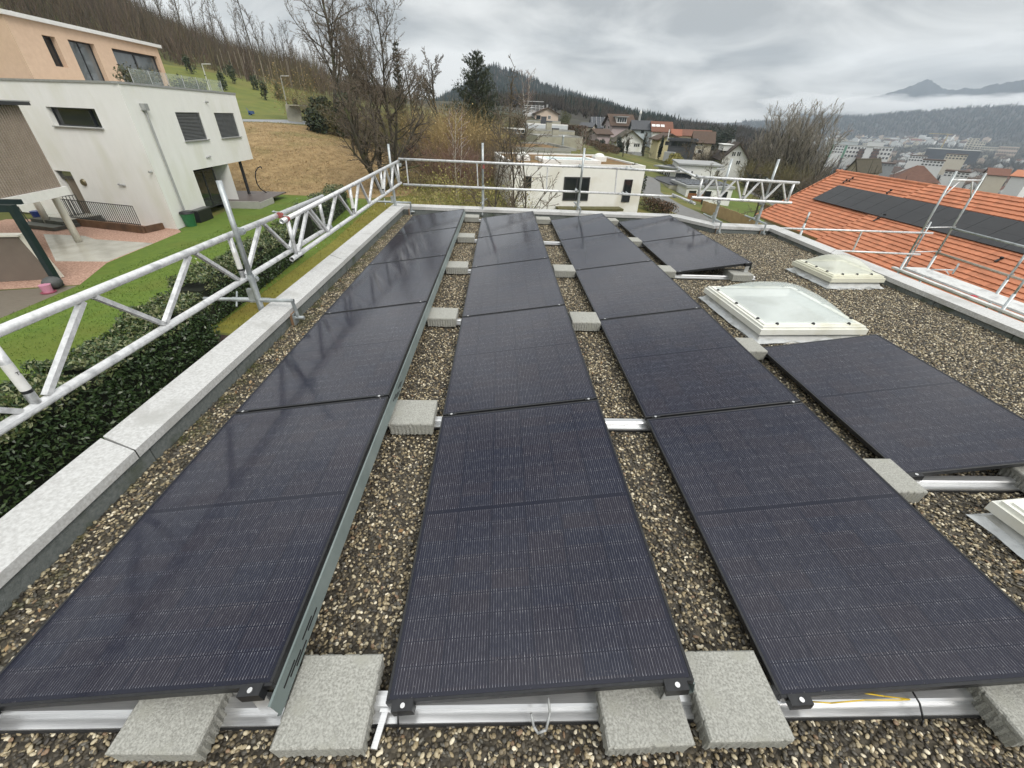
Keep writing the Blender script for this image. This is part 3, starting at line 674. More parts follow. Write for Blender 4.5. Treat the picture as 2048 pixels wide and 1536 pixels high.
b = MB(); p = ony(967, 332, 10.13); b.tube(p+V((0,0,.06)), p-V((0,0,.05)), .0262, n=14, caps=False); tag(b.build('sticker', M_red, origin=tuple(p), smooth=True), 'small red sticker wrapped round the post behind the second row', 'sticker')
for (px_, py_, Y, a, lab) in ((800,330,10.12,(0,1,0),'coupler at the far left corner of the top rail'), (967,326,10.12,(1,0,0),'coupler holding top back rail to the red sticker post'), (967,374,10.12,(1,0,0),'coupler holding lower back rail to the red sticker post'),
                     (1160,333,10.0,(1,0,0),'coupler holding top back rail to the post before the white house'), (1152,381,10.0,(1,0,0),'coupler holding lower back rail to the post before the white house'),
                     (1254,337,10.05,(1,0,0),'left one of the coupler pair joining the top back rail'), (1262,338,10.05,(1,0,0),'right one of the coupler pair joining the top back rail'),
                     (1245,387,10.05,(1,0,0),'left one of the coupler pair joining the lower back rail'), (1253,388,10.05,(1,0,0),'right one of the coupler pair joining the lower back rail'),
                     (1394,354,9.2,(1,0,0),'coupler where the slanting top tube meets the right girder'), (1382,404,9.2,(1,0,0),'coupler where the slanting lower tube meets the right girder'), (1358,340,9.9,(1,0,0),'coupler at the end of the top back rail'), (1349,393,9.9,(1,0,0),'coupler at the end of the lower back rail'),
                     (1449,360,9.18,(1,0,0),'upper coupler on the left post of the right girder'), (1437,404,9.18,(1,0,0),'lower coupler on the left post of the right girder'), (1536,362,9.2,(1,0,0),'upper coupler on the right post of the right girder'), (1522,406,9.2,(1,0,0),'lower coupler on the right post of the right girder')):
    coupler(ony(px_, py_, Y), lab, a)
coupler(onx(483, 463, -2.55), 'coupler holding the near girder top tube to the bare post', d1); coupler(onx(510, 558, -2.55), 'coupler holding the near girder bottom tube to the bare post', d1)
def guard(name, label, T0, T1, B0, B1, rungs, group):
    t = thing(name, label, 'guard rail', tuple(T0), group=group)
    b = MB(); b.pipe(T0, T1, .0245); b.build('top_tube', M_alu, t, smooth=True)
    b = MB(); b.pipe(B0, B1, .0245); b.build('lower_tube', M_alu, t, smooth=True)
    for f in rungs:
        b = MB(); a_, c_ = V(T0).lerp(V(T1), f[0]), V(B0).lerp(V(B1), f[1]); b.bar(a_, c_, .034, .022); b.build('upright', M_alu, t)
Yb = 10.10
T0, T1, B0, B1 = ony(797,318,Yb), ony(1268,338,Yb), ony(806,369,Yb), ony(1256,388,Yb)
def fr(px_, py_, A, B): p = ony(px_, py_, Yb); return (p.x-A.x)/(B.x-A.x)
guard('guard_rail', 'white two tube guard rail along the back parapet', T0, T1, B0, B1, [(fr(812,321,T0,T1), fr(817,368,B0,B1)), (fr(954,327,T0,T1), fr(956,374,B0,B1)), (fr(1095,332,T0,T1), fr(1093,379,B0,B1)), (fr(1234,338,T0,T1), fr(1230,385,B0,B1))], 'tube guard rails of the scaffold')
guard('guard_rail', 'short plain pair of tubes continuing the back rail past the white house', ony(1240,337.5,Yb-.06), ony(1382,345,9.95), ony(1238,388,Yb-.06), ony(1352,393,9.95), [], 'tube guard rails of the scaffold')
guard('guard_rail', 'short slanting pair of tubes turning the corner to the right girder', ony(1355,335,10.0), ony(1403,360,9.12), ony(1345,389,10.0), ony(1390,407,9.12), [], 'tube guard rails of the scaffold')
P, Q = ony(1394,354,9.14), ony(1598,366,9.18)
girder('lattice_girder', 'short lattice girder between the two right hand posts', P, Q, .385, [.12, (Q-P).length*.50, (Q-P).length-.10], 'lattice girders on the roof edge', sticks=((Q-P).length*.50,))

# ------------------------------------------------------------------ scaffold standing beyond the right parapet
SZ = -1.25; gs = 'scaffold standing beyond the right parapet'
def vpost(foot, top, z0, label, r=.0245, down=3.0):
    p = onz(*foot, z0); q = ony(*top, p.y); t = thing('scaffold_post', label, 'scaffold post', tuple(p), group='galvanised posts of the side scaffold')
    b = MB(); b.tube((p.x,p.y,z0-down), (p.x,p.y,z0+.35), .033, n=14); b.build('sleeve', M_steel, t, smooth=True)
    b = MB(); b.tube((p.x,p.y,z0+.3), (p.x,p.y,q.z), r, n=14); b.build('tube', M_steel, t, smooth=True)
    return V((p.x,p.y,z0)), q
Af, At = vpost((1801,538), (1906,342), SZ, 'tall inner scaffold post with a white sticker before the orange roof')
Bf, Bt = vpost((1856,536), (1966,346), SZ, 'tall outer scaffold post before the orange roof')
Cf, Ct = vpost((1994,587), (2052,500), SZ, 'outer scaffold post near the right picture edge')
Df, Dt = vpost((2006,618), (2052,545), SZ, 'inner scaffold post near the right picture edge')
Ef, Et = vpost((1600,471), (1620,424), -.75, 'short lone scaffold post beyond the far right corner')
def atz(f, z): return V((f.x, f.y, z))
def lvl(f, px_, py_): return (far(px_, py_, math.hypot(f.x, f.y))).z
zc = lvl(Af, 1900, 360); tb = thing('cross_frame', 'white crossbar with two struts joining the tall post tops', 'scaffold bar', tuple(atz(Af, zc)), group=gs)
b = MB(); b.tube(atz(Af,zc), atz(Bf,zc), .024, n=12); b.build('crossbar', M_alu, tb, smooth=True)
for f, g in ((Af,Bf), (Bf,Af)):
    b = MB(); b.tube(atz(f,zc-.42), atz(f.lerp(g,.3),zc), .016, n=10); b.build('strut', M_alu, tb, smooth=True)
za, zb_ = lvl(Bf,1900,456), lvl(Bf,1870,504)
for z, lab, col in ((za,'upper grey tube running right across the orange roof', M_steel), (zb_,'lower brownish tube running right across the orange roof', mat('rusty_tube', (.33,.29,.23), (.45,.42,.37), scale=9, rough=.6, metal=.3))):
    e_ = (Cf-Bf); b = MB(); b.pipe(atz(Bf,z), atz(Bf+e_*1.9,z), .026); tag(b.build('scaffold_tube', col, origin=tuple(atz(Bf,z)), smooth=True), lab, 'scaffold tube', gs)
    coupler(atz(Bf,z), f'coupler on the tall outer post at the {"upper" if z == za else "lower"} tube', (Cf-Bf)); coupler(atz(Cf,z), f'coupler on the right outer post at the {"upper" if z == za else "lower"} tube', (Cf-Bf))
    b = MB(); b.tube(atz(Af,z+.03), atz(Bf,z+.03), .014, n=10); tag(b.build('scaffold_tube', M_alu, origin=tuple(atz(Af,z)), smooth=True), f'thin {"upper" if z == za else "lower"} bar between the two tall posts', 'scaffold tube', gs)
b = MB()
lad0, lad1 = far(1852,452,math.hypot(Af.x,Af.y)), far(1812,512,math.hypot(Af.x,Af.y))
wv = (Bf-Af).normalized()*.12
t = thing('access_ladder', 'narrow rung strip between the inner post and its twin tube', 'ladder', tuple(lad1), group=gs)
b.tube(atz(Af,lad1.z-.3)+wv, atz(Af,lad0.z+.1)+wv, .02, n=12); b.build('stile', M_steel, t, smooth=True)
for k in range(6):
    z = lad1.z+(lad0.z-lad1.z)*k/5; b = MB(); b.tube(atz(Af,z), atz(Af,z)+wv, .008, n=8); b.build('rung', M_steel, t, smooth=True)
Yg = 10.45
T0, T1, B0, B1 = ony(1545,456,Yg), ony(1865,466.5,Yg), ony(1640,500,Yg), ony(1840,509,Yg)
guard('guard_rail', 'white two tube guard rail reaching out over the orange roof', T0, T1, B0, B1, [((ony(1723,464,Yg).x-T0.x)/(T1.x-T0.x), (ony(1704,505,Yg).x-B0.x)/(B1.x-B0.x))], 'tube guard rails of the scaffold')
coupler(ony(1606,458,Yg), 'coupler on the short lone post', (1,0,0)); coupler(ony(1845,466,Yg), 'coupler joining the reaching guard rail to the tall inner post', (1,0,0))
# working platform
d0, d1_, d2_, d3_ = onz(1803,538,SZ), onz(1866,537,SZ), onz(2048,606,SZ), onz(2048,646,SZ)
ax = (Df-Af); ax.z = 0; ax.normalize(); sx = V((-ax.y, ax.x, 0)); sx = sx if sx.x > 0 else -sx
t = thing('scaffold_platform', 'white aluminium deck with a raised board beyond the right parapet', 'platform', tuple(Af), group=gs)
Ld = 6.0; S = Af-ax*.25-sx*.05
for k, (o, w) in enumerate(((.0,.12), (.34,.66))):
    b = MB(); c = S+ax*(Ld/2)+sx*(o+w/2)+V((0,0,-.03)); b.obox(c, ax*(Ld/2), sx*(w/2), V((0,0,.025))); bevel(b.build('deck_plank', mat('worn_deck', (.60,.61,.60), (.78,.79,.78), scale=14, rough=.55, metal=.15, c3=(.5,.5,.5), s3=4), t), .004, 1)
b = MB(); c = S+ax*(Ld/2)+sx*.23+V((0,0,-.10)); b.obox(c, ax*(Ld/2), sx*.10, V((0,0,.012))); b.build('under_beam', M_sheet, t)
c = S+ax*2.3+sx*.18+V((0,0,.0)); b = MB(); b.obox(c, ax*.06, sx*.05, V((0,0,.004))); b.build('red_mark', mat('red_paint', (.5,.03,.05), rough=.6), t)
q0, q1 = onz(1860,536,SZ+.02), ony(1911,540,onz(1860,536,SZ).y)
ps, pt = far(1905,548,math.hypot(Bf.x,Bf.y)-.6), far(1918,527,math.hypot(Bf.x,Bf.y)-.6)
t = thing('toe_bracket', 'short bracket with a diagonal strut behind the deck', 'scaffold bar', tuple(ps), group=gs)
b = MB(); b.tube(ps, pt, .022, n=12); b.build('stub', M_steel, t, smooth=True)
b = MB(); b.tube(far(1862,539,math.hypot(Bf.x,Bf.y)-.6), far(1912,540,math.hypot(Bf.x,Bf.y)-.6), .018, n=12); b.build('arm', M_alu, t, smooth=True)
b = MB(); b.tube(far(1892,541,math.hypot(Bf.x,Bf.y)-.6), far(1898,549,math.hypot(Bf.x,Bf.y)-.6), .013, n=10); b.build('strut', M_alu, t, smooth=True)
# ================================================================== TERRAIN
CP = []
def cp(x, y, z): CP.append((x, y, z))
def ca(az, D, z): p = azd(az, D); CP.append((p.x, p.y, z))
for x, y in ((-3,2),(-3,12),(-8,2),(-8,12),(-8,22),(-14,6),(-14,14),(-14,22),(-14,30),(-22,12),(-22,24),(-30,20),(-16,-8),(-4,-8),(-30,0),(-22,30),(-30,36)): cp(x, y, -3.3)
for az, D, z in ((-30,36,-3.2),(-26,36,-3.3),(-22,34.5,-3.3),(-17,33,-3.3),(-12,36,-3.3),(-4,22,-3.4),(0,16,-3.4),(5,30,-3.6),(0,45,-3.0),(-8,50,-2.5),(-14,48,-1.6),(-22,46,-1.2),(-28,47,-1.0),
                 (-31,58,.5),(-26,59,.6),(-22,61,.5),(-17,62,-.3),(-35,62,.9),(-42,64,1.0),(-26,64,.8),(-22,65,.8),(-31,64,.8),(-38,66,1.0),
                 (-31,88,3.6),(-24,84,2.6),(-19,80,1.0),(-36,90,4.5),(-31,112,7.8),(-22,104,5.2),(-17,100,3.0),(-40,112,9.5),(-48,110,12),
                 (-21,180,9.5),(-28,185,13.5),(-35,200,25),(-45,220,44),(-55,220,58),(-15,200,6),(-21,300,11),(-28,300,14),(-36,330,38),(-46,360,80),(-60,330,90),(-14,320,7),
                 (-10,85,-.6),(-5,100,.2),(0,100,-.8),(10,85,-2.2),(9,110,-2.4),(11,136,-3.0),(13,164,-2.2),(4,60,-3.0),(4,82,-3.3),(5,96,-3.0),(5,108,-2.4),(4,120,-1.8),(4,150,.4),(4,178,2.0),(2,250,8),(-6,250,8),(-10,150,4),
                 (10,34,-3.9),(17,33,-4.1),(22,40,-4.6),(20,50,-4.7),(19,64,-4.6),(24,65,-6.2),(28,60,-6.4),(31,42,-5.4),(36,36,-6.3),(42,30,-6.4),(50,25,-6.4),(27,120,-6.9),(14,130,-5.1),(19,130,-5.5),(14,170,-1.5),(20,170,-3.5),(23,105,-5.5),
                 (33,90,-8),(36,120,-11),(40,70,-8.5),(50,60,-9),(60,40,-7),(30,170,-9),(25,240,-8),(12,260,2),(6,300,10),
                 (35,240,-22),(42,220,-26),(50,200,-28),(60,150,-25),(32,400,-32),(38,450,-38),(46,420,-38),(56,380,-38),(70,300,-38),
                 (28,500,-28),(24,800,-30),(32,800,-42),(40,800,-42),(50,800,-42),(62,700,-42),(30,1400,-44),(38,1400,-42),(46,1400,-40),(56,1300,-40),
                 (28,2000,-38),(36,2000,-22),(44,2000,-16),(54,1900,-14),(20,1500,-20),(10,1200,0),(0,1000,5),(-20,900,-15),(-33,900,15),(-45,900,60),
                 (36,2500,6),(44,2500,14),(54,2400,14),(26,2600,-5),(14,2400,10),(0,2500,30),(-30,2400,20),
                 (100,60,-8),(140,60,-5),(180,60,-3),(-140,60,0),(-100,60,4),(-90,200,60),(90,400,-38),(150,400,-10),(-150,400,40),(180,2500,0),(90,2500,0),(-90,2500,60),(135,2500,0),(-135,2500,60)): ca(az, D, z)
CPA = np.array(CP)
def _phi(d): return np.sqrt(d*d+4.0)
_D = np.linalg.norm(CPA[:,None,:2]-CPA[None,:,:2], axis=2)
_n = len(CPA); _A = np.zeros((_n+1,_n+1)); _A[:_n,:_n] = -_phi(_D); _A[:_n,_n] = 1; _A[_n,:_n] = 1
_W = np.linalg.solve(_A+np.diag([1e-6]*_n+[0]), np.concatenate([CPA[:,2], [0]]))
def hz(x, y):
    return float(-_phi(np.hypot(CPA[:,0]-x, CPA[:,1]-y))@_W[:_n]+_W[_n])
def gp(x, y, dz=0): return V((x, y, hz(x, y)+dz))
def gaz(az, D, dz=0): p = azd(az, D); return V((p.x, p.y, hz(p.x, p.y)+dz))
def gray(x, y):
    """where the line of sight through a pixel meets the ground"""
    d = ray(x, y); t = 3.0
    for _ in range(4000):
        q = CAM+d*t
        if q.z <= hz(q.x, q.y): break
        t *= 1.01
    lo, hi = t/1.01, t
    for _ in range(12):
        m = (lo+hi)/2; q = CAM+d*m
        if q.z <= hz(q.x, q.y): hi = m
        else: lo = m
    q = CAM+d*hi; return V((q.x, q.y, hz(q.x, q.y)))
def xy(p): return (p.x, p.y)
A2 = lambda *l: [xy(azd(a, D)) for a, D in l]
G0 = -3.3
REG = [
 ('lawn', [(-14.3,-6),(-14.15,10.84),(-14.27,13.58),(-15.3,16),(-15.75,21.1),(-16.15,21.6),(-16.7,31),(-16.5,32.5)]+A2((-22,34.6),(-17,33.2))+[(-8.8,31),(-8.0,20),(-8.05,10.2),(-8.3,8),(-8.2,-6)]),
 ('mossy_lawn', [(-8.0,10.3),(-8.0,20),(-8.7,31)]+A2((-12,34.5))+[(-3.2,30),(-2.6,11),(-2.6,9.2)]),
 ('hedge_soil', [(-8.2,-6),(-8.3,8),(-8.05,10.2),(-2.6,9.1),(-2.6,-6)]),
 ('straw_field', A2((-36,38),(-30,36.3),(-26,36.2),(-22,34.9),(-17,33.5),(-12,34.9),(-9.5,40),(-11,50),(-16,56),(-20,59),(-22,60.5),(-26,59.5),(-31,58.5),(-38,60))),
 ('upper_road', A2((-48,64.5),(-38,60.4),(-31,59.2),(-26,60.2),(-21.6,61.4),(-21.3,65.5),(-26,64.5),(-31,63.5),(-38,65),(-48,69.5))),
 ('meadow', A2((-48,70.2),(-38,65.5),(-31,64),(-26,65),(-21.3,66),(-18,72),(-16.5,85),(-17,98),(-22,103),(-31,111),(-40,112),(-48,110))),
 ('pink_gravel', [(-14.3,13.6),(-15.3,16),(-15.75,21.05),(-16.2,21.55),(-22,23.1),(-26,23),(-25,15),(-18,12.5)]),
 ('patio', [xy(onz(*q,G0)) for q in ((86,467),(168,471),(190,478),(307,486),(215,523),(111,522))]),
 ('timber_deck', [(-14.16,10.9),(-14.3,13.5),(-17.9,12.4),(-20,9),(-17,6)]),
 ('street', A2((18.3,70),(17.4,60),(18.2,50),(21.0,42.5),(25.5,38.5),(29.5,36),(33,33.5),(38,31),(43,29),(44,32),(37,35.5),(31,39.5),(27,42.5),(23.2,47.5),(20.2,56),(19.8,70))),
 ('lower_path', A2((29,86),(31.5,78),(34.5,70),(37.5,60),(39,60),(36.2,70),(33,79),(30.6,86))),
 ('right_lawn', A2((25.2,47.5),(29,44),(33.5,40.5),(38,37),(40,41),(36,57),(31,72),(27.5,84),(25,70))),
]
def grass_mat(name, a, b, c, s=2.2): return mat(name, a, b, scale=s, rough=.95, bump=1.0, bscale=22, detail=9, contrast=.9, c3=c, s3=.35)
RM = {'lawn': grass_mat('lawn_grass', (.068,.125,.010), (.120,.180,.018), (.105,.135,.014), 3.0),
      'mossy_lawn': grass_mat('mossy_grass', (.115,.115,.014), (.20,.185,.025), (.16,.12,.02), 3.5),
      'hedge_soil': mat('dark_soil', (.020,.012,.009), (.055,.032,.022), scale=7, rough=1, bump=1, bscale=30, detail=9, contrast=1.5),
      'straw_field': mat('straw', (.20,.135,.060), (.36,.255,.125), scale=1.1, rough=1, bump=1.5, bscale=9, detail=10, contrast=1.1, c3=(.15,.14,.045), s3=.13),
      'upper_road': mat('asphalt_pale', (.22,.235,.25), (.28,.295,.31), scale=2, rough=.6),
      'meadow': mat('meadow_grass', (.085,.115,.018), (.16,.165,.030), scale=.5, rough=1, bump=2, bscale=2.5, detail=9, c3=(.17,.15,.04), s3=.07),
      'pink_gravel': mat('pink_chippings', (.28,.16,.115), (.52,.34,.26), scale=16, rough=.95, bump=1, bscale=40, contrast=1.8),
      'patio': mat('patio_slabs', (.42,.41,.36), (.54,.53,.47), scale=1.5, rough=.20, c3=(.36,.35,.30), s3=.8),
      'timber_deck': mat('deck_boards', (.14,.12,.095), (.20,.175,.14), scale=4, rough=.5, stretch=(1,9,1)),
      'street': mat('street_asphalt', (.13,.13,.128), (.18,.18,.175), scale=2.5, rough=.75, c3=(.15,.145,.135), s3=.5),
      'lower_path': mat('street_asphalt', (.13,.13,.13)),
      'right_lawn': grass_mat('village_grass', (.060,.105,.012), (.115,.150,.016), (.13,.13,.02), 1.2)}
def ground_material():
    m = bpy.data.materials.new('rough_ground'); m.use_nodes = True; nt = m.node_tree; N = nt.nodes; L = nt.links; p = N['Principled BSDF']; p.inputs['Roughness'].default_value = 1
    g = N.new('ShaderNodeNewGeometry'); n = N.new('ShaderNodeTexNoise'); n.inputs['Scale'].default_value = .35; n.inputs['Detail'].default_value = 10; L.new(g.outputs['Position'], n.inputs['Vector'])
    r = N.new('ShaderNodeValToRGB'); e = r.color_ramp.elements; e[0].position = .35; e[0].color = (.060,.068,.014,1); e[1].position = .65; e[1].color = (.150,.125,.030,1); q = e.new(.5); q.color = (.10,.110,.018,1); L.new(n.outputs[0], r.inputs[0])
    n2 = N.new('ShaderNodeTexNoise'); n2.inputs['Scale'].default_value = .02; n2.inputs['Detail'].default_value = 9; L.new(g.outputs['Position'], n2.inputs['Vector'])
    r2 = N.new('ShaderNodeValToRGB'); e = r2.color_ramp.elements; e[0].position = .4; e[0].color = (.030,.028,.020,1); e[1].position = .62; e[1].color = (.060,.060,.030,1); L.new(n2.outputs[0], r2.inputs[0])
    ln = N.new('ShaderNodeVectorMath'); ln.operation = 'LENGTH'; L.new(g.outputs['Position'], ln.inputs[0])
    mr = N.new('ShaderNodeMapRange'); mr.inputs['From Min'].default_value = 95; mr.inputs['From Max'].default_value = 190; L.new(ln.outputs['Value'], mr.inputs[0])
    mx = N.new('ShaderNodeMixRGB'); L.new(mr.outputs[0], mx.inputs[0]); L.new(r.outputs[0], mx.inputs[1]); L.new(r2.outputs[0], mx.inputs[2]); L.new(mx.outputs[0], p.inputs['Base Color'])
    return m
def build_ground():
    pts, faces = [], []
    for nm, poly in REG:
        i0 = len(pts); dense = []
        if sum(a[0]*b[1]-b[0]*a[1] for a, b in zip(poly, poly[1:]+poly[:1])) < 0: poly = poly[::-1]
        for a, b in zip(poly, poly[1:]+poly[:1]):
            n = max(1, int(math.hypot(b[0]-a[0], b[1]-a[1])/2.5))
            for k in range(n): dense.append((a[0]+(b[0]-a[0])*k/n, a[1]+(b[1]-a[1])*k/n))
        pts += dense; faces.append(list(range(i0, len(pts))))
    rng = random.Random(5); r = 4.0
    while r < 3300:
        for k in range(360):
            az = -180+k
            if abs(az) > 75 and k % 6: continue
            if r > 300 and k % 2: continue
            if r < 14 and k % 3: continue
            a = R(az+rng.uniform(-.2,.2)); rr = r*rng.uniform(.99,1.01); pts.append((rr*math.sin(a), rr*math.cos(a)))
        r *= 1.075 if r < 120 else 1.12
    pts.append((0,0))
    vo, eo, fo, ov, oe, of = geometry.delaunay_2d_cdt([V(p) for p in pts], [], faces, 0, 1e-4)
    H = [(v.x, v.y, hz(v.x, v.y)) for v in vo]
    sets = {}
    for f, src in zip(fo, of): sets.setdefault(max(src) if src else -1, []).append(list(f))
    for key, fl in sets.items():
        nm = REG[key][0] if key >= 0 else 'ground'; b = MB(); ids = {}
        for f in fl:
            for i in f: ids.setdefault(i, len(ids))
        b.v = [H[i] for i in ids]; b.f = [tuple(ids[i] for i in f) for f in fl]; b.m = [0]*len(fl)
        o = b.build(nm, RM[nm] if key >= 0 else ground_material(), origin=(0,0,0), smooth=(key < 0 or nm in ('straw_field','meadow')), fix=False); tag(o, kind='structure')
        if o.data.polygons and o.data.polygons[0].normal.z < 0: o.data.flip_normals()
build_ground()

# ================================================================== BUILDING KIT
class Fac:
    """an upright wall plane from P towards Q, its outward side facing 'out'"""
    def __init__(s, P, Q, out=None):
        s.P = V((P[0],P[1],0)); d = V((Q[0],Q[1],0))-s.P; s.L = d.length; s.d = d.normalized(); s.n = V((s.d.y,-s.d.x,0))
        ref = V(out) if out is not None else CAM-s.P
        if s.n.dot(ref) < 0: s.n = -s.n
    def pt(s, u, z, off=0): return s.P+s.d*u+s.n*off+V((0,0,z))
    def px(s, x, y):
        r = ray(x, y); t = (s.P-CAM).dot(s.n)/r.dot(s.n); w = CAM+r*t; return (w-s.P).dot(s.d), w.z
def holed(b, F, u0, u1, z0, z1, holes, depth=.16):
    us = sorted({u0, u1, *[q for h in holes for q in h[:2]]}); zs = sorted({z0, z1, *[q for h in holes for q in h[2:]]})
    us = [u for u in us if u0 <= u <= u1]; zs = [z for z in zs if z0 <= z <= z1]
    for a, c in zip(us[:-1], us[1:]):
        for e, g in zip(zs[:-1], zs[1:]):
            m = ((a+c)/2, (e+g)/2)
            if any(h[0] < m[0] < h[1] and h[2] < m[1] < h[3] for h in holes): continue
            b.poly(F.pt(a,e), F.pt(c,e), F.pt(c,g), F.pt(a,g))
    for h in holes:
        a, c, e, g = h
        for p, q in (((a,e),(c,e)), ((c,e),(c,g)), ((c,g),(a,g)), ((a,g),(a,e))):
            b.poly(F.pt(*p), F.pt(*q), F.pt(*q,-depth), F.pt(*p,-depth))
def window(parent, F, h, depth=.12, fw=.06, split=1, frame=None, glass=None, sill=None, name='window', blind=False, label=None):
    a, c, e, g = h; b = MB(); U = V((0,0,1)); fr_ = frame or M_dark
    def bar(u0, u1, z0, z1, o=depth):
        b.obox(F.pt((u0+u1)/2, (z0+z1)/2, -o), F.d*((u1-u0)/2), F.n*.03, U*((z1-z0)/2))
    bar(a, c, e, e+fw); bar(a, c, g-fw, g); bar(a, a+fw, e+fw, g-fw); bar(c-fw, c, e+fw, g-fw)
    for k in range(1, split): m = a+(c-a)*k/split; bar(m-fw/2, m+fw/2, e+fw, g-fw)
    w = b.build(name, fr_, parent)
    if label: w['label'] = label
    b = MB(); b.poly(F.pt(a+fw*.5,e+fw*.5,-depth), F.pt(c-fw*.5,e+fw*.5,-depth), F.pt(c-fw*.5,g-fw*.5,-depth), F.pt(a+fw*.5,g-fw*.5,-depth)); b.build('pane', glass or M_glass, w)
    if sill:
        b = MB(); b.obox(F.pt((a+c)/2, e-.025, .02), F.d*((c-a)/2+.05), F.n*.07, U*.022); b.build('sill', sill, w)
    if blind:
        b = MB(); n = int((g-e)/.062)
        for k in range(n): z = e+.03+(g-e-.06)*k/max(1,n-1); b.obox(F.pt((a+c)/2, z, -.055), F.d*((c-a)/2-.01), (F.n*.8-U*.6)*.034, (U*.8+F.n*.6)*.003)
        b.build('blind', mat('grey_blind', (.17,.18,.18), (.23,.24,.24), rough=.5, metal=.3), w)
    return w
def rect(F, x0, y0, x1, y1, x2=None, y2=None, x3=None, y3=None):
    """hole on a facade from the pixel corners top-left, top-right, bottom-right, bottom-left"""
    q = [F.px(x0,y0), F.px(x1,y1), F.px(x2,y2), F.px(x3,y3)]
    us = [p[0] for p in q]; us.sort(); zt = sorted(p[1] for p in q)
    return ((us[0]+us[1])/2, (us[2]+us[3])/2, (zt[0]+zt[1])/2, (zt[2]+zt[3])/2)

# ================================================================== WHITE NEIGHBOUR HOUSE ON THE LEFT
Bc = (-16.2, 21.5); dR = V((-.55,9.7,0)).normalized(); dL = V((-.96,.27,0)).normalized()
FR = Fac(Bc, (Bc[0]+dR.x*10, Bc[1]+dR.y*10)); FL = Fac(Bc, (Bc[0]+dL.x*14, Bc[1]+dL.y*14))
nh = thing('white_house', 'big white rendered house at left with a peach coloured top storey', 'house', (-20, 25, G0))
HT, OB = 2.60, -.95
w1, w2 = (3.19,5.35,.38,1.62), (6.82,9.12,.38,1.62); gl = (3.05,5.25,-2.95,-1.06)
lw, dr = (1.97,4.89,.93,1.66), (5.42,6.5,-3.1,-1.02)
b = MB(); holed(b, FR, 0, 2.95, G0, OB, []); holed(b, FR, 0, 10.0, OB, HT, [w1, w2], .2)
holed(b, FL, 0, 14, G0, HT, [lw, dr], .3)
back = 9.0; nin = -FR.n
P10 = FR.pt(10.0,0); Pb = P10+nin*back; b.poly(FR.pt(10,OB), FR.pt(10,OB)+nin*back, FR.pt(10,HT)+nin*back, FR.pt(10,HT))
b.poly(FR.pt(2.95,OB), FR.pt(10,OB), FR.pt(10,OB)+nin*back, FR.pt(2.95,OB)+nin*back)
ic = 3.0; b.poly(FR.pt(2.95,G0), FR.pt(2.95,G0)+nin*.3, FR.pt(2.95,OB)+nin*.3, FR.pt(2.95,OB))
b.poly(FR.pt(6.6,G0), FR.pt(6.6,G0)+nin*6, FR.pt(6.6,OB)+nin*6, FR.pt(6.6,OB))
b.build('wall', M_white, nh)
tp = [FR.pt(0,0), FR.pt(10,0), FR.pt(10,0)+nin*back, FL.pt(14,0)+V((0,8,0)), FL.pt(14,0)]
b = MB(); b.add([V((p.x,p.y,HT-.1)) for p in tp], [tuple(range(5))]); b.build('terrace', mat('terrace_slab', (.40,.40,.38), (.46,.46,.44), rough=.8), nh)
b = MB()
for F, L in ((FR,10.03), (FL,14)): b.obox(F.pt(L/2, HT+.035, -.11), F.d*(L/2), F.n*.15, V((0,0,.042 if F is FR else .040)))
b.build('parapet_cap', M_sheet, nh)
window(nh, FR, w1, .16, split=1, blind=True, sill=M_sheet, label='left upper window with closed grey blind'); window(nh, FR, w2, .16, split=2, blind=True, sill=M_sheet, label='right upper window with half shut blind')
window(nh, FL, lw, .22, split=1, sill=M_sheet, label='wide low window, one pane tilted open'); a_, c_, e_, g_ = lw
b = MB(); b.obox(FL.pt(a_+.62, (e_+g_)/2, -.19), FL.d*.03, FL.n*.04, V((0,0,(g_-e_)/2-.03))); b.build('window_post', M_dark, nh)
window(nh, FR, gl, .25, split=2, glass=glass_mat('garden_glass', (.010,.016,.011)), label='ground floor corner glazing')
b = MB(); b.poly(FR.pt(5.3,-2.95,-.25), FR.pt(5.3,-2.95,-4), FR.pt(5.3,OB,-4), FR.pt(5.3,OB,-.25)); b.build('side_pane', M_glass, nh)
a_, c_, e_, g_ = dr
b = MB(); b.obox(FL.pt((a_+c_)/2-.05, e_+.93, -.26), FL.d*.44, FL.n*.03, V((0,0,.90))); d_ = b.build('door', mat('door_taupe', (.16,.13,.10), (.18,.15,.12), rough=.5), nh)
b = MB(); b.tube(FL.pt(a_+.2, e_+.7, -.2), FL.pt(a_+.2, e_+1.3, -.2), .015, n=8); b.build('handle', M_bolt, d_)
b = MB(); 
for k in range(7): b.obox(FL.pt((a_+c_)/2, g_-.04-.05*k, -.15), FL.d*((c_-a_)/2), FL.n*.03, V((0,0,.008)))
b.build('door_blind', mat('grey_blind', (.2,.2,.2)), nh)
rp0, rp1 = FR.px(284,213), FR.px(370,436)
b = MB(); b.tube(FR.pt(.92,1.72,.08), FR.pt(.90,-2.92,.08), .045, n=10); b.obox(FR.pt(.92,1.80,.10), FR.d*.13, FR.n*.10, V((0,0,.13))); b.build('rainwater_pipe', M_sheet, nh)
for F, u, z, lab in ((FR,4.71,-.46,'slim outdoor wall lamp'), (FL,2.32,-1.42,'slim outdoor wall lamp')):
    b = MB(); b.tube(F.pt(u-.16,z-.02,.03), F.pt(u+.16,z+.03,.09), .035, .03, n=8); b.ball(F.pt(u+.16,z+.03,.07), .05,.05,.05,8,5); b.build('wall_lamp', M_sheet, nh)
b = MB(); b.tube(FL.pt(4.85,-1.47,.0), FL.pt(4.85,-1.47,.08), .17, .13, n=16); b.build('round_lamp', mat('bronze', (.12,.10,.06), (.2,.17,.10), rough=.4, metal=.4), nh)
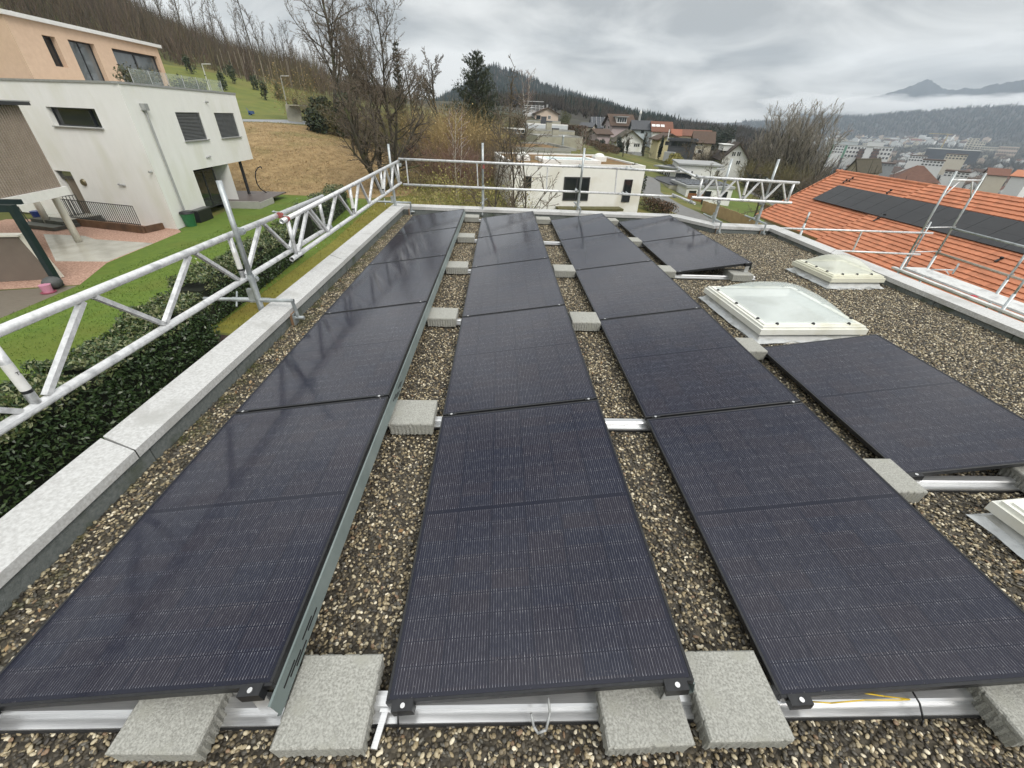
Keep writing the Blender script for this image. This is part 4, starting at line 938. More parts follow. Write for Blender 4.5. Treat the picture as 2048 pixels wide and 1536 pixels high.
for F, u, z in ((FR,6.31,2.12), (FL,.05+.1,-.73)):
    b = MB(); b.tube(F.pt(u,z,0), F.pt(u,z,.14), .05, n=8); b.build('spout', M_sheet, nh)
# peach upper storey set back from the terrace edge
F5 = Fac((Bc[0]-5, Bc[1]), (Bc[0]-5+dR.x*10, Bc[1]+dR.y*10)); PB = HT-.1
s0_, s1_ = F5.px(67,154)[0], F5.px(326,130)[0]; Pp = F5.pt(s0_,0); LP = s1_-s0_
FP = Fac(xy(Pp), xy(Pp+dR*LP)); FPL = Fac(xy(Pp), xy(Pp+dL*12)); PT = (FP.px(320,93)[1]+FP.px(12,30)[1])/2-.05
ztw = FP.px(212,98)[1]
h1 = (FP.px(97,100)[0], FP.px(121,100)[0], FP.px(125,134)[1], FP.px(98,72)[1]); h2 = (FP.px(153,110)[0]-.15, FP.px(203,125)[0], PB+.02, FP.px(165,84)[1]); h3 = (FP.px(232,120)[0], LP-.35, PB+.02, FP.px(265,104)[1])
b = MB(); holed(b, FP, 0, LP, PB, PT, [h1,h2,h3], .28); holed(b, FPL, 0, 11, PB, PT, [], .1); b.poly(FP.pt(LP,h3[3]), FP.pt(LP,h3[3],-6), FP.pt(LP,PT,-6), FP.pt(LP,PT)); b.obox(FP.pt(LP-.16,(PB+h3[3])/2,-.25), FP.d*.12, FP.n*.1, V((0,0,(h3[3]-PB)/2))); b.build('upper_wall', M_peach, nh)
window(nh, FP, h1, .24, split=1, label='narrow upper window'); window(nh, FP, h2, .24, split=2, glass=mat('bright_glass', (.10,.115,.12), (.16,.175,.18), scale=.8, rough=.02, spec=1), label='double glass terrace door'); window(nh, FP, h3, .20, split=2, fw=.12, glass=mat('bright_glass', (.1,.1,.1)), label='wide glazed terrace corner')
b = MB(); b.poly(FP.pt(LP-.2,PB,-.2), FP.pt(LP-.2,PB,-6), FP.pt(LP-.2,h3[3],-6), FP.pt(LP-.2,h3[3],-.2)); b.build('side_pane', M_glass, nh)
b = MB(); e = .16; q = [FP.pt(-.16,0,e), FP.pt(LP+.25,0,e), FP.pt(LP+.25,0,-6.5), FPL.pt(11,0,-6.0), FPL.pt(11,0,e)]
b.prism([xy(p) for p in q], PT, PT+.16); b.build('flat_roof', M_white2, nh)
b = MB(); P = FP.pt(2.35,PT,-1.5); b.tube(P, P+V((0,0,.42)), .08, n=10); b.build('vent_pipe', M_white2, nh)
b = MB(); P = FP.pt(.9,PT,-1.2); pts = [P+V((0,0,.15)), P+V((0,0,.62)), P+V((-.10,0,.78)), P+V((-.28,0,.82)), P+V((-.40,0,.70))]; b.path(pts, .06, 10); b.build('bent_vent_pipe', M_white2, nh, smooth=True)
gm = bpy.data.materials.new('balustrade_glass'); gm.use_nodes = True; p_ = gm.node_tree.nodes['Principled BSDF']; p_.inputs['Base Color'].default_value = (.72,.80,.76,1); p_.inputs['Alpha'].default_value = .13; p_.inputs['Roughness'].default_value = .04
b0 = FR.px(82,135); FB = Fac(xy(FR.pt(0,0,-.45)), xy(FR.pt(10,0,-.45))); cuts = [1.7+k*(9.55-1.7)/6 for k in range(7)]; bz = HT+.06
for u0, u1 in zip(cuts[:-1], cuts[1:]):
    b = MB(); b.obox(FB.pt((u0+u1)/2, bz+.30), FB.d*((u1-u0)/2-.02), FB.n*.006, V((0,0,.28))); b.build('glass_panel', gm, nh)
for u in cuts:
    b = MB(); b.tube(FB.pt(u,bz-.05), FB.pt(u,bz+.58), .018, n=8); b.build('balustrade_post', M_sheet, nh)
b = MB(); b.tube(FR.pt(8.8,G0,-.35), FR.pt(8.8,OB,-.35), .09, n=12); b.build('column', M_dark, nh)
# steps, planted area wall and railing in front of the entrance
st = thing('entrance_steps', 'two dark stone steps leading up to the white house door', 'steps', xy(FL.pt(5.9,0,1.6))+(G0,))
b = MB(); b.obox(FL.pt(5.75,G0+.08,1.2), FL.d*1.15, FL.n*1.15, V((0,0,.075))); b.build('step', mat('dark_stone', (.06,.065,.055), (.11,.115,.10), scale=6, rough=.6), st)
b = MB(); b.obox(FL.pt(5.75,G0+.235,.95), FL.d*1.05, FL.n*.88, V((0,0,.075))); b.build('step', mat('dark_stone', (.1,.1,.1)), st)
b = MB(); b.obox(FL.pt(5.75,G0+.325,.72), FL.d*.98, FL.n*.62, V((0,0,.012))); b.build('landing', mat('pale_slab', (.42,.41,.36), (.48,.47,.42), rough=.3), st)
cw = thing('light_well_kerb', 'rust stained low kerb wall round the light well under the railing', 'wall', xy(FL.pt(3,0,.9))+(G0,))
M_rust = mat('rust_stained', (.11,.055,.028), (.17,.105,.06), scale=2.5, rough=.9, c3=(.07,.04,.025), s3=1.2)
b = MB(); b.obox(FL.pt(3.1,G0+.16,1.15), FL.d*2.45, FL.n*.06, V((0,0,.17))); b.obox(FL.pt(.66,G0+.14,.62), FL.d*.06, FL.n*.46, V((0,0,.15))); b.build('kerb', M_rust, cw)
rl = thing('area_railing', 'dark bar railing round the light well beside the entrance', 'railing', xy(FL.pt(3,0,.9))+(G0,))
def railing(F, u0, u1, off0, off1, z0, z1, step=.13):
    b = MB(); A, B = F.pt(u0,0,off0), F.pt(u1,0,off1); n = int((B-A).length/step)
    for z in (z0+.05, z1): b.bar(A+V((0,0,z)), B+V((0,0,z)), .03, .03)
    b.build('rails', M_dark, rl)
    b = MB()
    for k in range(n+1): p = A.lerp(B, k/n); b.bar(p+V((0,0,z0)), p+V((0,0,z1)), .022, .022, up=F.d)
    b.build('bar', M_dark, rl)
railing(FL, .75, 5.5, 1.1, 1.1, G0+.33, G0+1.2); railing(FL, 5.5, 5.5, 1.1, .25, G0+.33, G0+1.25)
# garden things by the white house
def simple(name, label, cat, b, m, loc, group=None, smooth=False, bev=0):
    o = b.build(name, m, origin=loc, smooth=smooth); tag(o, label, cat, group)
    if bev: bevel(o, bev)
    return o
p = onz(383, 452, G0); t = thing('waste_bin', 'green plastic waste bin with dark lid at the house corner', 'bin', tuple(p))
b = MB(); b.tube(p, p+V((0,0,.62)), .24, .31, n=14); b.build('body', mat('green_plastic', (.02,.11,.045), (.03,.15,.06), rough=.45), t)
b = MB(); b.tube(p+V((0,0,.62)), p+V((0,0,.72)), .34, .30, n=14); b.build('lid', M_black, t)
p = onz(402, 441, G0); t = thing('storage_box', 'low black garden storage box beside the green bin', 'box', tuple(p)); U = V((0,0,1))
b = MB(); b.obox(p+U*.28, FR.d*.62, FR.n*.36, U*.27); bevel(b.build('body', M_black, t), .02); b = MB(); b.obox(p+U*.585, FR.d*.64, FR.n*.38, U*.035); bevel(b.build('lid', mat('grey_lid', (.05,.052,.055), (.07,.07,.07), rough=.35), t), .015)
dk = thing('garden_terrace', 'raised brown deck on a concrete base at the garden corner', 'terrace', tuple(FR.pt(7.8,G0,.8)))
b = MB(); b.obox(FR.pt(7.8,-2.98,-.3), FR.d*2.2, FR.n*1.9, U*.03); b.build('deck', mat('brown_deck', (.085,.065,.06), (.12,.095,.085), scale=3, rough=.45, stretch=(1,8,1)), dk)
b = MB(); b.obox(FR.pt(5.55,G0+.14,.65), FR.d*.05, FR.n*1.0, U*.28); b.obox(FR.pt(6.6,G0+.13,1.62), FR.d*1.0, FR.n*.05, U*.22); b.build('base_wall', mat('cast_concrete', (.33,.33,.30), (.42,.42,.38), scale=2, rough=.9), dk)
hc = thing('hanging_chair_stand', 'curved black stand for a hanging chair on the brown deck', 'stand', tuple(FR.pt(9.6,-2.95,1.6)))
o = FR.pt(9.3,-2.95,.2); Do = math.hypot(o.x, o.y); pts = [far(x, y, Do) for x, y in ((549,388),(534,386),(521,378),(514,367),(511,355),(511,344),(515,336),(521,333),(524,337))]
b = MB(); b.path(pts, .035, 8); b.build('arc', M_black, hc, smooth=True)
b = MB(); b.tube(far(497,387,Do), far(560,387,Do), .035, n=8); b.tube(far(536,383,Do+.5), far(548,391,Do-.5), .035, n=8); b.build('foot', M_black, hc)

# ================================================================== GREY RIBBED BUILDING AND STEEL PORTAL AT FAR LEFT
gb_ = thing('ribbed_building', 'grey vertically ribbed building on a white slab and round columns at the left edge', 'building', (-19, 15, G0))
K0, K1 = V((-18.05,18.6,0)), V((-17.2,13.0,0)); FG = Fac(xy(K0), xy(K1))
zb_ , zt_ = -1.03, 1.72
def ribbed_mat(): return mat('ribbed_cladding', (.30,.25,.205), (.37,.31,.26), scale=3, rough=.7)
b = MB(); b.poly(FG.pt(0,zb_), FG.pt(FG.L,zb_), FG.pt(FG.L,zt_), FG.pt(0,zt_)); b.poly(FG.pt(0,zb_), FG.pt(0,zb_,-8), FG.pt(0,zt_,-8), FG.pt(0,zt_))
k = 0; u = .03
while u < FG.L: b.obox(FG.pt(u,(zb_+zt_)/2,.022), FG.d*.024, FG.n*.022, U*((zt_-zb_)/2-.004)); u += .115
b.build('cladding', ribbed_mat(), gb_)
b = MB(); b.obox(FG.pt(FG.L/2-.05,zt_+.06,-4), FG.d*(FG.L/2+.25), FG.n*4.25, U*.055); b.build('roof_edge', M_dark, gb_)
b = MB(); b.obox(FG.pt(FG.L/2-.05,zt_+.135,-4), FG.d*(FG.L/2+.27), FG.n*4.27, U*.018); b.build('roof_sheet', M_sheet, gb_)
b = MB(); b.obox(FG.pt(FG.L/2-.05,zb_-.16,-4), FG.d*(FG.L/2+.12), FG.n*4.12, U*.155); b.build('floor_slab', M_white2, gb_)
for q in ((158,483), (100,452)):
    p = onz(*q, G0); b = MB(); b.tube(V((p.x,p.y,G0)), V((p.x,p.y,zb_-.31)), .13, n=16); b.build('column', mat('cream_column', (.66,.64,.56), (.72,.70,.62), rough=.6), gb_, smooth=True)
sp_ = thing('steel_portal', 'dark blue green steel post and beam standing on the timber deck', 'frame', tuple(onz(120,572,G0)))
p = onz(120,572,G0); ptop = V((p.x,p.y,-.86)); M_teal = mat('teal_steel', (.010,.022,.026), (.018,.034,.038), scale=4, rough=.35)
b = MB(); b.bar(p, ptop+U*.10, .17, .17, up=(0,1,0)); b.build('post', M_teal, sp_)
b = MB(); b.bar(ptop+V((.0,.0,.0))+V((-.09,0,0)), ptop+V((-5,-.9,0)), .16, .20); b.build('beam', M_teal, sp_)
b = MB(); b.bar(ptop+V((-.6,.9,.02)), ptop+V((-5,.35,.02)), .12, .14); b.build('cross_beam', M_teal, sp_)
gw = thing('garden_wall', 'brown plastered screen wall with pale sloping edge behind the steel portal', 'wall', tuple(onz(105,558,G0)))
w0 = onz(105,558,G0); wd = V((-.96,-.28,0)).normalized(); wn_ = V((wd.y,-wd.x,0)); H_ = 1.42
b = MB(); prof = [(0,0), (.28,H_), (6,H_+.15), (6,0)]
f_ = [w0+wd*u+U*z for u, z in prof]; g_ = [q+V((.06,.30,0)) for q in f_]; b.add(f_+g_, [(0,1,2,3), (7,6,5,4), (0,4,5,1), (1,5,6,2), (2,6,7,3), (3,7,4,0)]); b.build('screen', mat('brown_plaster', (.14,.115,.095), (.17,.14,.115), scale=2, rough=.8), gw)
b = MB(); b.bar(w0+V((.10,.12,.0)), w0+wd*.28+V((.10,.12,H_+.05)), .06, .34, up=wd); b.bar(w0+wd*.28+V((.05,.14,H_+.05)), w0+wd*6+V((.05,.14,H_+.2)), .36, .05); b.build('coping', mat('cream_column', (.7,.68,.6)), gw)
p = onz(98,585,G0); t = thing('flower_pot', 'small pink flower pot at the edge of the timber deck', 'pot', tuple(p)); M_pink = mat('pink_plastic', (.52,.22,.32), (.60,.28,.38), rough=.5)
b = MB(); b.tube(p+U*.02, p+U*.26, .12, .15, n=14); b.build('pot', M_pink, t); b = MB(); b.tube(p, p+U*.025, .19, .20, n=14); b.build('saucer', mat('wine_plastic', (.28,.07,.10), rough=.5), t)
p = onz(112,577,G0); b = MB(); b.ball(p+U*.2, .26,.26,.20,14,8); simple('stone_ball', 'dark grey rounded stone beside the pink flower pot', 'stone', b, mat('dark_grey_stone', (.06,.065,.065), (.10,.10,.10), rough=.6), tuple(p), smooth=True)
p = onz(85,445,G0); b = MB(); b.tube(p, p+U*.55, .20, .25, n=12); simple('blue_bucket', 'blue bucket in the shade behind the white column', 'bucket', b, mat('blue_plastic', (.02,.05,.22), rough=.4), tuple(p))
p = onz(62,450,G0); b = MB(); b.tube(p+V((0,0,0)), p+V((-.5,.3,1.5)), .02, n=6); simple('garden_tool', 'thin dark tool handle leaning under the white slab', 'tool', b, M_black, tuple(p))
# ================================================================== VILLAGE KIT
M_tile_brown = mat('brown_roof_tiles', (.065,.042,.030), (.105,.068,.048), scale=3, rough=.9, bump=.8, bscale=8, stretch=(1,1,1))
M_tile_olive = mat('mossy_roof_tiles', (.055,.047,.032), (.09,.078,.05), scale=2, rough=.9, bump=.8, bscale=8)
M_tile_red = mat('red_brown_tiles', (.13,.055,.035), (.185,.085,.055), scale=2, rough=.9, bump=.8, bscale=8)
M_tile_orange = mat('orange_tiles', (.42,.16,.085), (.5,.2,.1), scale=2, rough=.85)
M_pink = mat('pink_render', (.42,.34,.34), (.48,.40,.395), scale=.8, rough=.95)
M_blue = mat('pale_blue_render', (.52,.58,.62), (.58,.64,.67), scale=.8, rough=.95)
M_yel = mat('yellow_render', (.62,.56,.33), (.68,.61,.37), scale=.8, rough=.95)
M_cream = mat('cream_render', (.62,.56,.45), (.68,.62,.50), scale=.7, rough=.95)
M_salmon = mat('salmon_render', (.62,.50,.41), (.68,.56,.46), scale=.7, rough=.95)
M_grey = mat('grey_render', (.30,.31,.31), (.36,.37,.37), scale=.8, rough=.95)
M_brut = mat('board_concrete', (.30,.285,.225), (.42,.40,.32), scale=.9, rough=.95, c3=(.25,.24,.19), s3=.35, bump=.6, bscale=6)
M_brut2 = mat('grey_concrete', (.28,.28,.26), (.36,.36,.335), scale=.6, rough=.95, c3=(.22,.22,.2), s3=.5)
M_anth = mat('anthracite', (.05,.053,.06), (.07,.073,.08), scale=2, rough=.7)
M_pv = mat('roof_panels', (.018,.022,.032), (.028,.033,.045), scale=2, rough=.25, spec=.6)
M_sedum = mat('sedum_roof', (.12,.065,.025), (.24,.145,.055), scale=1.6, rough=1, bump=1, bscale=12, detail=9, contrast=1.4, c3=(.10,.10,.03), s3=.6)
M_wfr = M_white2
def wpx(parent, F, x0, y0, x1, y1, frame=None, off=.03, split=1, name='window', shutters=None):
    """a window set on a far wall, given by its pixel corners"""
    u0, za = F.px(x0, (y0+y1)/2); u1, zb = F.px(x1, (y0+y1)/2); _, zt = F.px((x0+x1)/2, y0); _, zl = F.px((x0+x1)/2, y1)
    if u0 > u1: u0, u1 = u1, u0
    b = MB(); f = min(.10, (u1-u0)*.14); U = V((0,0,1)); c = F.pt((u0+u1)/2, (zt+zl)/2, off/2)
    for (a, q, e, g) in ((u0-f,u1+f,zl-f,zl), (u0-f,u1+f,zt,zt+f), (u0-f,u0,zl,zt), (u1,u1+f,zl,zt)) + tuple((u0+(u1-u0)*k/split-f/2, u0+(u1-u0)*k/split+f/2, zl, zt) for k in range(1, split)):
        b.obox(F.pt((a+q)/2, (e+g)/2, off/2), F.d*((q-a)/2), F.n*(off/2+.03), U*((g-e)/2))
    w = b.build(name, frame or M_wfr, parent)
    b = MB(); b.poly(F.pt(u0,zl,off*.4), F.pt(u1,zl,off*.4), F.pt(u1,zt,off*.4), F.pt(u0,zt,off*.4)); b.build('pane', M_glass, w)
    if shutters:
        b = MB()
        for a, q in ((u0-f-.42,u0-f), (u1+f,u1+f+.42)): b.obox(F.pt((a+q)/2, (zl+zt)/2, .03), F.d*((q-a)/2), F.n*.025, U*((zt-zl)/2+.05))
        b.build('shutters', shutters, w)
    return w
def slab(b, p, q, r, s, t=.22):
    """a roof plane with thickness: four upper corners"""
    p, q, r, s = V(p), V(q), V(r), V(s); n = (q-p).cross(s-p).normalized()
    if n.z < 0: n = -n
    b.add([p,q,r,s,p-n*t,q-n*t,r-n*t,s-n*t], [(0,1,2,3),(7,6,5,4),(0,4,5,1),(1,5,6,2),(2,6,7,3),(3,7,4,0)])
def house_on(name, label, cat, F, L, ze, za, depth, wall, roof, front='gable', over=.45, plinth=None, z0=None, chim=(), group=None):
    """walls on the facade F (length L), eaves at ze, ridge at za; front 'gable' or 'eaves'"""
    b3 = F.n*-depth; U = V((0,0,1)); zb = (min(hz(F.pt(u,0).x, F.pt(u,0).y) for u in (0, L))-1.5) if z0 is None else z0
    t = thing(name, label, cat, tuple(F.pt(L/2, zb+1.5)), group=group)
    def P(u, w, z): return F.pt(u, z)+b3*w
    b = MB()
    if front == 'gable':
        b.poly(P(0,0,zb), P(L,0,zb), P(L,0,ze), P(L/2,0,za), P(0,0,ze)); b.poly(P(0,1,zb), P(L,1,zb), P(L,1,ze), P(L/2,1,za), P(0,1,ze))
        for u in (0, L): b.poly(P(u,0,zb), P(u,1,zb), P(u,1,ze), P(u,0,ze))
    else:
        for w in (0, 1): b.poly(P(0,w,zb), P(L,w,zb), P(L,w,ze), P(0,w,ze))
        for u in (0, L): b.poly(*([P(u,0,zb), P(u,1,zb), P(u,1,ze)]+([P(u,.5,za)] if front == 'eaves' else [])+[P(u,0,ze)]))
    b.build('wall', wall, t)
    if plinth: 
        b = MB(); b.obox(P(L/2,.5,(zb+plinth[0])/2), F.d*(L/2+.03), b3*.5+F.n*-.03, U*((plinth[0]-zb)/2)); b.build('plinth', plinth[1], t)
    b = MB(); o = over/depth
    if front == 'hip':
        e = over; o_ = over/depth; h_ = min(L*.42, depth*.5); z0_ = ze-.15; r0, r1 = P(h_,.5,za), P(L-h_,.5,za); c_ = [P(-e,-o_,z0_), P(L+e,-o_,z0_), P(L+e,1+o_,z0_), P(-e,1+o_,z0_)]
        b.add(c_+[r0,r1], [(0,1,5,4),(2,3,4,5),(1,2,5),(3,0,4),(3,2,1,0)])
    elif front == 'gable':
        k = (za-ze)/(L/2); e = over
        slab(b, P(-e,-o,ze-k*e+.2), P(L/2,-o,za+.2), P(L/2,1+o,za+.2), P(-e,1+o,ze-k*e+.2)); slab(b, P(L/2,-o,za+.202), P(L+e,-o,ze-k*e+.2), P(L+e,1+o,ze-k*e+.2), P(L/2,1+o,za+.202))
    else:
        k = (za-ze)/.5; e = over
        slab(b, P(-e,-o,ze-k*o+.2), P(L+e,-o,ze-k*o+.2), P(L+e,.5,za+.2), P(-e,.5,za+.2)); slab(b, P(-e,.5,za+.202), P(L+e,.5,za+.202), P(L+e,1+o,ze-k*o+.2), P(-e,1+o,ze-k*o+.2))
    rf = b.build('roof', roof, t)
    for (u, w, h) in chim:
        zt = (za if front == 'gable' else ze+(za-ze)*(1-abs(w-.5)*2)); b = MB(); c = P(u, w, zt+h/2-.3); b.obox(c, F.d*.3, F.n*.3, U*(h/2+.3)); b.build('chimney', M_grey, rf)
    return t
def fac_at(Lp, Rp, Dl, Dr): return Fac(xy(far(*Lp, Dl)), xy(far(*Rp, Dr)))
def facy(Lp, Rp, D, delta=0):
    """a facade at distance D that faces the roof we stand on, turned by delta degrees to the right"""
    m = far((Lp[0]+Rp[0])/2, (Lp[1]+Rp[1])/2, D); n = V((-m.x, -m.y, 0)).normalized(); a = R(delta)
    n = V((n.x*math.cos(a)-n.y*math.sin(a), n.x*math.sin(a)+n.y*math.cos(a), 0)); out = []
    for q in (Lp, Rp):
        d = ray(*q); t = (V((m.x,m.y,0))-V((CAM.x,CAM.y,0))).dot(n)/d.dot(n); w = CAM+d*t; out.append((w.x, w.y))
    return Fac(*out)
def box_on(name, label, cat, F, L, zt, depth, wall, roof=None, cap=.12, z0=None, over=.0, capm=None):
    b3 = F.n*-depth; U = V((0,0,1)); zb = (min(hz(F.pt(u,0).x, F.pt(u,0).y) for u in (0, L))-1.5) if z0 is None else z0
    t = thing(name, label, cat, tuple(F.pt(L/2, zb+1.5)))
    b = MB(); c = F.pt(L/2, (zb+zt)/2)+b3*.5; b.obox(c, F.d*(L/2), b3*.5, U*((zt-zb)/2)); b.build('wall', wall, t)
    b = MB(); e = .22
    for (cc, a, q) in ((F.pt(L/2,zt+cap/2,-e/2+over), F.d*(L/2+over), F.n*(e/2)), (F.pt(L/2,zt+cap/2,-depth+e/2), F.d*(L/2+over), F.n*(e/2)), (F.pt(e/2-over,zt+cap/2,-depth/2+over/2), F.d*(e/2), F.n*(depth/2-e+over/2)), (F.pt(L-e/2+over,zt+cap/2,-depth/2+over/2), F.d*(e/2), F.n*(depth/2-e+over/2))): b.obox(cc, a, q, U*(cap/2))
    b.build('parapet', capm or M_white2, t)
    if roof:
        b = MB(); c = F.pt(L/2, zt+.03)+b3*.5; b.obox(c, F.d*(L/2-e), F.n*(depth/2-e), U*.035); b.build('roof', roof, t)
    return t

# ------------------------------------------------------------------ white flat roofed house behind the back parapet
zt = -.82
FW_ = Fac((.75,32.0), (10.75,33.35)); LW = FW_.L
wh = box_on('flat_roof_house', 'white flat roofed house with a glass roof light on brown planted roof', 'house', FW_, LW, zt-.02, 10.2, mat('white_stucco', (.75,.745,.71), (.80,.80,.77), scale=1.6, rough=.95, bump=.6, bscale=14, c3=(.66,.64,.57), s3=.5), M_sedum, cap=.18)
for r_ in ((1129.5,357,1175,398), (1247.5,361,1260,402), (1050.5,354,1061,374)): wpx(wh, FW_, *r_, frame=M_dark, split=2 if r_[0] < 1200 and r_[0] > 1100 else 1)
u0, u1 = FW_.px(1096,324)[0]+.05, FW_.px(1173,326)[0]
sk = thing('roof_light', 'long pale blue glass roof light on the planted roof of the white house', 'skylight', tuple(FW_.pt((u0+u1)/2, zt+.05, -3)))
b = MB(); uc = 5.0; hw_, hd_ = 2.05, 1.35
for a in (-1, 1): b.obox(FW_.pt(uc+a*hw_, zt+.14, -3.4), FW_.d*.22, FW_.n*(hd_+.22), V((0,0,.13))); b.obox(FW_.pt(uc, zt+.14, -3.4+a*hd_), FW_.d*(hw_-.22), FW_.n*.22, V((0,0,.13)))
b.build('frame', M_white2, sk)
b = MB(); b.obox(FW_.pt(uc, zt+.20, -3.4), FW_.d*(hw_-.21), FW_.n*(hd_-.21), V((0,0,.015))); b.build('glass', mat('sky_glass', (.42,.58,.60), (.48,.64,.65), scale=.8, rough=.05, spec=.6), sk)
for i, (u, w, lab) in enumerate(((8.05,-4.6,'white dome vent on the planted roof right of the roof light'), (1.5,-3.6,'white dome vent on the planted roof left of the roof light'))):
    t = thing('roof_dome', lab, 'roof vent', tuple(FW_.pt(u, zt+.05, w)), group='dome vents on the planted roof')
    b = MB(); b.obox(FW_.pt(u, zt+.2, w), FW_.d*.48, FW_.n*.48, V((0,0,.16))); b.build('curb', M_white2, t)
    b = MB(); b.ball(FW_.pt(u, zt+.36, w), .45, .45, .26, 14, 8); b.build('dome', mat('white_dome', (.75,.76,.72), rough=.3), t, smooth=True)
p = FW_.pt(5.7, zt, -1.3); b = MB(); b.tube(p, p+V((0,0,.55)), .07, n=10); b.ball(p+V((0,0,.55)), .11,.11,.08,8,5); simple('vent_pipe', 'small pale vent pipe in front of the roof light', 'vent pipe', b, M_white2, tuple(p))
b = MB(); b.obox(FW_.pt(6.0, -3.55, .5), FW_.d*2.5, FW_.n*.5, V((0,0,.08))); simple('planted_ledge', 'low planted ledge in front of the white house window', 'ledge', b, mat('ledge_moss', (.07,.075,.03), (.14,.12,.05), scale=3, rough=1), tuple(FW_.pt(6,-3.2,1.2)))

# ------------------------------------------------------------------ stepped concrete houses up the slope
def step(lab, l, r, Dl, Dr, depth, wall, roof, capm, cap=.2, over=0):
    F = fac_at(l, r, Dl, Dr); zt_ = F.px(*l)[1]-cap; return box_on('terraced_house', lab, 'house', F, F.L, zt_, depth, wall, roof, cap=cap, capm=capm, over=over), F, zt_
t1, F1, z1 = step('white terraced house with broad grey roof rim round a brown planted roof', (1020,293), (1143,297), 58, 60, 13, M_white2, M_sedum, M_brut2, cap=.3, over=.5)
t2, F2, z2 = step('nearest bare concrete terraced house with a round metal flue', (1075,270.5), (1166,275.5), 82, 84, 10, M_brut, M_brut2, M_brut2)
t3, F3, z3 = step('second bare concrete terraced house up the slope', (1066,258.5), (1150,261.5), 94, 96, 10, M_brut, M_brut2, M_brut2)
t4, F4, z4 = step('terraced house with pale sheet metal front and white rim', (1056,246.5), (1136,249.5), 106, 108, 10, mat('pale_sheet', (.50,.53,.55), (.56,.59,.61), scale=1, rough=.5), M_brut2, M_white2)
t5, F5, z5 = step('topmost concrete terraced house below the salmon gable', (1048,239.5), (1122,241.5), 118, 120, 10, M_brut, M_brut2, M_brut2)
for F, zz_, u, h, m in ((F3, z3, .50, .9, M_brut), (F4, z4, .44, 1.0, M_brut), (F5, z5, .50, .6, M_anth)):
    pass
for i, (x, y, D, h, m, lab) in enumerate(((1110,270,90,1.1,M_brut,'square concrete chimney on the second concrete terrace roof'), (1097,257,101,1.3,M_brut,'square concrete chimney with dark cap on the sheet metal terrace'), (1087,245,114,1.2,M_anth,'dark box chimney on the topmost terrace'))):
    p = far(x, y, D); t = thing('roof_chimney', lab, 'chimney', tuple(p)); b = MB(); b.obox(p+V((0,0,-.2)), F3.d*.55, F3.n*.5, V((0,0,h))); b.build('shaft', m, t); b = MB(); b.obox(p+V((0,0,h-.1)), F3.d*.6, F3.n*.55, V((0,0,.1))); b.build('cap', M_anth, t)
p = far(1125, 290, 78); b = MB(); b.tube(p+V((0,0,-.6)), p+V((0,0,1.2)), .16, n=12); b.tube(p+V((0,0,1.2)), p+V((0,0,1.4)), .27, .2, n=12); b.tube(p+V((0,0,.1)), p+V((0,0,.2)), .26, n=12); simple('metal_flue', 'round bright metal flue in front of the nearest concrete house', 'flue', b, M_steel, tuple(p))
for r_ in ((1082,241,1091,246),): wpx(t5, F5, *r_, frame=M_dark)
F = fac_at((1026,262), (1060,263), 101, 103); b5 = box_on('terrace_annex', 'dark glazed lean-to at the left of the stepped concrete houses', 'house', F, F.L, F.px(1026,258)[1], 6, M_anth, M_brut2)
wpx(b5, F, 1034,259.5,1056,266, frame=M_white2, split=3)
# salmon gable and its scaffolded neighbour at the top
F = facy((1071,239), (1116,240), 178, 6); sg = house_on('gable_house', 'salmon pink gable house with brown roof at the top of the stepped terraces', 'house', F, F.L, F.px(1116,228)[1], F.px(1094,216)[1], 11, M_salmon, M_tile_brown, over=.7, chim=((F.L*.55,.5,1.2),))
for r_ in ((1096.5,231.5,1101,238),): wpx(sg, F, *r_, split=2)
wpx(sg, F, 1073,231,1080.5,238, frame=M_dark)
F = facy((1051,238), (1080,238), 188, 6); nh2 = house_on('scaffolded_house', 'white house wrapped in thin scaffold beside the salmon gable', 'house', F, F.L, F.px(1051,222)[1], F.px(1070,215)[1], 10, M_white2, M_grey, over=.5)
sc_ = thing('house_scaffold', 'thin scaffold tubes round the distant white house', 'scaffold', tuple(F.pt(0, F.px(1051,238)[1], 1)))
b = MB(); zg_ = F.px(1051,240)[1]
for k in range(6): u = -1+k*(F.L+2)/5; b.tube(F.pt(u,zg_,1.2), F.pt(u,F.px(1070,210)[1],1.2), .09, n=5)
b.build('standard', M_alu, sc_); b = MB()
for z in (zg_+2, zg_+4, zg_+6, F.px(1070,212)[1]): b.tube(F.pt(-1,z,1.2), F.pt(F.L+1,z,1.2), .07, n=5)
b.build('ledger', M_alu, sc_)

# ------------------------------------------------------------------ gabled village houses
F = facy((1230,302), (1285,303), 128, 9); v1 = house_on('gable_house', 'white gable house with dark mossy roof above grey basement and cypress hedge', 'house', F, F.L, F.px(1286,284)[1], F.px(1255.5,261.5)[1], 11, M_white, M_tile_olive, over=.7, plinth=(F.px(1255,303)[1], M_grey))
for r_ in ((1252.5,266,1255.5,274), (1241.5,285,1246.5,293), (1254.5,286,1259,293)): wpx(v1, F, *r_)
wpx(v1, F, 1268,287,1279,293.5, split=3)
F = facy((1223,262), (1266.5,262), 164, 20); v2 = house_on('gable_house', 'tall pink house with big brown roof and white framed dormer', 'house', F, F.L, F.px(1224,249)[1], F.px(1237,229)[1], 9, M_pink, M_tile_brown, front='eaves', over=.8)
ze_, uu = F.px(1244,243)[1], F.px(1244,243)[0]
b = MB(); c = F.pt(uu, ze_+.4, -1.6); b.obox(c, F.d*1.7, F.n*1.3, V((0,0,.85))); dm = b.build('dormer', M_white2, v2); b = MB(); b.obox(c+V((0,0,.95))+F.n*.2, F.d*2.1, F.n*1.9, V((0,0,.10))); b.build('dormer_roof', M_grey, dm)
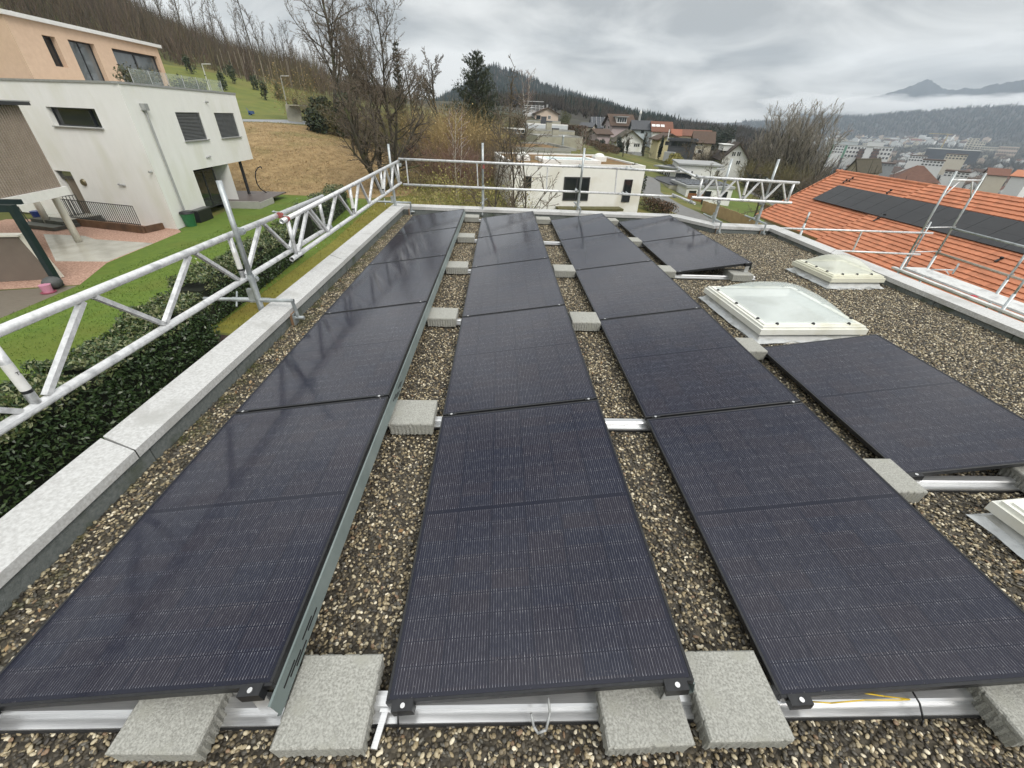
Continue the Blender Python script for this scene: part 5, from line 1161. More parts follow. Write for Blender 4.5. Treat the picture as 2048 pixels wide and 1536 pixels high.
for k in range(4): b = MB(); b.obox(c+F.d*(-1.2+.8*k)+F.n*1.32, F.d*.3, F.n*.02, V((0,0,.6))); b.build('pane', M_glass, dm)
FL2 = Fac(xy(F.pt(0,0)), xy(F.pt(0,0,-9)), out=tuple(-F.d))
for r_ in ((1208.5,250,1211.5,257), (1216.5,252,1218.5,257), (1216,238,1218,243)): wpx(v2, FL2, *r_)
F = facy((1194,276), (1220,276), 136, 22); v3 = house_on('gable_house', 'small low gable house with brown roof left of the white gable', 'house', F, F.L, F.px(1196,267.5)[1], F.px(1205,259.5)[1], 7, M_pink, M_tile_brown, front='eaves', over=.7)
FL3 = Fac(xy(F.pt(0,0)), xy(F.pt(0,0,-7)), out=tuple(-F.d)); wpx(v3, FL3, 1186.5,262,1189.5,268)
F = facy((1184,256), (1210,256), 178, 8); v4 = house_on('gable_house', 'house whose roof is covered by a big grid of solar panels', 'house', F, F.L, F.px(1190,255)[1], F.px(1196,235)[1], 9, M_cream, M_pv, front='eaves', over=.5)
b = MB()
for k in range(4): b.bar(F.pt(F.L*k/3, F.px(1190,255)[1]+.33, .45), F.pt(F.L*k/3, F.px(1196,235)[1]+.33, -4.5), .10, .05)
b.build('panel_joint', M_sheet, v4)
F = facy((1160,258), (1182,262), 165, -10); v4b = house_on('gable_house', 'cream house half hidden behind hedges with dark sloping roof', 'house', F, F.L, F.px(1170,254)[1], F.px(1172,246)[1], 9, M_cream, M_anth, front='eaves', over=.6)
F = facy((1264,275), (1302,276), 152, 8); v5 = house_on('gable_house', 'pale blue house with grey metal roof behind the white gable', 'house', F, F.L, F.px(1268,258)[1], F.px(1284,242)[1], 9, M_blue, M_anth, front='eaves', over=.6, chim=((F.L*.33,.5,1.6),))
for r_ in ((1282.5,261,1287.5,266), (1292,266,1294.5,272)): wpx(v5, F, *r_, frame=M_dark)
p = F.pt(F.L*.33, F.px(1284,242)[1]+1.7, -4.5); b = MB(); b.tube(p, p+V((0,0,.5)), .3, .45, n=8); b.tube(p+V((0,0,.5)), p+V((0,0,1.1)), .4, .1, n=8); simple('chimney_cowl', 'white cowl standing on the chimney of the pale blue house', 'chimney cowl', b, M_white2, tuple(p))
F = facy((1304,275), (1341,275), 150, 10); v6 = house_on('gable_house', 'house with red brown roof carrying three white roof windows in a line', 'house', F, F.L, F.px(1306,262)[1], F.px(1318,244)[1], 9, M_white, M_tile_red, front='eaves', over=.6)
zz0, zz1 = F.px(1306,262)[1], F.px(1318,244)[1]
for x in (1309.5, 1318.5, 1328):
    u = F.px(x, 252)[0]; f_ = .5; n_ = V((0,0,1)); sl = (zz1-zz0)/4.5; c = F.pt(u, zz0+sl*4.5*f_+.24, -4.5*f_); dn = (F.n*-1+V((0,0,sl))).normalized(); nr = dn.cross(F.d).normalized()
    if nr.z < 0: nr = -nr
    b = MB(); b.obox(c, F.d*.55, dn*.6, nr*.05); b.build('roof_window', mat('white_roof_window', (.78,.79,.78), rough=.2), v6)
F = facy((1315,297), (1359,297), 110, 12); v7 = house_on('gable_house', 'yellow gable house with low brown roof', 'house', F, F.L, F.px(1358,280)[1], F.px(1342,269)[1], 9, M_yel, M_tile_brown, over=.7)
p = far(1335,282,105); b = MB(); b.tube(p, far(1339,259,105), .10, n=8); simple('tall_mast', 'thin pale mast standing before the yellow gable', 'mast', b, M_white2, tuple(p))
F = facy((1344,270), (1362,272), 143, 4); v7b = house_on('gable_house', 'low house with bright terracotta roof strip behind the yellow gable', 'house', F, F.L, F.px(1352,272)[1], F.px(1352,260)[1], 8, M_yel, mat('terracotta_tiles', (.24,.085,.05), (.31,.12,.07), scale=2, rough=.9), front='eaves', over=.3)
F = facy((1330,322), (1384,322), 97, 0); v8 = box_on('flat_roof_house', 'dark grey flat roofed house with loggia above a garage', 'house', F, F.L, F.px(1334,281)[1], 10, M_anth, M_grey, cap=.35, capm=M_anth, over=.3)
wpx(v8, F, 1342,284,1383,293, frame=M_anth, split=3); wpx(v8, F, 1331,283.5,1337,289.5, frame=M_anth)
b = MB(); u0_, z0_ = F.px(1326,320); u1_, z1_ = F.px(1352,304); b.obox(F.pt((u0_+u1_)/2, (z0_+z1_)/2, 1.0), F.d*((u1_-u0_)/2), F.n*1.0, V((0,0,(z1_-z0_)/2))); b.build('garage', M_grey, v8)
wpx(v8, Fac(xy(F.pt(0,0,2.03)), xy(F.pt(F.L,0,2.03))), 1344,308,1351,320, frame=M_anth, name='garage_door')
F = facy((1384,306), (1419,307), 126, 4); v9 = house_on('gable_house', 'cream house with long brown roof and shuttered windows', 'house', F, F.L, F.px(1390,284)[1], F.px(1396,264)[1], 10, M_cream, M_tile_brown, front='eaves', over=.7)
for r_ in ((1392.5,284,1397,291), (1400,284,1405,291), (1396,300,1402,306)): wpx(v9, F, *r_, shutters=M_white2)
F = facy((1364,274), (1420,276), 148, 4); v9b = house_on('gable_house', 'long low house with brown roof behind the shuttered cream house', 'house', F, F.L, F.px(1380,272)[1], F.px(1385,261)[1], 9, M_cream, M_tile_red, front='eaves', over=.5)
F = facy((1436,347), (1488,346), 100, 12); v10 = house_on('gable_house', 'white gable house at right with dark roof and long dormer', 'house', F, F.L, F.px(1494,318)[1], F.px(1476.5,287)[1], 10, M_white2, mat('dark_brown_tiles', (.045,.034,.028), (.07,.053,.042), scale=2, rough=.9), over=.6, chim=((F.L*.5,.6,.5),))
b = MB(); q_ = F.pt(F.L*.2, (F.px(1494,318)[1]+F.px(1476.5,287)[1])/2+.35, -4.6); b.obox(q_, F.d*.9, F.n*2.6, V((0,0,.5))); dm = b.build('dormer', M_white2, v10); b = MB(); b.obox(q_+V((0,0,.56)), F.d*1.15, F.n*2.8, V((0,0,.06))); b.build('dormer_roof', M_white2, dm)
for r_ in ((1464.5,304,1471,312), (1474.5,304,1481,312), (1472.5,321.5,1479.5,329)): wpx(v10, F, *r_, split=2)
# ------------------------------------------------------------------ modern white house with two solar roofs
Pl, Pc, Pr = xy(far(1337,387,66)), xy(far(1369,398,60)), xy(far(1460,400,63)); FA, FB2 = Fac(Pl, Pc), Fac(Pc, Pr)
zt_ = FB2.px(1372,376)[1]; zg_ = -9.5; U = V((0,0,1)); t = thing('modern_house', 'white modern house in the dip with two shallow roofs full of solar panels', 'house', (*Pc, -7))
b = MB(); bk = V((0,0,0)); A, B, Cc_ = V((*Pl,0)), V((*Pc,0)), V((*Pr,0)); D4 = A+(Cc_-B)
for p, q in ((A,B),(B,Cc_),(Cc_,D4),(D4,A)): b.poly(p+U*zg_, q+U*zg_, q+U*zt_, p+U*zt_)
b.build('wall', M_white2, t)
b = MB(); ins = lambda p: p+(p-(A+Cc_)/2)*.05
b.add([ins(p)+U*(zt_+h) for h in (0,.28) for p in (A,B,Cc_,D4)], [(0,1,2,3),(4,5,6,7),(0,1,5,4),(1,2,6,5),(2,3,7,6),(3,0,4,7)]); b.build('roof', M_grey, t)
b = MB()
for i in range(3):
    for j in range(6):
        o = A+(B-A)*(.08+.29*i)+(Cc_-B)*(.03+.155*j); e1, e2 = (B-A)*.26, (Cc_-B)*.14
        b.add([o+U*(zt_+.34), o+e1+U*(zt_+.34), o+e1+e2+U*(zt_+.46), o+e2+U*(zt_+.46)], [(0,1,2,3)])
so = b.build('solar_array', M_pv, t); so['kind'] = 'stuff'
for r_ in ((1377,381,1392,391), (1407.5,382,1421.5,397), (1441.5,383,1454,398)): wpx(t, FB2, *r_, frame=M_white2)
wpx(t, FA, 1339.5,367,1348.5,379, frame=M_dark)
FU = facy((1352,358), (1429,356), 73, 10); zu0 = FU.px(1387,324)[1]; zu1 = FU.px(1432,340)[1]; zu = (zu0+zu1)/2
b = MB(); c = FU.pt(FU.L/2, (zg_+zu)/2, -4); b.obox(c, FU.d*(FU.L/2), FU.n*4, U*((zu-zg_)/2)); b.build('upper_wall', M_white2, t)
b = MB(); c = FU.pt(FU.L/2+.3, zu+.10, -4); b.obox(c, FU.d*(FU.L/2+.5), FU.n*4.3, U*.10); b.build('upper_roof', M_grey, t)
wpx(t, FU, 1353,343,1383,354, frame=M_dark, split=3)
Pl3, Pr3 = xy(far(1314,352,78)), xy(far(1352,357,75)); FV = Fac(Pl3, Pr3); zv = FV.px(1316,333)[1]
b = MB(); c = FV.pt(FV.L/2, (zg_+zv)/2, -3.5); b.obox(c, FV.d*(FV.L/2), FV.n*3.5, U*((zv-zg_)/2)); b.build('side_wing', M_white2, t)
b = MB(); c = FV.pt(FV.L/2+.8, zv+.12, -3.6); b.obox(c, FV.d*(FV.L/2+1.2), FV.n*4.4, U*.11); b.build('side_roof', M_grey, t)
b = MB()
for j in range(6): o = FV.pt(FV.L*(.05+.17*j), zv+.28, -.4); b.add([o, o+FV.d*(FV.L*.15), o+FV.d*(FV.L*.15)-FV.n*6+U*.12, o-FV.n*6+U*.12], [(0,1,2,3)])
so = b.build('solar_array', M_pv, t); so['kind'] = 'stuff'
wpx(t, FV, 1317,340,1327,351, frame=M_white2, split=3); wpx(t, FV, 1330,342,1340,354, frame=M_white2, split=3)
F = fac_at((1294,364), (1336,383), 72, 63); gr_ = box_on('garage_block', 'low concrete garage with dark flat roof left of the modern house', 'garage', F, F.L, F.px(1320,363)[1], 6, M_brut, M_anth, capm=M_anth)
F = fac_at((1374,397), (1405,397), 57, 57); b = MB(); z0_, z1_ = F.px(1390,399)[1]-.6, F.px(1390,387)[1]; n = int(F.L/.18)
for k in range(n): b.obox(F.pt((k+.5)*F.L/n, (z0_+z1_)/2), F.d*(F.L/n*.46), F.n*.03, U*((z1_-z0_)/2))
simple('board_screen', 'red brown board screen in front of the modern house', 'fence', b, mat('red_brown_boards', (.22,.09,.035), (.30,.13,.05), scale=3, rough=.9), tuple(F.pt(0,z0_)))
# board fence along the lane
def fence(name, label, pts, h, m, w=.16, cat='fence'):
    b = MB(); tot = 0; rng = random.Random(3)
    for p, q in zip(pts[:-1], pts[1:]):
        L = (q-p).length; n = max(1, int(L/w)); d = (q-p).normalized(); s = V((-d.y,d.x,0))
        for k in range(n): c = p.lerp(q, (k+.5)/n); z = hz(c.x, c.y); hh = h*rng.uniform(.96,1.04); b.obox(V((c.x,c.y,z+hh/2)), d*(w*.45), s*.02, U*(hh/2))
    return simple(name, label, cat, b, m, tuple(pts[0]))
fp = [gaz(az, D) for az, D in ((25.3,46.5),(27.5,44.2),(30,42.0),(32.5,40.2),(34.5,39.0))]
fence('board_fence', 'tan wooden board fence along the lane below the village lawn', fp, .95, mat('tan_boards', (.34,.24,.12), (.46,.34,.18), scale=2, rough=.9))
fence('picket_fence', 'brown fence at the far side of the village lawn', [gaz(az, D) for az, D in ((31.5,66),(34,60),(36,55.5))], 1.0, mat('brown_boards', (.20,.12,.06), (.28,.17,.09), scale=2, rough=.9))

# ================================================================== ORANGE TILED HOUSE ON THE RIGHT
K = 1.25
def kk(x, y, z): return V((x*K, y*K, CAM.z+(z-CAM.z)*K))
E0, R0 = kk(15.6,25.6,-2.5), kk(19.65,25.8,0.0)
def tile_mat():
    m = bpy.data.materials.new('clay_tiles'); m.use_nodes = True; nt = m.node_tree; N = nt.nodes; L = nt.links; p = N['Principled BSDF']; p.inputs['Roughness'].default_value = .75
    g = N.new('ShaderNodeNewGeometry'); n = N.new('ShaderNodeTexNoise'); n.inputs['Scale'].default_value = .8; n.inputs['Detail'].default_value = 8; L.new(g.outputs['Position'], n.inputs['Vector'])
    n2 = N.new('ShaderNodeTexWhiteNoise'); sc = N.new('ShaderNodeVectorMath'); sc.operation = 'SCALE'; sc.inputs['Scale'].default_value = 3.6; L.new(g.outputs['Position'], sc.inputs[0]); fl = N.new('ShaderNodeVectorMath'); fl.operation = 'FLOOR'; L.new(sc.outputs[0], fl.inputs[0]); L.new(fl.outputs[0], n2.inputs[0])
    r = N.new('ShaderNodeMixRGB'); r.inputs[1].default_value = (.47,.165,.082,1); r.inputs[2].default_value = (.58,.235,.125,1); L.new(n.outputs[0], r.inputs[0])
    v = N.new('ShaderNodeMixRGB'); v.blend_type = 'MULTIPLY'; v.inputs[0].default_value = 1; mr = N.new('ShaderNodeMapRange'); mr.inputs['To Min'].default_value = .78; mr.inputs['To Max'].default_value = 1.08; L.new(n2.outputs[0], mr.inputs[0]); L.new(r.outputs[0], v.inputs[1]); L.new(mr.outputs[0], v.inputs[2]); L.new(v.outputs[0], p.inputs['Base Color'])
    return m
M_clay = tile_mat()
oh = thing('orange_roof_house', 'house with bright orange tiled roof and a strip of black solar panels', 'house', (R0.x, 15, -6.5))
sl = V((R0.x-E0.x, 0, R0.z-E0.z)); SL = sl.length; sd_ = sl.normalized(); nn_ = V((-sd_.z, 0, sd_.x)); yend = E0.y; ybeg = -14.0
def roof_pt(y, s, h=0): return V((E0.x, y, E0.z))+sd_*s+nn_*h
def tiles(s0, s1, ya, yb, lift, name):
    """interlocking tiles: each course steps up over the one below and rolls gently across"""
    b = MB(); course = .285; wv = .28; n = int(round((s1-s0)/course)); ny = int((yb-ya)/(wv/4))
    for k in range(n):
        a, c = s0+(s1-s0)*k/n, s0+(s1-s0)*(k+1)/n; vs = []
        for j in range(ny+1):
            y = ya+(yb-ya)*j/ny; roll = .018*max(0, math.cos(2*math.pi*(y-ya)/wv))**2 
            vs += [roof_pt(y, a, lift+.012), roof_pt(y, a, lift+.058+roll), roof_pt(y, c+.015, lift+.016+roll)]
        b.add(vs, [(3*j+i, 3*(j+1)+i, 3*(j+1)+i+1, 3*j+i+1) for j in range(ny) for i in (0,1)])
    return b.build(name, M_clay, oh, fix=False)
ystep = kk(0, 19.8, 0).y
tiles(0, SL, ystep, yend, 0, 'roof'); tiles(-.75, SL, ybeg, ystep, .06, 'roof')
b = MB(); b.add([roof_pt(ybeg,-.75,0), roof_pt(ystep,-.75,0), roof_pt(ystep,SL,0), roof_pt(ybeg,SL,0)], [(0,1,2,3)]); b.add([roof_pt(ystep,0,-.02), roof_pt(yend,0,-.02), roof_pt(yend,SL,-.02), roof_pt(ystep,SL,-.02)], [(0,1,2,3)])
far_s = V((sd_.x, 0, -sd_.z)); q = R0
b.add([V((q.x,ybeg,q.z)), V((q.x,yend,q.z)), V((q.x,yend,q.z))+far_s*SL, V((q.x,ybeg,q.z))+far_s*SL], [(0,1,2,3)]); b.build('roof_underlay', mat('dark_underlay', (.03,.03,.03), rough=.9), oh)
b = MB(); y = ybeg
while y < yend: b.tube(roof_pt(y,SL,.0), roof_pt(y+.42,SL,.03), .11, .095, n=10); y += .40
b.build('ridge_tile', M_clay, oh, smooth=False)
b = MB(); s = 0
while s < SL-.1: b.obox(roof_pt(yend+.02, s+.18, .07), sd_*.19, V((0,.06,0)), nn_*.03); s += .285
b.build('verge_tile', M_clay, oh)
wf = Fac((E0.x+.55, yend-.35), (E0.x+.55, ybeg)); b = MB(); b.poly((E0.x+.55,yend-.35,-12), (E0.x+.55,ybeg,-12), (E0.x+.55,ybeg,E0.z+.3), (E0.x+.55,yend-.35,E0.z+.3))
b.poly((E0.x+.55,yend-.35,-12), (2*R0.x-E0.x,yend-.35,-12), (2*R0.x-E0.x,yend-.35,E0.z+.3), (R0.x,yend-.35,R0.z-.1), (E0.x+.55,yend-.35,E0.z+.3)); b.build('wall', M_white2, oh)
M_wood = mat('spruce_boards', (.36,.23,.11), (.46,.31,.16), scale=3, rough=.8)
b = MB(); b.obox(roof_pt((ystep+yend)/2, .0, -.06), V((0,(yend-ystep)/2,0)), sd_*.02, nn_*.07); b.obox(roof_pt((ystep+ybeg)/2, -.75, -.03), V((0,(ystep-ybeg)/2-.01,0)), sd_*.02, nn_*.08); b.obox(roof_pt(ystep+.02, -.38, -.02), sd_*.37, V((0,.02,0)), nn_*.08); b.build('fascia', M_wood, oh)
y = ystep-.6; k = 0
while y > 2 and k < 26:
    b = MB(); b.obox(roof_pt(y, -.25, -.14), sd_*.55, V((0,.06,0)), nn_*.08); b.build('rafter_end', M_wood, oh); y -= .8; k += 1
# solar strip on the tiles: one row of black panels
s_lo, s_hi = SL-3.22, SL-1.50; wy = 1.134
ystart = kk(0,23.9,0).y; npan = 22
for k in range(npan):
    y1 = ystart-k*(wy+.018); y0_ = y1-wy
    b = MB(); c = roof_pt((y0_+y1)/2, (s_lo+s_hi)/2, .15); b.obox(c, V((0,wy/2,0)), sd_*((s_hi-s_lo)/2), nn_*.018); o = b.build('roof_panel', mat('matte_black_panel', (.020,.021,.024), (.028,.029,.032), scale=1, rough=.38, spec=.4), oh)
    b = MB(); b.obox(roof_pt((y0_+y1)/2, (s_lo+s_hi)/2, .1685), V((0,wy/2-.03,0)), sd_*.008, nn_*.001); b.build('panel_seam', M_black, o)
rngh = random.Random(2)
for i, (x, y, lab) in enumerate(((1702,360,'upper left dark roof hook on the orange tiles'), (1690,364,'lower left dark roof hook on the orange tiles'), (1765,434,'dark roof hook just below the solar strip'), (1752,441,'dark roof hook below the solar strip, one course lower'), (1997,522,'dark roof hook low on the orange tiles at right'), (1778,385,'dark roof hook above the solar strip'))):
    d = ray(x, y); t_ = (roof_pt(0,0,.09)-CAM).dot(nn_)/d.dot(nn_); p = CAM+d*t_; t = thing('roof_hook', lab, 'roof hook', tuple(p), group='dark hooks on the orange roof')
    b = MB(); b.obox(p+nn_*.06, V((0,.05,0)), sd_*.13, nn_*.012); b.obox(p+nn_*.02-sd_*.11, V((0,.05,0)), sd_*.012, nn_*.05); b.build('strap', M_black, t)
    b = MB(); b.obox(p+nn_*.09+sd_*.12, V((0,.06,0)), sd_*.03, nn_*.04); b.build('hook', M_black, t)
# ================================================================== VEGETATION KIT
def wob(rng, s): return V((rng.gauss(0,s), rng.gauss(0,s), rng.gauss(0,s)))
def grow(T, C, p, d, L, r, lvl, rng, P):
    n = P['seg'][min(lvl,len(P['seg'])-1)]; mb = T if lvl < P.get('tl', 2) else C; q = p; kids = P['kids'][lvl] if lvl < len(P['kids']) else 0
    st = P['start'][min(lvl, len(P['start'])-1)]; sides = (8,5,4,3,3)[min(lvl,4)]
    if kids: slots = sorted(st+(1-st)*((k+rng.random())/kids) for k in range(kids))
    else: slots = []
    si = 0; tip = P.get('tip', .25)
    for i in range(n):
        t0, t1 = i/n, (i+1)/n
        d = (d+wob(rng, P['wob'][min(lvl,len(P['wob'])-1)])+V((0,0,P['up'][min(lvl,len(P['up'])-1)]))).normalized(); e = q+d*(L/n)
        ra, rb = r*(1-(1-tip)*t0), r*(1-(1-tip)*t1); mb.tube(q, e, max(ra,P['rmin']), max(rb,P['rmin']), sides, caps=False)
        while si < len(slots) and slots[si] <= t1+1e-6:
            t = slots[si]; si += 1; b = q.lerp(e, (t-t0)/(t1-t0)); an = R(rng.uniform(*P['ang'][min(lvl,len(P['ang'])-1)])); az = rng.uniform(0, 6.283)
            a = d.cross(V((0,0,1)));
            if a.length < .1: a = V((1,0,0))
            a.normalize(); c = d.cross(a); o = a*math.cos(az)+c*math.sin(az)
            cd = (d*math.cos(an)+o*math.sin(an)).normalized(); shape = P.get('shape', lambda t: 1-.55*t)(t)
            grow(T, C, b, cd, L*P['len'][min(lvl,len(P['len'])-1)]*shape*rng.uniform(.7,1.15), max(r*(1-(1-tip)*t)*P.get('rr',.55), P['rmin']), lvl+1, rng, P)
        q = e
BROAD = dict(seg=(9,6,4,2), kids=(13,9,6,0), start=(.28,.2,.15), ang=((35,62),(30,60),(25,60)), len=(.52,.45,.42), wob=(.07,.14,.18,.2), up=(.04,.06,.03,.02), rmin=.012)
FINE = dict(BROAD, seg=(9,6,4,2), kids=(15,10,6,3), start=(.25,.15,.1), rmin=.009)
POPLAR = dict(seg=(8,7,4,2), kids=(15,9,5,0), start=(.08,.2,.15), ang=((16,36),(16,38),(18,40)), len=(.66,.40,.42), wob=(.05,.06,.1,.15), up=(.04,.07,.06,.05), rmin=.017, rr=.5, shape=lambda t: 1-.5*t)
FOREST = dict(seg=(8,5,3,2), kids=(16,8,4,0), start=(.38,.2,.2), ang=((25,48),(25,55),(25,55)), len=(.30,.42,.5), wob=(.03,.10,.18,.2), up=(.03,.10,.06,.04), rmin=.022, tl=1)
def tree_meshes(seed, H, r, P, lean=0, stems=1, spread=0):
    rng = random.Random(seed); T, C = MB(), MB()
    for s in range(stems):
        a = 6.283*s/stems+rng.random(); d = V((math.cos(a)*spread+lean, math.sin(a)*spread, 1)).normalized()
        grow(T, C, V((math.cos(a)*r*.6*(stems > 1), math.sin(a)*r*.6*(stems > 1), -.3)), d, H*rng.uniform(.85,1.05), r*(.8 if stems > 1 else 1), 0, rng, P)
    return T, C
TR = {}
def tree(kind, name, label, cat, loc, rz=0, s=1.0, group=None, sz=None):
    """kind: (key, builder, bark, twig material); later copies share the meshes"""
    key, mk, mb_, mt_ = kind
    if key not in TR:
        T, C = mk(); t = thing(name, label, cat, (0,0,0), group=group)
        T.build('trunk', mb_, t, local=True, fix=False); C.build('crown', mt_, t, local=True, fix=False); TR[key] = t
    else:
        t = dup(TR[key]); t['label'] = label; t['category'] = cat; t.name = name
        if group: t['group'] = group
        elif 'group' in t: del t['group']
    t.location = loc; t.rotation_euler = (0,0,rz); t.scale = (s, s, sz or s); return t
def blade(b, p, d, L, w, rng, bend=.25, n=3):
    """a thin bare stem bending over, as a narrow three sided strip"""
    q = V(p); d = V(d).normalized(); s = d.cross(V((rng.gauss(0,1), rng.gauss(0,1), .2))).normalized(); pts = []
    for i in range(n+1):
        f = 1-i/(n+.0001)*.85; pts.append((q.copy(), w*f)); d = (d+wob(rng,.12)+V((0,0,-bend*i/n))).normalized(); q = q+d*(L/n)
    vs = []
    for p_, w_ in pts: vs += [p_-s*w_, p_+s*w_]
    b.add(vs, [(2*i,2*i+1,2*i+3,2*i+2) for i in range(n)])
def leaf(b, p, s, rng, flat=0, ratio=.55):
    n = V((rng.gauss(0,1), rng.gauss(0,1), rng.gauss(0,1)+flat)).normalized(); a = n.cross(V((rng.gauss(0,1),rng.gauss(0,1),rng.gauss(0,1)))).normalized(); c = n.cross(a)
    p = V(p); b.add([p-a*s, p+c*s*ratio, p+a*s, p-c*s*ratio], [(0,1,2,3)])
def shrub(name, label, cat, loc, h, w, stems, rng, m_stem, m_leaf=None, leaves=0, lsize=.05, tints=None, bend=.35, sw=.012, spread=.9, side=2, group=None, fork=3):
    t = thing(name, label, cat, tuple(loc), group=group); b = MB(); loc = V(loc); tips = []
    for k in range(stems):
        a = rng.uniform(0,6.283); q = rng.random()**.5; d = V((math.cos(a)*q*spread, math.sin(a)*q*spread, 1)); o = V((math.cos(a)*w*.25*q, math.sin(a)*w*.25*q, -.1)); L = h*rng.uniform(.65,1.1)
        blade(b, o, d, L, sw, rng, bend, 4)
        dn = d.normalized()
        for j in range(fork):
            f = rng.uniform(.35,.95); p = o+dn*L*f+V((0,0,-bend*.25*L*f*f)); tips.append(p); blade(b, p, dn+wob(rng,.55), L*.38, sw*.6, rng, bend*.6, 2)
    b.build('stems', m_stem, t, local=True, fix=False)
    if leaves:
        b = MB(); b.c = (1,1,1)
        for k in range(leaves):
            p = rng.choice(tips)+wob(rng, w*.10); b.c = rng.choice(tints or [(1,1,1)]); leaf(b, p, lsize*rng.uniform(.6,1.3), rng)
        b.build('leaves', m_leaf, t, local=True, fix=False)
    return t
M_leafT = mat('tinted_leaves', (.85,.85,.85), (1.1,1.1,1.1), scale=3, rough=.6, tint=True)
M_bark_d = mat('dark_bark', (.035,.030,.024), (.075,.065,.045), scale=5, rough=.95, bump=.6, bscale=25, c3=(.07,.075,.03), s3=1.5)
M_twig_r = mat('russet_twigs', (.15,.085,.065), (.22,.135,.105), scale=1, rough=.95)
M_twig_o = mat('olive_twigs', (.11,.095,.04), (.19,.165,.075), scale=1, rough=.95)
M_twig_g = mat('grey_twigs', (.23,.205,.17), (.33,.30,.25), scale=.5, rough=.95)
M_twig_b = mat('brown_twigs', (.10,.080,.060), (.175,.143,.108), scale=.6, rough=.95)
M_straw = mat('ochre_twigs', (.27,.195,.085), (.38,.29,.14), scale=.8, rough=.95)

# ------------------------------------------------------------------ clipped laurel hedges below the left parapet
def hedge(label, pts, w, h, n, seed):
    rng = random.Random(seed); t = thing('laurel_hedge', label, 'hedge', tuple(gp(*pts[0])), group='clipped laurel hedges beside the lawn'); loc = t.location
    b = MB(); core = []
    for p, q in zip(pts[:-1], pts[1:]):
        p, q = gp(*p), gp(*q); d = (q-p).normalized(); s = V((-d.y,d.x,0)); b.obox((p+q)/2+V((0,0,h*.42)), d*((q-p).length/2), s*(w*.36), V((0,0,h*.42)))
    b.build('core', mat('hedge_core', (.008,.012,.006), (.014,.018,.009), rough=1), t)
    b = MB(); b.c = (1,1,1); L = [(V(q)-V(p)).length for p, q in zip(pts[:-1], pts[1:])]; tot = sum(L)
    for k in range(n):
        u = rng.random()*tot; i = 0
        while u > L[i]: u -= L[i]; i += 1
        p, q = V((*pts[i],0)), V((*pts[i+1],0)); d = (q-p).normalized(); s = V((-d.y,d.x,0)); f = rng.random(); lump = .10*math.sin(u*2.1+i)+.07*math.sin(u*5.3+1.7)
        if f < .42: a, z = rng.uniform(-1,1), 1+lump+rng.gauss(0,.035)
        elif f < .78: a, z = 1+lump*.6+rng.gauss(0,.05), rng.random()**.8
        else: a, z = -1-lump*.6+rng.gauss(0,.05), rng.random()**.8
        r_ = min(1, .35+.9*(1-z)) if z < 1 else 1
        c = p+d*u+s*(a*w/2*(1 if z > .25 else .75+z)); zz = hz(p.x+d.x*u, p.y+d.y*u) if k % 50 == 0 or k == 0 else zz
        # fresh pale leaf tips sit on the top and outer shoulder, glossy dark ones below
        tipc = z > .82 and rng.random() < .5
        b.c = rng.choice([(.17,.19,.085),(.22,.23,.12),(.11,.14,.05)]) if tipc else rng.choice([(.034,.066,.023),(.048,.086,.029),(.068,.108,.040),(.024,.046,.017)])
        leaf(b, V((c.x,c.y,zz+z*h))-V((0,0,0)), rng.uniform(.030,.058), rng, flat=.6 if z > .8 else 0, ratio=.42)
    b.build('leaves', mat('laurel_leaves', (.85,.85,.85), (1.1,1.1,1.1), scale=4, rough=.38, tint=True, spec=.5), t, fix=False)
hedge('near clipped dark laurel hedge with pale tips under the left girder', [(-7.75,-1.5),(-7.65,3),(-7.6,6),(-7.75,9.6)], 1.0, 1.25, 46000, 3)
hedge('second clipped laurel hedge beyond the gap, beside the lawn', [(-8.45,10.7),(-8.6,14),(-8.75,17.5)], .95, 1.2, 18000, 4)
hedge('far dark laurel hedge at the lawn end near the field', [(-9.4,20.2),(-9.8,24),(-10.3,28.5)], 1.0, 1.25, 9000, 6)
rng = random.Random(12); b = MB(); b.c = (1,1,1)
for k in range(46000):     # blades on the lawns
    x, y = rng.uniform(-14.2,-3), rng.uniform(2,31)
    if x > -8.1 and y < 10.4: continue
    if -8.3 > x > -9.3 and y < 19: continue
    moss = x > -8.4; z = G0; h_ = rng.uniform(.02,.055)*(1.6 if moss else 1); a = rng.uniform(0,6.283); dx, dy = math.cos(a)*.012, math.sin(a)*.012
    b.c = rng.choice([(.17,.16,.02),(.23,.20,.03),(.13,.14,.02),(.28,.22,.05)]) if moss else rng.choice([(.075,.135,.012),(.10,.165,.018),(.065,.115,.01),(.13,.185,.03)])
    b.add([(x-dx,y-dy,z), (x+dx,y+dy,z), (x+rng.gauss(0,.02),y+rng.gauss(0,.02),z+h_)], [(0,1,2)])
    if k % 900 == 0: b.c = (.6,.6,.55); leaf(b, (x,y,z+.05), .03, rng, flat=2, ratio=.9)
tag(b.build('lawn_grass_blades', M_leafT, origin=(0,0,0), fix=False), 'short grass blades and a few daisies on the lawn', 'grass', kind='stuff')
rng = random.Random(13); b = MB(); b.c = (1,1,1)
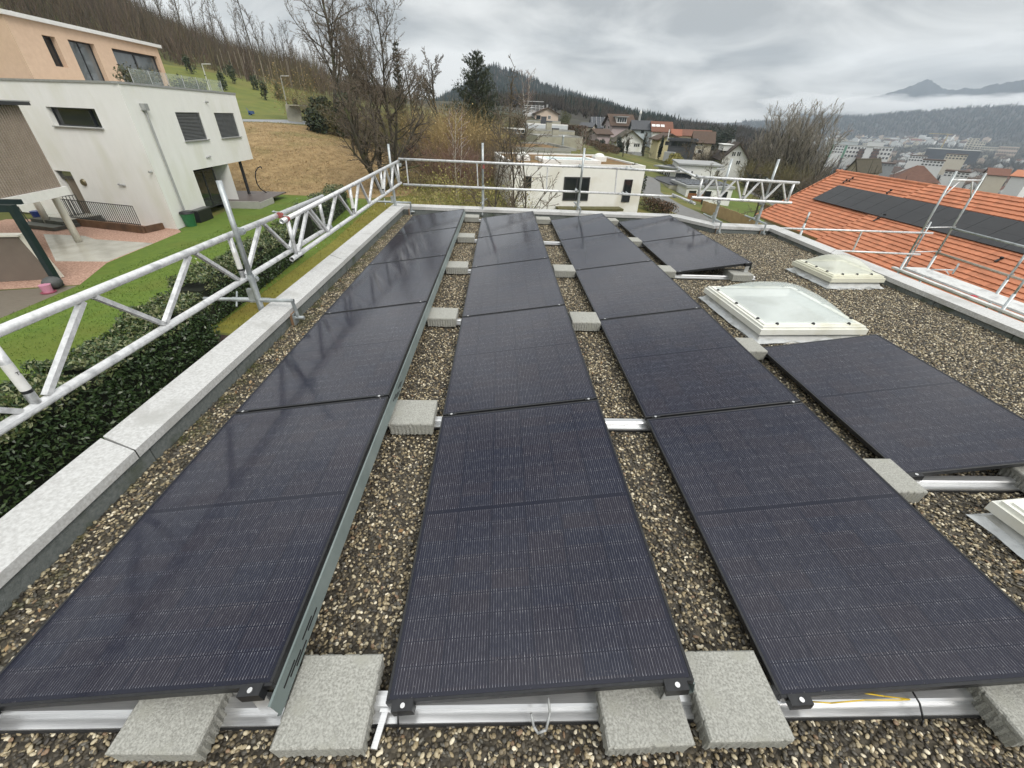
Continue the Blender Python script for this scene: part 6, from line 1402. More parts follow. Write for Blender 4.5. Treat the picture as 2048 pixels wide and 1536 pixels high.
for k in range(26000):     # straw and dry stalks lying on the mown field
    az, D = rng.uniform(-33,-9.5), rng.uniform(34,61); p = azd(az, D)
    D0 = 36.5-(az+30)*.15 if az < -17 else 34.5
    if D < D0+.5 or D > 60.5-max(0,(az+22))*.75: continue
    a = rng.uniform(0,6.283); L = rng.uniform(.10,.28); z = hz(p.x,p.y)+.02; d = V((math.cos(a),math.sin(a),rng.uniform(.05,.5)))*L; s = V((-math.sin(a),math.cos(a),0))*.018
    b.c = rng.choice([(.42,.27,.11),(.30,.18,.065),(.46,.34,.17),(.27,.18,.08),(.22,.19,.06)]); q = V((p.x,p.y,z)); b.add([q-s, q+s, q+d], [(0,1,2)])
tag(b.build('field_straw', M_leafT, origin=(0,0,0), fix=False), 'loose straw on the mown brown slope', 'straw', kind='stuff')

# ------------------------------------------------------------------ big bare trees in the middle
K_A = ('walnut', lambda: tree_meshes(11, 7.0, .24, dict(FINE, kids=(13,10,7,3), len=(.55,.45,.42)), stems=5, spread=.62), M_bark_d, M_twig_b)
K_B = ('birch', lambda: tree_meshes(5, 12.5, .19, dict(FINE, kids=(24,11,7,3), len=(.42,.45,.45), ang=((32,58),(30,60),(25,60)), rmin=.008), lean=-.02), M_bark_d, M_twig_b)
K_C = ('ash', lambda: tree_meshes(23, 11.0, .20, dict(FINE, kids=(20,11,7,3), start=(.30,.15,.1), len=(.56,.44,.42), ang=((30,52),(28,55),(25,60)), up=(.04,.075,.04,.02)), stems=2, spread=.16), M_bark_d, M_twig_b)
K_D = ('round', lambda: tree_meshes(31, 9, .25, dict(BROAD, kids=(14,10,8,2), len=(.62,.45,.42), rmin=.016)), M_bark_d, M_twig_b)
K_E = ('small_fruit', lambda: tree_meshes(41, 4.2, .11, dict(BROAD, kids=(9,8,6,0), start=(.3,.15,.1), len=(.6,.5,.45), ang=((45,75),(35,65),(30,60)), wob=(.1,.2,.25,.2))), M_bark_d, M_twig_b)
def at_az(px, D): a = azel(px, 250)[0]; return gaz(a, D)
tree(K_A, 'bare_tree', 'big many stemmed bare tree leaning over the brown field behind the corner', 'tree', at_az(752, 37), R(20), 1.0)
tree(K_B, 'bare_tree', 'tall slim bare tree cut off by the top of the picture', 'tree', at_az(668, 58), R(0), 1.28)
tree(K_C, 'bare_tree', 'tall bare tree with an upright fan of branches left of the grey sky', 'tree', at_az(782, 44), R(60), .98)
tree(K_D, 'bare_tree', 'bare round crowned tree left of the dark pine', 'tree', at_az(875, 88), R(0), 1.32)
tree(K_D, 'bare_tree', 'bare tree with spreading crown behind the ochre bushes', 'tree', at_az(828, 80), R(130), 1.12)
tree(K_C, 'bare_tree', 'slender bare tree at the edge of the meadow right of the road', 'tree', at_az(712, 72), R(200), 1.05)
tree(K_E, 'bare_tree', 'low knotted bare tree left of the leaning one', 'tree', at_az(700, 46), R(40), 1.1)
tree(K_B, 'bare_tree', 'thin pale stemmed bare tree among the central trees', 'tree', at_az(733, 66), R(110), .95)
# undergrowth between those trees
rng = random.Random(77)
for i, (px_, D, h, w, n, m, lab) in enumerate(((610,66,6.0,5,120,M_twig_o,'tan leaved bare bush beside the upper road end'), (650,60,3.8,5,150,M_twig_b,'dark brown thicket left of the tall slim tree'), (690,56,3.4,5,150,M_twig_o,'olive brown thicket under the tall slim tree'), (726,52,3.0,5,150,M_twig_b,'dense brown thicket behind the leaning tree'),
        (765,52,4.4,5,150,M_twig_o,'olive thicket under the fan shaped tree'), (800,50,4.6,5,150,M_twig_o,'tall olive green thicket right of the fan shaped tree'), (835,56,4.6,5,140,M_twig_b,'brown thicket below the spreading bare tree'), (815,38,3.4,3.5,120,M_twig_b,'dark bush just behind the far left scaffold corner'),
        (885,36,3.8,3.5,190,M_twig_r,'russet red stemmed bush in the middle'), (925,34,3.4,3.5,190,M_twig_r,'russet bush right of the pale birch stem'), (960,40,3.8,4,140,M_twig_b,'brown bush below the dark pine'), (1003,44,4.2,4,130,M_twig_b,'bare brown bush left of the white house'))):
    sp_c = [(.30,.20,.08),(.38,.27,.12),(.24,.16,.06)] if i == 0 else [(.10,.09,.03),(.14,.12,.045)]
    shrub('bare_bush', lab, 'bush', at_az(px_, D), h, w, n, rng, m, M_leafT, 900 if i == 0 else 350, .09 if i == 0 else .06, sp_c, bend=.12, sw=.014, spread=.62, fork=6)
for i, (px_, D, h, w, n, lab) in enumerate(((872,47,5.2,5.5,260,'tall ochre yellow bush with bright tips left of the pine'), (925,44,4.9,6,320,'broad ochre bush in front of the dark pine'), (972,45,4.0,5,240,'ochre brown bush right of the broad one'))):
    shrub('ochre_bush', lab, 'bush', at_az(px_, D), h, w, n, rng, M_straw, M_leafT, 3200, .07, [(.42,.31,.13),(.33,.24,.10),(.48,.37,.17),(.22,.17,.07)], bend=.10, sw=.02, spread=.62, fork=6)
def leafy(name, label, cat, loc, rx, ry, rz_, n, size, tints, rng, m=None, flat=0, shell=.55):
    """an evergreen mound: leaf clusters in lumps through its volume"""
    t = thing(name, label, cat, tuple(loc)); b = MB(); b.c = (1,1,1); lumps = [V((rng.uniform(-.7,.7)*rx, rng.uniform(-.7,.7)*ry, rng.uniform(.15,.85)*rz_)) for _ in range(14)]
    for k in range(n):
        c = rng.choice(lumps); o = V((rng.gauss(0,1),rng.gauss(0,1),rng.gauss(0,1))).normalized()*(shell+(1-shell)*rng.random()); p = c+V((o.x*rx*.42, o.y*ry*.42, o.z*rz_*.28)); p.z = max(.03, p.z)
        b.c = rng.choice(tints); leaf(b, p, size*rng.uniform(.6,1.3), rng, flat)
    b.build('leaves', m or M_leafT, t, local=True, fix=False)
    b = MB(); b.tube((0,0,-.3), (0,0,rz_*.6), .06, .03, 6)
    for k in range(5): a = k*1.26; b.tube((0,0,rz_*.2), (math.cos(a)*rx*.5, math.sin(a)*ry*.5, rz_*.55), .035, .015, 5)
    b.build('trunk', M_bark_d, t, local=True, fix=False); return t
EV = [(.018,.032,.014),(.028,.045,.018),(.012,.022,.010),(.040,.055,.020)]
leafy('evergreen_bush', 'dark evergreen bush right of the concrete hut', 'bush', at_az(668, 57), 2.6, 2.4, 3.6, 5200, .16, EV, rng)
leafy('evergreen_bush', 'dark evergreen shrub behind the back parapet among arching stems', 'bush', at_az(905, 16), 1.5, 1.0, 2.3, 4200, .07, EV, rng)
leafy('evergreen_bush', 'dark conifer bush at the right corner of the white house', 'bush', at_az(1292, 36), .8, .8, 3.2, 3000, .09, EV, rng)
# forsythia like arching shrubs behind the parapet
YG = [(.25,.255,.05),(.32,.29,.075),(.18,.20,.04),(.34,.29,.10)]; OL = [(.22,.16,.045),(.28,.20,.065),(.16,.135,.04)]
M_arch = mat('arching_stems', (.20,.17,.075), (.31,.26,.13), scale=2, rough=.9)
for px_, D, h, w, n, lf, tn, lab in ((832,17,2.7,2.0,110,2600,OL,'ochre green low shrub at the far left corner of the roof'), (868,19,3.4,2.6,150,3600,YG,'yellow green arching shrub behind the corner'), (915,22,4.1,3.0,150,3400,YG,'taller yellow green shrub behind the red sticker post'), (955,19,3.5,2.6,130,2200,YG,'yellow green shrub right of the red sticker post'), (1000,15,3.0,2.4,150,900,YG,'bushel of arching straw stems over the back parapet'), (1048,16,2.7,2.2,130,700,OL,'arching straw stems against the white house corner'), (885,15,2.5,2.2,90,1800,OL,'russet green undergrowth behind the back parapet')):
    shrub('arching_shrub', lab, 'bush', at_az(px_, D), h, w, n, rng, M_arch, M_leafT, int(lf*1.5), .048, tn, bend=.75, sw=.009, spread=1.0, fork=4)
K_S = ('sapling', lambda: tree_meshes(61, 3.9, .045, dict(FINE, seg=(8,6,4,2), kids=(12,7,4,0), start=(.15,.15,.1), ang=((22,45),(25,50),(25,60)), len=(.62,.45,.4), rmin=.006)), M_bark, M_twig_b)
tree(K_S, 'sapling', 'bare sapling in front of the white house left window', 'tree', at_az(1062, 17), 0, 1.4); tree(K_S, 'sapling', 'bare sapling crossing the stepped concrete houses', 'tree', at_az(1030, 19), R(80), 1.6)
tree(K_S, 'sapling', 'thin bare sapling behind the red sticker post', 'tree', at_az(990, 18), R(190), 1.35)
b_ = ('white_birch', lambda: tree_meshes(71, 6.5, .055, dict(FINE, kids=(14,6,4,0), start=(.3,.2,.2), len=(.3,.45,.4), rmin=.010), stems=3, spread=.12), mat('birch_bark', (.42,.38,.33), (.55,.51,.46), scale=5, rough=.9, c3=(.10,.08,.07), s3=3), M_twig_r)
tree(b_, 'birch', 'slim birch with pale stem in front of the russet bush', 'tree', at_az(908, 33), 0, .9); tree(b_, 'birch', 'clump of thin reddish birches on the slope above the terraces', 'tree', at_az(1052, 150), R(50), 2.1); tree(b_, 'birch', 'pale bare birch beside the metal flue', 'tree', at_az(1172, 62), R(120), .75)

# ------------------------------------------------------------------ dark pine
def pine(label, loc, H, w, seed, name='pine_tree', dens=1.0, tint=((.016,.030,.018),(.026,.042,.024),(.012,.022,.014),(.040,.052,.032)), base=.12):
    rng = random.Random(seed); t = thing(name, label, 'tree', tuple(loc)); T = MB(); b = MB(); b.c = (1,1,1); T.tube((0,0,-.4), (0,0,H*.97), H*.018, .03, 8, caps=False); z = H*base
    while z < H*.985:
        f = (z-H*base)/(H*(1-base)); L = w*(1-f)**.85*rng.uniform(.6,1.2)+.25; nb = max(4, int(6*dens))
        for k in range(nb):
            a = 6.283*(k+rng.random())/nb; Lk = L*rng.uniform(.6,1.15); d = V((math.cos(a), math.sin(a), .02+.6*f+rng.uniform(-.1,.15))).normalized(); p = V((0,0,z)); q = p+d*Lk
            q.z += .25*Lk; T.tube(p, q, .04*(1-f)+.012, .012, 4, caps=False); m = max(5, int(Lk*12*dens))
            for j in range(m):
                u = .25+.75*rng.random(); c = p.lerp(q, u)+wob(rng, .11*Lk*.4+.05); b.c = rng.choice(tint); up = V((d.x*.5, d.y*.5, .9)).normalized()
                s_ = rng.uniform(.13,.30); sd = V((rng.gauss(0,1),rng.gauss(0,1),rng.gauss(0,.6))).normalized()*.075
                b.add([c-sd, c+sd, c+up*s_+wob(rng,.09)], [(0,1,2)]); b.add([c, c+sd*2.2, c+up*s_*.6+wob(rng,.12)], [(0,1,2)])
        z += H*.052
    T.build('trunk', M_bark_d, t, local=True, fix=False); b.build('crown', M_leafT, t, local=True, fix=False); return t
pine('dark green pine standing above the ochre bushes', at_az(955, 72), 11.8, 6.0, 8, dens=1.6, tint=((.030,.042,.020),(.042,.055,.026),(.022,.032,.016),(.055,.066,.034)))
pine('slim dark conifer behind the fan shaped bare tree', at_az(806, 66), 10.4, 1.1, 9, name='conifer', base=.02, dens=1.2, tint=((.035,.038,.016),(.05,.05,.022),(.025,.030,.014)))

# ------------------------------------------------------------------ poplars and garden trees on the right
K_P = [('poplar%d' % i, (lambda i=i: tree_meshes(90+i, 10.8, .20, POPLAR, lean=.03, stems=3, spread=.20)), M_bark_d, M_twig_g) for i in range(3)]
pl = ['leftmost bare poplar of the big clump right of the white gable', 'second bare poplar from the left in the big clump', 'middle bare poplar of the big clump', 'second bare poplar from the right in the big clump', 'rightmost bare poplar of the big clump', 'lower bare poplar at the left fringe of the clump', 'bare poplar at the back of the clump']
for i, (px_, D, s) in enumerate(((1535,104,1.05), (1565,100,1.16), (1597,98,1.12), (1622,102,1.18), (1648,98,1.08), (1512,112,.85), (1580,112,1.18))):
    tree(K_P[i % 3], 'bare_poplar', pl[i], 'tree', gaz(azel(px_, 300)[0], D, -.5), R(60*i), s, group='bare poplars of the big clump')
for i, (px_, D, h, lab) in enumerate(((1520,92,4.4,'olive bush at the left foot of the poplars'), (1552,90,4.8,'olive brown bush under the poplars'), (1590,88,5.0,'dark brown bush under the middle poplars'), (1625,88,4.6,'brown bush under the right poplars'), (1655,84,4.2,'brown bush between poplars and orange roof'), (1690,92,4.2,'bare brown bush above the orange ridge'), (1415,108,4.2,'bare bush between the cream house and white gable'), (1448,116,4.6,'brown bush behind the dark roof of the white gable'), (1740,110,4.5,'brown thicket above the orange ridge, right of the dark gable'))):
    shrub('bare_bush', lab, 'bush', gaz(azel(px_, 320)[0], D), h, 4.5, 150, rng, M_twig_o if i < 3 else M_twig_b, M_leafT, 500, .08, [(.06,.055,.02),(.09,.08,.03),(.05,.04,.02)], bend=.12, sw=.035, spread=.7, fork=5)
for i, (px_, D, s, lab) in enumerate(((1243,86,1.0,'small pruned bare tree on the grass below the white gable'), (1440,84,1.25,'bare fruit tree left of the white gable house'), (1398,88,1.3,'twisted bare tree behind the modern house'), (1372,92,1.3,'bare tree in front of the dark flat roofed house'), (1545,52,.95,'small dark bare tree on the bright lawn'), (1558,62,1.2,'bare fruit tree on the lawn by the fence'), (1512,80,1.5,'leaning bare tree right of the white gable house'), (1425,54,1.0,'bare tree against the modern house wall'), (1283,112,1.2,'bare pinkish tree behind the white gable'))):
    tree(K_E, 'fruit_tree', lab, 'tree', gaz(azel(px_, 330)[0], D), R(47*i), s)
CY = [(.010,.020,.010),(.016,.028,.013),(.022,.036,.016)]
def cypress(label, px_, D, h, w, sd): return leafy('cypress', label, 'tree', gaz(azel(px_, 300)[0], D), w, w, h, 1700, .11, CY, random.Random(sd), shell=.2)
for i, (px_, D, h, w, lab) in enumerate(((1236,118,3.4,.9,'broad dark yew left of the white gable door'), (1243.5,118,2.4,.6,'low dark yew beside the broad one'), (1253.5,118,3.9,.34,'slim dark cypress against the white gable wall'), (1286,116,4.2,.32,'slim dark cypress at the right corner of the white gable'), (1320,104,4.6,.5,'tall dark cypress left of the dark flat roofed house'), (1198,112,1.8,1.3,'round dark shrub beside the lane under the small gable'))): cypress(lab, px_, D, h, w, i)
for i, (px_, D, rx, rz_, tn, lab) in enumerate(((1407,172,4.2,6.5,CY,'dark round pine above the brown roofs'), (1436,168,5.0,8.5,CY,'bigger dark pine right of the round one'), (1357,92,1.6,2.2,[(.28,.26,.05),(.22,.2,.04),(.35,.3,.08)],'yellow flowering bush before the dark flat roofed house'), (1125,170,2.0,4.2,[(.12,.12,.03),(.08,.09,.02),(.05,.06,.02)],'yellow green tree right of the salmon gable'), (1012,70,2.6,2.6,[(.09,.085,.025),(.06,.06,.02),(.12,.10,.03)],'olive green bush left of the stepped houses'), (1022,110,3.4,4.4,[(.10,.07,.03),(.07,.055,.025),(.13,.09,.04)],'brown leaved bush above the terraces at left'), (1165,130,2.6,3.4,[(.05,.05,.02),(.08,.06,.03),(.04,.035,.02)],'dark shrub on the slope right of the terraces'))):
    leafy('evergreen_tree' if i < 2 else 'bush', lab, 'tree' if i < 2 else 'bush', gaz(azel(px_, 290)[0], D), rx, rx, rz_, 2600, .22 if i < 2 else .13, tn, random.Random(i+5))
def bush_hedge(label, pts, w, h, n, tints, size=.1):
    rng = random.Random(len(label)); t = thing('garden_hedge', label, 'hedge', tuple(gp(*pts[0]))); b = MB(); b.c = (1,1,1)
    for k in range(n):
        i = rng.randrange(len(pts)-1); u = rng.random(); p = V((*pts[i],0)).lerp(V((*pts[i+1],0)), u); z = rng.random()**.6; b.c = rng.choice(tints); leaf(b, (p.x+rng.uniform(-w,w)/2, p.y+rng.uniform(-w,w)/2, hz(p.x,p.y)+z*h), size*rng.uniform(.6,1.4), rng)
    b.build('leaves', M_leafT, t, fix=False)
BH = [(.10,.055,.03),(.07,.045,.025),(.14,.08,.04),(.05,.045,.02)]
bush_hedge('long russet hedge along the lane up to the small gable', A2((13.2,82),(12.4,96),(11.3,112),(10.6,128)), 1.4, 1.3, 5200, BH, .11)
bush_hedge('second russet hedge on the other side of the lane', A2((14.2,92),(13.6,106),(12.6,122)), 1.2, 1.1, 3600, BH, .11)
bush_hedge('brown hedge on the slope below the salmon gable', A2((6.2,140),(8.6,142),(10,150)), 2.0, 2.6, 2600, BH, .18)
bush_hedge('brown leaved hedge between the lane and the white house', A2((18.6,40),(20.5,39),(21.8,38.2)), 1.2, 1.0, 2600, BH, .07)
bush_hedge('dark green brown hedge behind the village lawn below the poplars', A2((29.5,88),(32,84),(35,76),(37.5,68)), 2.2, 2.4, 5200, [(.03,.035,.015),(.05,.045,.02),(.025,.025,.012)], .16)
bush_hedge('brown hedge beyond the yellow gable', A2((18.6,118),(20.6,116),(23,114)), 2, 2.4, 2400, BH, .16)

# ------------------------------------------------------------------ wooded slope at upper left
rng = random.Random(31); b = MB(); b.c = (1,1,1)
TW = [(.105,.074,.054),(.135,.098,.068),(.08,.058,.044),(.115,.098,.052),(.068,.058,.038)]
n_ = 0
while n_ < 8600:
    az = rng.uniform(-58,-11.5); D = rng.uniform(0,1)**.8*(270 if az < -18 else 185)+ (112 if az < -27 else 104 if az < -19 else 112)
    p = azd(az, D); z = hz(p.x, p.y); n_ += 1; base = V((p.x,p.y,z-.3)); b.c = rng.choice(TW); h = rng.uniform(4.0,8.5)*(.65 if az > -19 else 1)
    for k in range(13):
        a = rng.uniform(0,6.283); q = rng.random(); blade(b, base+V((math.cos(a)*q*1.6, math.sin(a)*q*1.6, 0)), V((math.cos(a)*q*.55, math.sin(a)*q*.55, 1)), h*rng.uniform(.6,1.1), .055, rng, .05, 3)
tag(b.build('forest_undergrowth', mat('forest_twigs', (.8,.8,.8), (1.15,1.15,1.15), scale=.05, rough=1, tint=True), origin=(0,0,0), fix=False), 'dense brown leafless wood covering the slope at upper left', 'wood', kind='stuff')
K_F = [('forest%d' % i, (lambda i=i: tree_meshes(120+i, (19,17,21,18)[i], .20, FOREST, lean=(.02,-.03,.0,.04)[i])), M_bark_d, M_twig_b) for i in range(4)]
rng = random.Random(8)
for i in range(58):
    az = -45+33*i/57+rng.uniform(-.35,.35); D = rng.uniform(150,215) if az < -19 else rng.uniform(140,190)
    tree(K_F[i % 4], 'forest_tree', 'tall thin bare tree standing on the wooded ridge', 'tree', gaz(az, D, -.4), rng.uniform(0,6.28), rng.uniform(.55,.82) if az > -24 else rng.uniform(.72,1.05), group='tall bare trees on the wooded ridge')
# pale stakes of the new orchard and its young evergreens on the meadow
def stake(px_, ptop, pbot, D):
    a = azel(*pbot)[0]; p = gaz(a, D); q = far(*ptop, D); b = MB(); b.tube(p-V((0,0,.2)), V((p.x,p.y,max(q.z,p.z+3))), .038, n=6)
    simple('wooden_stake', 'tall thin pale stake at the edge of the wood above the meadow', 'stake', b, mat('pale_stakes', (.24,.21,.17), (.31,.27,.22), rough=.9), tuple(p), group='tall pale stakes along the wood edge')
for tx, ty, bx, by in ((434,112,445,147),(437,97,453,147),(455,102,464,132),(467,102,478,141),(474,97,490,153),(483,112,493,155),(485,102,498,157),(496,101,510,150),(505,120,512,149),(512,110,528,155),(519,121,528,151),(536,117,546,157),(537,132,541,157),(546,120,557,157),(558,121,568,155),(566,117,578,150),(574,121,580,150),(592,133,596,148),(600,127,604,146)):
    stake(tx, (tx,ty), (bx,by), 104 if bx > 500 else 108)
for i, (px_, D, h, lab) in enumerate(((393,104,3.0,'young evergreen on the meadow behind the terrace glass'), (447,92,3.2,'young evergreen just right of the white house parapet'), (470,100,3.6,'bushy young pine below the pale stakes'), (528,86,3.0,'young dark evergreen pair in the meadow middle'), (557,90,2.6,'young evergreen left of the right street lamp'), (585,82,1.6,'small dark evergreen right of the right street lamp'), (513,96,2.4,'young pine at the wood edge'))):
    leafy('young_evergreen', lab, 'tree', gaz(azel(px_, 180)[0], D), h*.26, h*.26, h*.85, 620, .13, [(.045,.065,.030),(.065,.085,.040),(.03,.045,.022)], random.Random(i+40), shell=.1)
for i, (bx, by, tx, ty, D, lab) in enumerate(((419,178,404,128,72,'left street lamp rising behind the terrace glass'), (579,232,564,152,66,'right street lamp at the end of the upper road'))):
    p = gaz(azel(bx, by)[0], D); q = far(tx, ty, D); t = thing('street_lamp', lab, 'street lamp', tuple(p)); top = V((p.x,p.y,q.z)); M_l = mat('lamp_post', (.5,.5,.48), (.58,.58,.56), rough=.6)
    b = MB(); b.tube(p, top, .075, .05, 8); b.build('pole', M_l, t); b = MB(); b.bar(top, top+V((.9,.25,.05)), .26, .08); b.build('lamp_head', M_l, t)
p = gaz(azel(616, 243)[0], 64); b = MB(); q0_, q1_ = gaz(azel(576,236)[0], 63.5), gaz(azel(603,238)[0], 63)
b.bar(q0_+V((0,0,.2)), q1_+V((0,0,.2)), .4, 2.6); b.bar(q0_+V((.5,0,1.55)), q1_+V((.6,0,1.65)), 2.6, .12); simple('concrete_hut', 'small concrete retaining hut at the end of the upper road', 'hut', b, M_brut, tuple(q0_))
q = gaz(azel(504,231)[0], 69); b = MB(); b.obox(q+V((0,0,.3)), V((.28,0,0)), V((0,.2,0)), V((0,0,.16))); b.tube(q+V((-.2,0,.4)), q+V((-.5,0,.75)), .03, n=6); b.tube(q+V((-.15,-.2,.14)), q+V((-.15,.2,.14)), .14, n=10); simple('blue_cart', 'small blue machine standing on the meadow by the upper road', 'machine', b, mat('machine_blue', (.05,.10,.25), rough=.5), tuple(q))
a0, a1 = gaz(azel(488,236)[0], 64.6), gaz(azel(575,231)[0], 66)
# potted shrub on the peach terrace
p = FR.pt(3.4, HT+.02, -1.2); shrub('terrace_shrub', 'leafy shrub behind the terrace glass of the peach storey', 'shrub', p, .95, 1.2, 40, rng, M_twig_o, M_leafT, 700, .07, [(.04,.055,.02),(.07,.075,.03),(.10,.09,.05)], bend=.2, sw=.012, spread=.9)
for i, (u, lab) in enumerate(((7.2,'dark shrub behind the right end of the terrace glass'), (8.6,'small conifer behind the terrace glass'))): shrub('terrace_shrub', lab, 'shrub', FR.pt(u, HT+.02, -1.4), .8, .9, 30, rng, M_twig_o, M_leafT, 450, .06, [(.03,.05,.02),(.05,.07,.03)], bend=.2, sw=.012)

rng = random.Random(71); b = MB(); b.c = (1,1,1)
for k in range(170):       # dead leaves and bits of twig blown onto the pebbles, thicker along the parapets
    if k % 3 == 0: x, y = rng.uniform(2.7,5.8), rng.uniform(.3,8.7)
    elif k % 3 == 1: x, y = rng.uniform(-2.17,-1.85), rng.uniform(.8,9.6)
    else: x, y = rng.choice([rng.uniform(-.72,-.42), rng.uniform(.76,1.08), rng.uniform(-2,3.6)]), rng.uniform(.75,9.6)
    if -1.9 < x < -.72 or -.42 < x < .76 or 1.08 < x < 2.3: y = rng.uniform(.30,.50)
    b.c = rng.choice([(.16,.085,.035),(.24,.14,.06),(.10,.06,.03),(.30,.20,.10)]); leaf(b, (x,y,.020+rng.random()*.004), rng.uniform(.010,.022), rng, flat=2.2, ratio=.6)
tag(b.build('dead_leaves', M_leafT, origin=(0,0,0), fix=False), 'small dead brown leaves scattered on the roof pebbles', 'leaves', kind='stuff')
# ================================================================== DISTANCE
def skyline(tbl, az):
    if az <= tbl[0][0]: return tbl[0][1]
    for (a, e), (c, g) in zip(tbl[:-1], tbl[1:]):
        if az <= c:
            t = (az-a)/(c-a); t = t*t*(3-2*t); return e+(g-e)*t
    return tbl[-1][1]
def rough_at(az, s): return .5*math.sin(az*3.1+s)+.3*math.sin(az*7.7+s*2)+.2*math.sin(az*17.3+s*3)
def hill(name, tbl, D0, D1, a0, a1, m, amp, back=.35, zlow=None, step=.5, rows=16):
    b = MB(); na = int((a1-a0)/step); H = []
    for i in range(na+1):
        az = a0+(a1-a0)*i/na; el = skyline(tbl, az); ztop = CAM.z+D1*math.tan(R(el))
        for j in range(rows+1):
            t = j/rows; D = D0+(D1-D0)*t; p = azd(az, D); g = hz(p.x, p.y) if zlow is None else zlow; f = t**1.25; z = g*(1-f)+ztop*f-(1.5 if j == 0 else 0)+amp*rough_at(az*1.7+j*2.1, j)*math.sin(math.pi*t); H.append((p.x,p.y,z))
        p = azd(az, D1*(1+back)); H.append((p.x,p.y,ztop-D1*back*.5))
    w = rows+2; b.add(H, [(i*w+j, i*w+j+1, (i+1)*w+j+1, (i+1)*w+j) for i in range(na) for j in range(w-1)])
    o = b.build(name, m, origin=(0,0,0), smooth=True); tag(o, kind='structure')
    def at(az, t):
        t = min(max(t,0),1); i = (az-a0)/(a1-a0)*na; i0 = min(max(int(i),0),na-1); fi = i-i0; j = t*rows; j0 = min(int(j), rows-1); fj = j-j0
        P = lambda a, c: V(H[a*w+c]); return (P(i0,j0).lerp(P(i0,j0+1),fj)).lerp(P(i0+1,j0).lerp(P(i0+1,j0+1),fj), fi)
    return at
M_wood_d = mat('wooded_hill', (.028,.026,.020), (.050,.044,.033), scale=.03, rough=1, detail=9)
def conifer(b, p, h, w, rng, c):
    b.c = c; n = 6; a0 = rng.random()*6; z0 = 0
    for k, (f0, f1, ww) in enumerate(((.05,.55,1), (.33,.8,.72), (.6,1.0,.45))):
        ring = [p+V((math.cos(a0+6.283*i/n+k)*w*ww*rng.uniform(.75,1.2), math.sin(a0+6.283*i/n+k)*w*ww*rng.uniform(.75,1.2), h*f0*rng.uniform(.9,1.1))) for i in range(n)]
        b.add(ring+[p+V((0,0,h*f1))], [(i,(i+1) % n,n) for i in range(n)])
def fluff(b, p, h, w, rng, c, n=9):
    """a leafless crown far away: a fan of thin blades"""
    b.c = c
    for k in range(n): a = rng.uniform(0,6.283); q = rng.random()**.5; blade(b, p, V((math.cos(a)*q*.85, math.sin(a)*q*.6, 1)), h*rng.uniform(.65,1.1), w, rng, .03, 2)
CON = [(.012,.024,.019),(.018,.032,.024),(.010,.019,.016),(.025,.036,.026)]; DEC = [(.060,.050,.042),(.075,.060,.048),(.048,.042,.036),(.065,.060,.042)]
def wood_on(at, n, a0, a1, t0, t1, con, hc, hd, seed, name, label, dens=lambda az, t: 1):
    rng = random.Random(seed); b = MB(); b.c = (1,1,1)
    for _ in range(n):
        az, t = rng.uniform(a0,a1), t0+(t1-t0)*rng.random()**.8
        if rng.random() > dens(az, t): continue
        p = at(az, t)
        if rng.random() < con(az, t): conifer(b, p, hc*rng.uniform(.6,1.2), hc*.17, rng, rng.choice(CON))
        else: fluff(b, p, hd*rng.uniform(.6,1.15), hd*.045, rng, rng.choice(DEC), 8)
    return tag(b.build(name, M_wood_t, origin=(0,0,0), fix=False), label, 'wood', kind='stuff')
M_wood_t = mat('far_trees', (.85,.85,.85), (1.1,1.1,1.1), scale=.02, rough=1, tint=True)
SKA = [(-24,.2),(-12,.8),(-8,1.2),(-5,2.4),(-3,3.9),(-1.2,4.8),(1,4.35),(3,3.75),(5.5,3.10),(8,2.55),(11,1.95),(16,.9),(22,.0),(30,-.8)]
hA = hill('forested_hill', SKA, 430, 900, -24, 30, M_wood_d, 5)
wood_on(hA, 9000, -18, 24, .05, 1.0, lambda az, t: .62 if t > .35 else .4, 9, 7, 3, 'hill_forest', 'dark conifer forest covering the big hill in the middle')
SKB = [(-6,.5),(0,1.1),(4,1.5),(8,1.8),(11,1.55),(14,1.05),(18,.48),(22,.05),(26,-.12),(29,-.4),(33,-1.1)]
hB = hill('lower_hill', SKB, 205, 430, -6, 33, M_wood_d, 2)
wood_on(hB, 7600, -4, 32, .10, 1.0, lambda az, t: (.6 if t > .78 and 8 < az < 20 else .05), 6.0, 5.0, 4, 'lower_wood', 'brown wood with a line of dark spruces along its ridge')
# opposite side of the valley
SKC = [(18,.1),(24,.35),(29,.55),(33,.85),(37,1.25),(41,1.7),(45,2.1),(49,2.3),(56,2.5)]
hC = hill('far_hill', SKC, 2050, 2600, 22, 56, mat('far_wood', (.030,.028,.027), (.055,.050,.045), scale=.012, rough=1, detail=9), 8, step=.4, back=.04)
wood_on(hC, 5200, 27, 55, .02, 1.0, lambda az, t: .3, 15, 13, 6, 'far_slope_wood', 'grey leafless wood covering the far side of the valley')
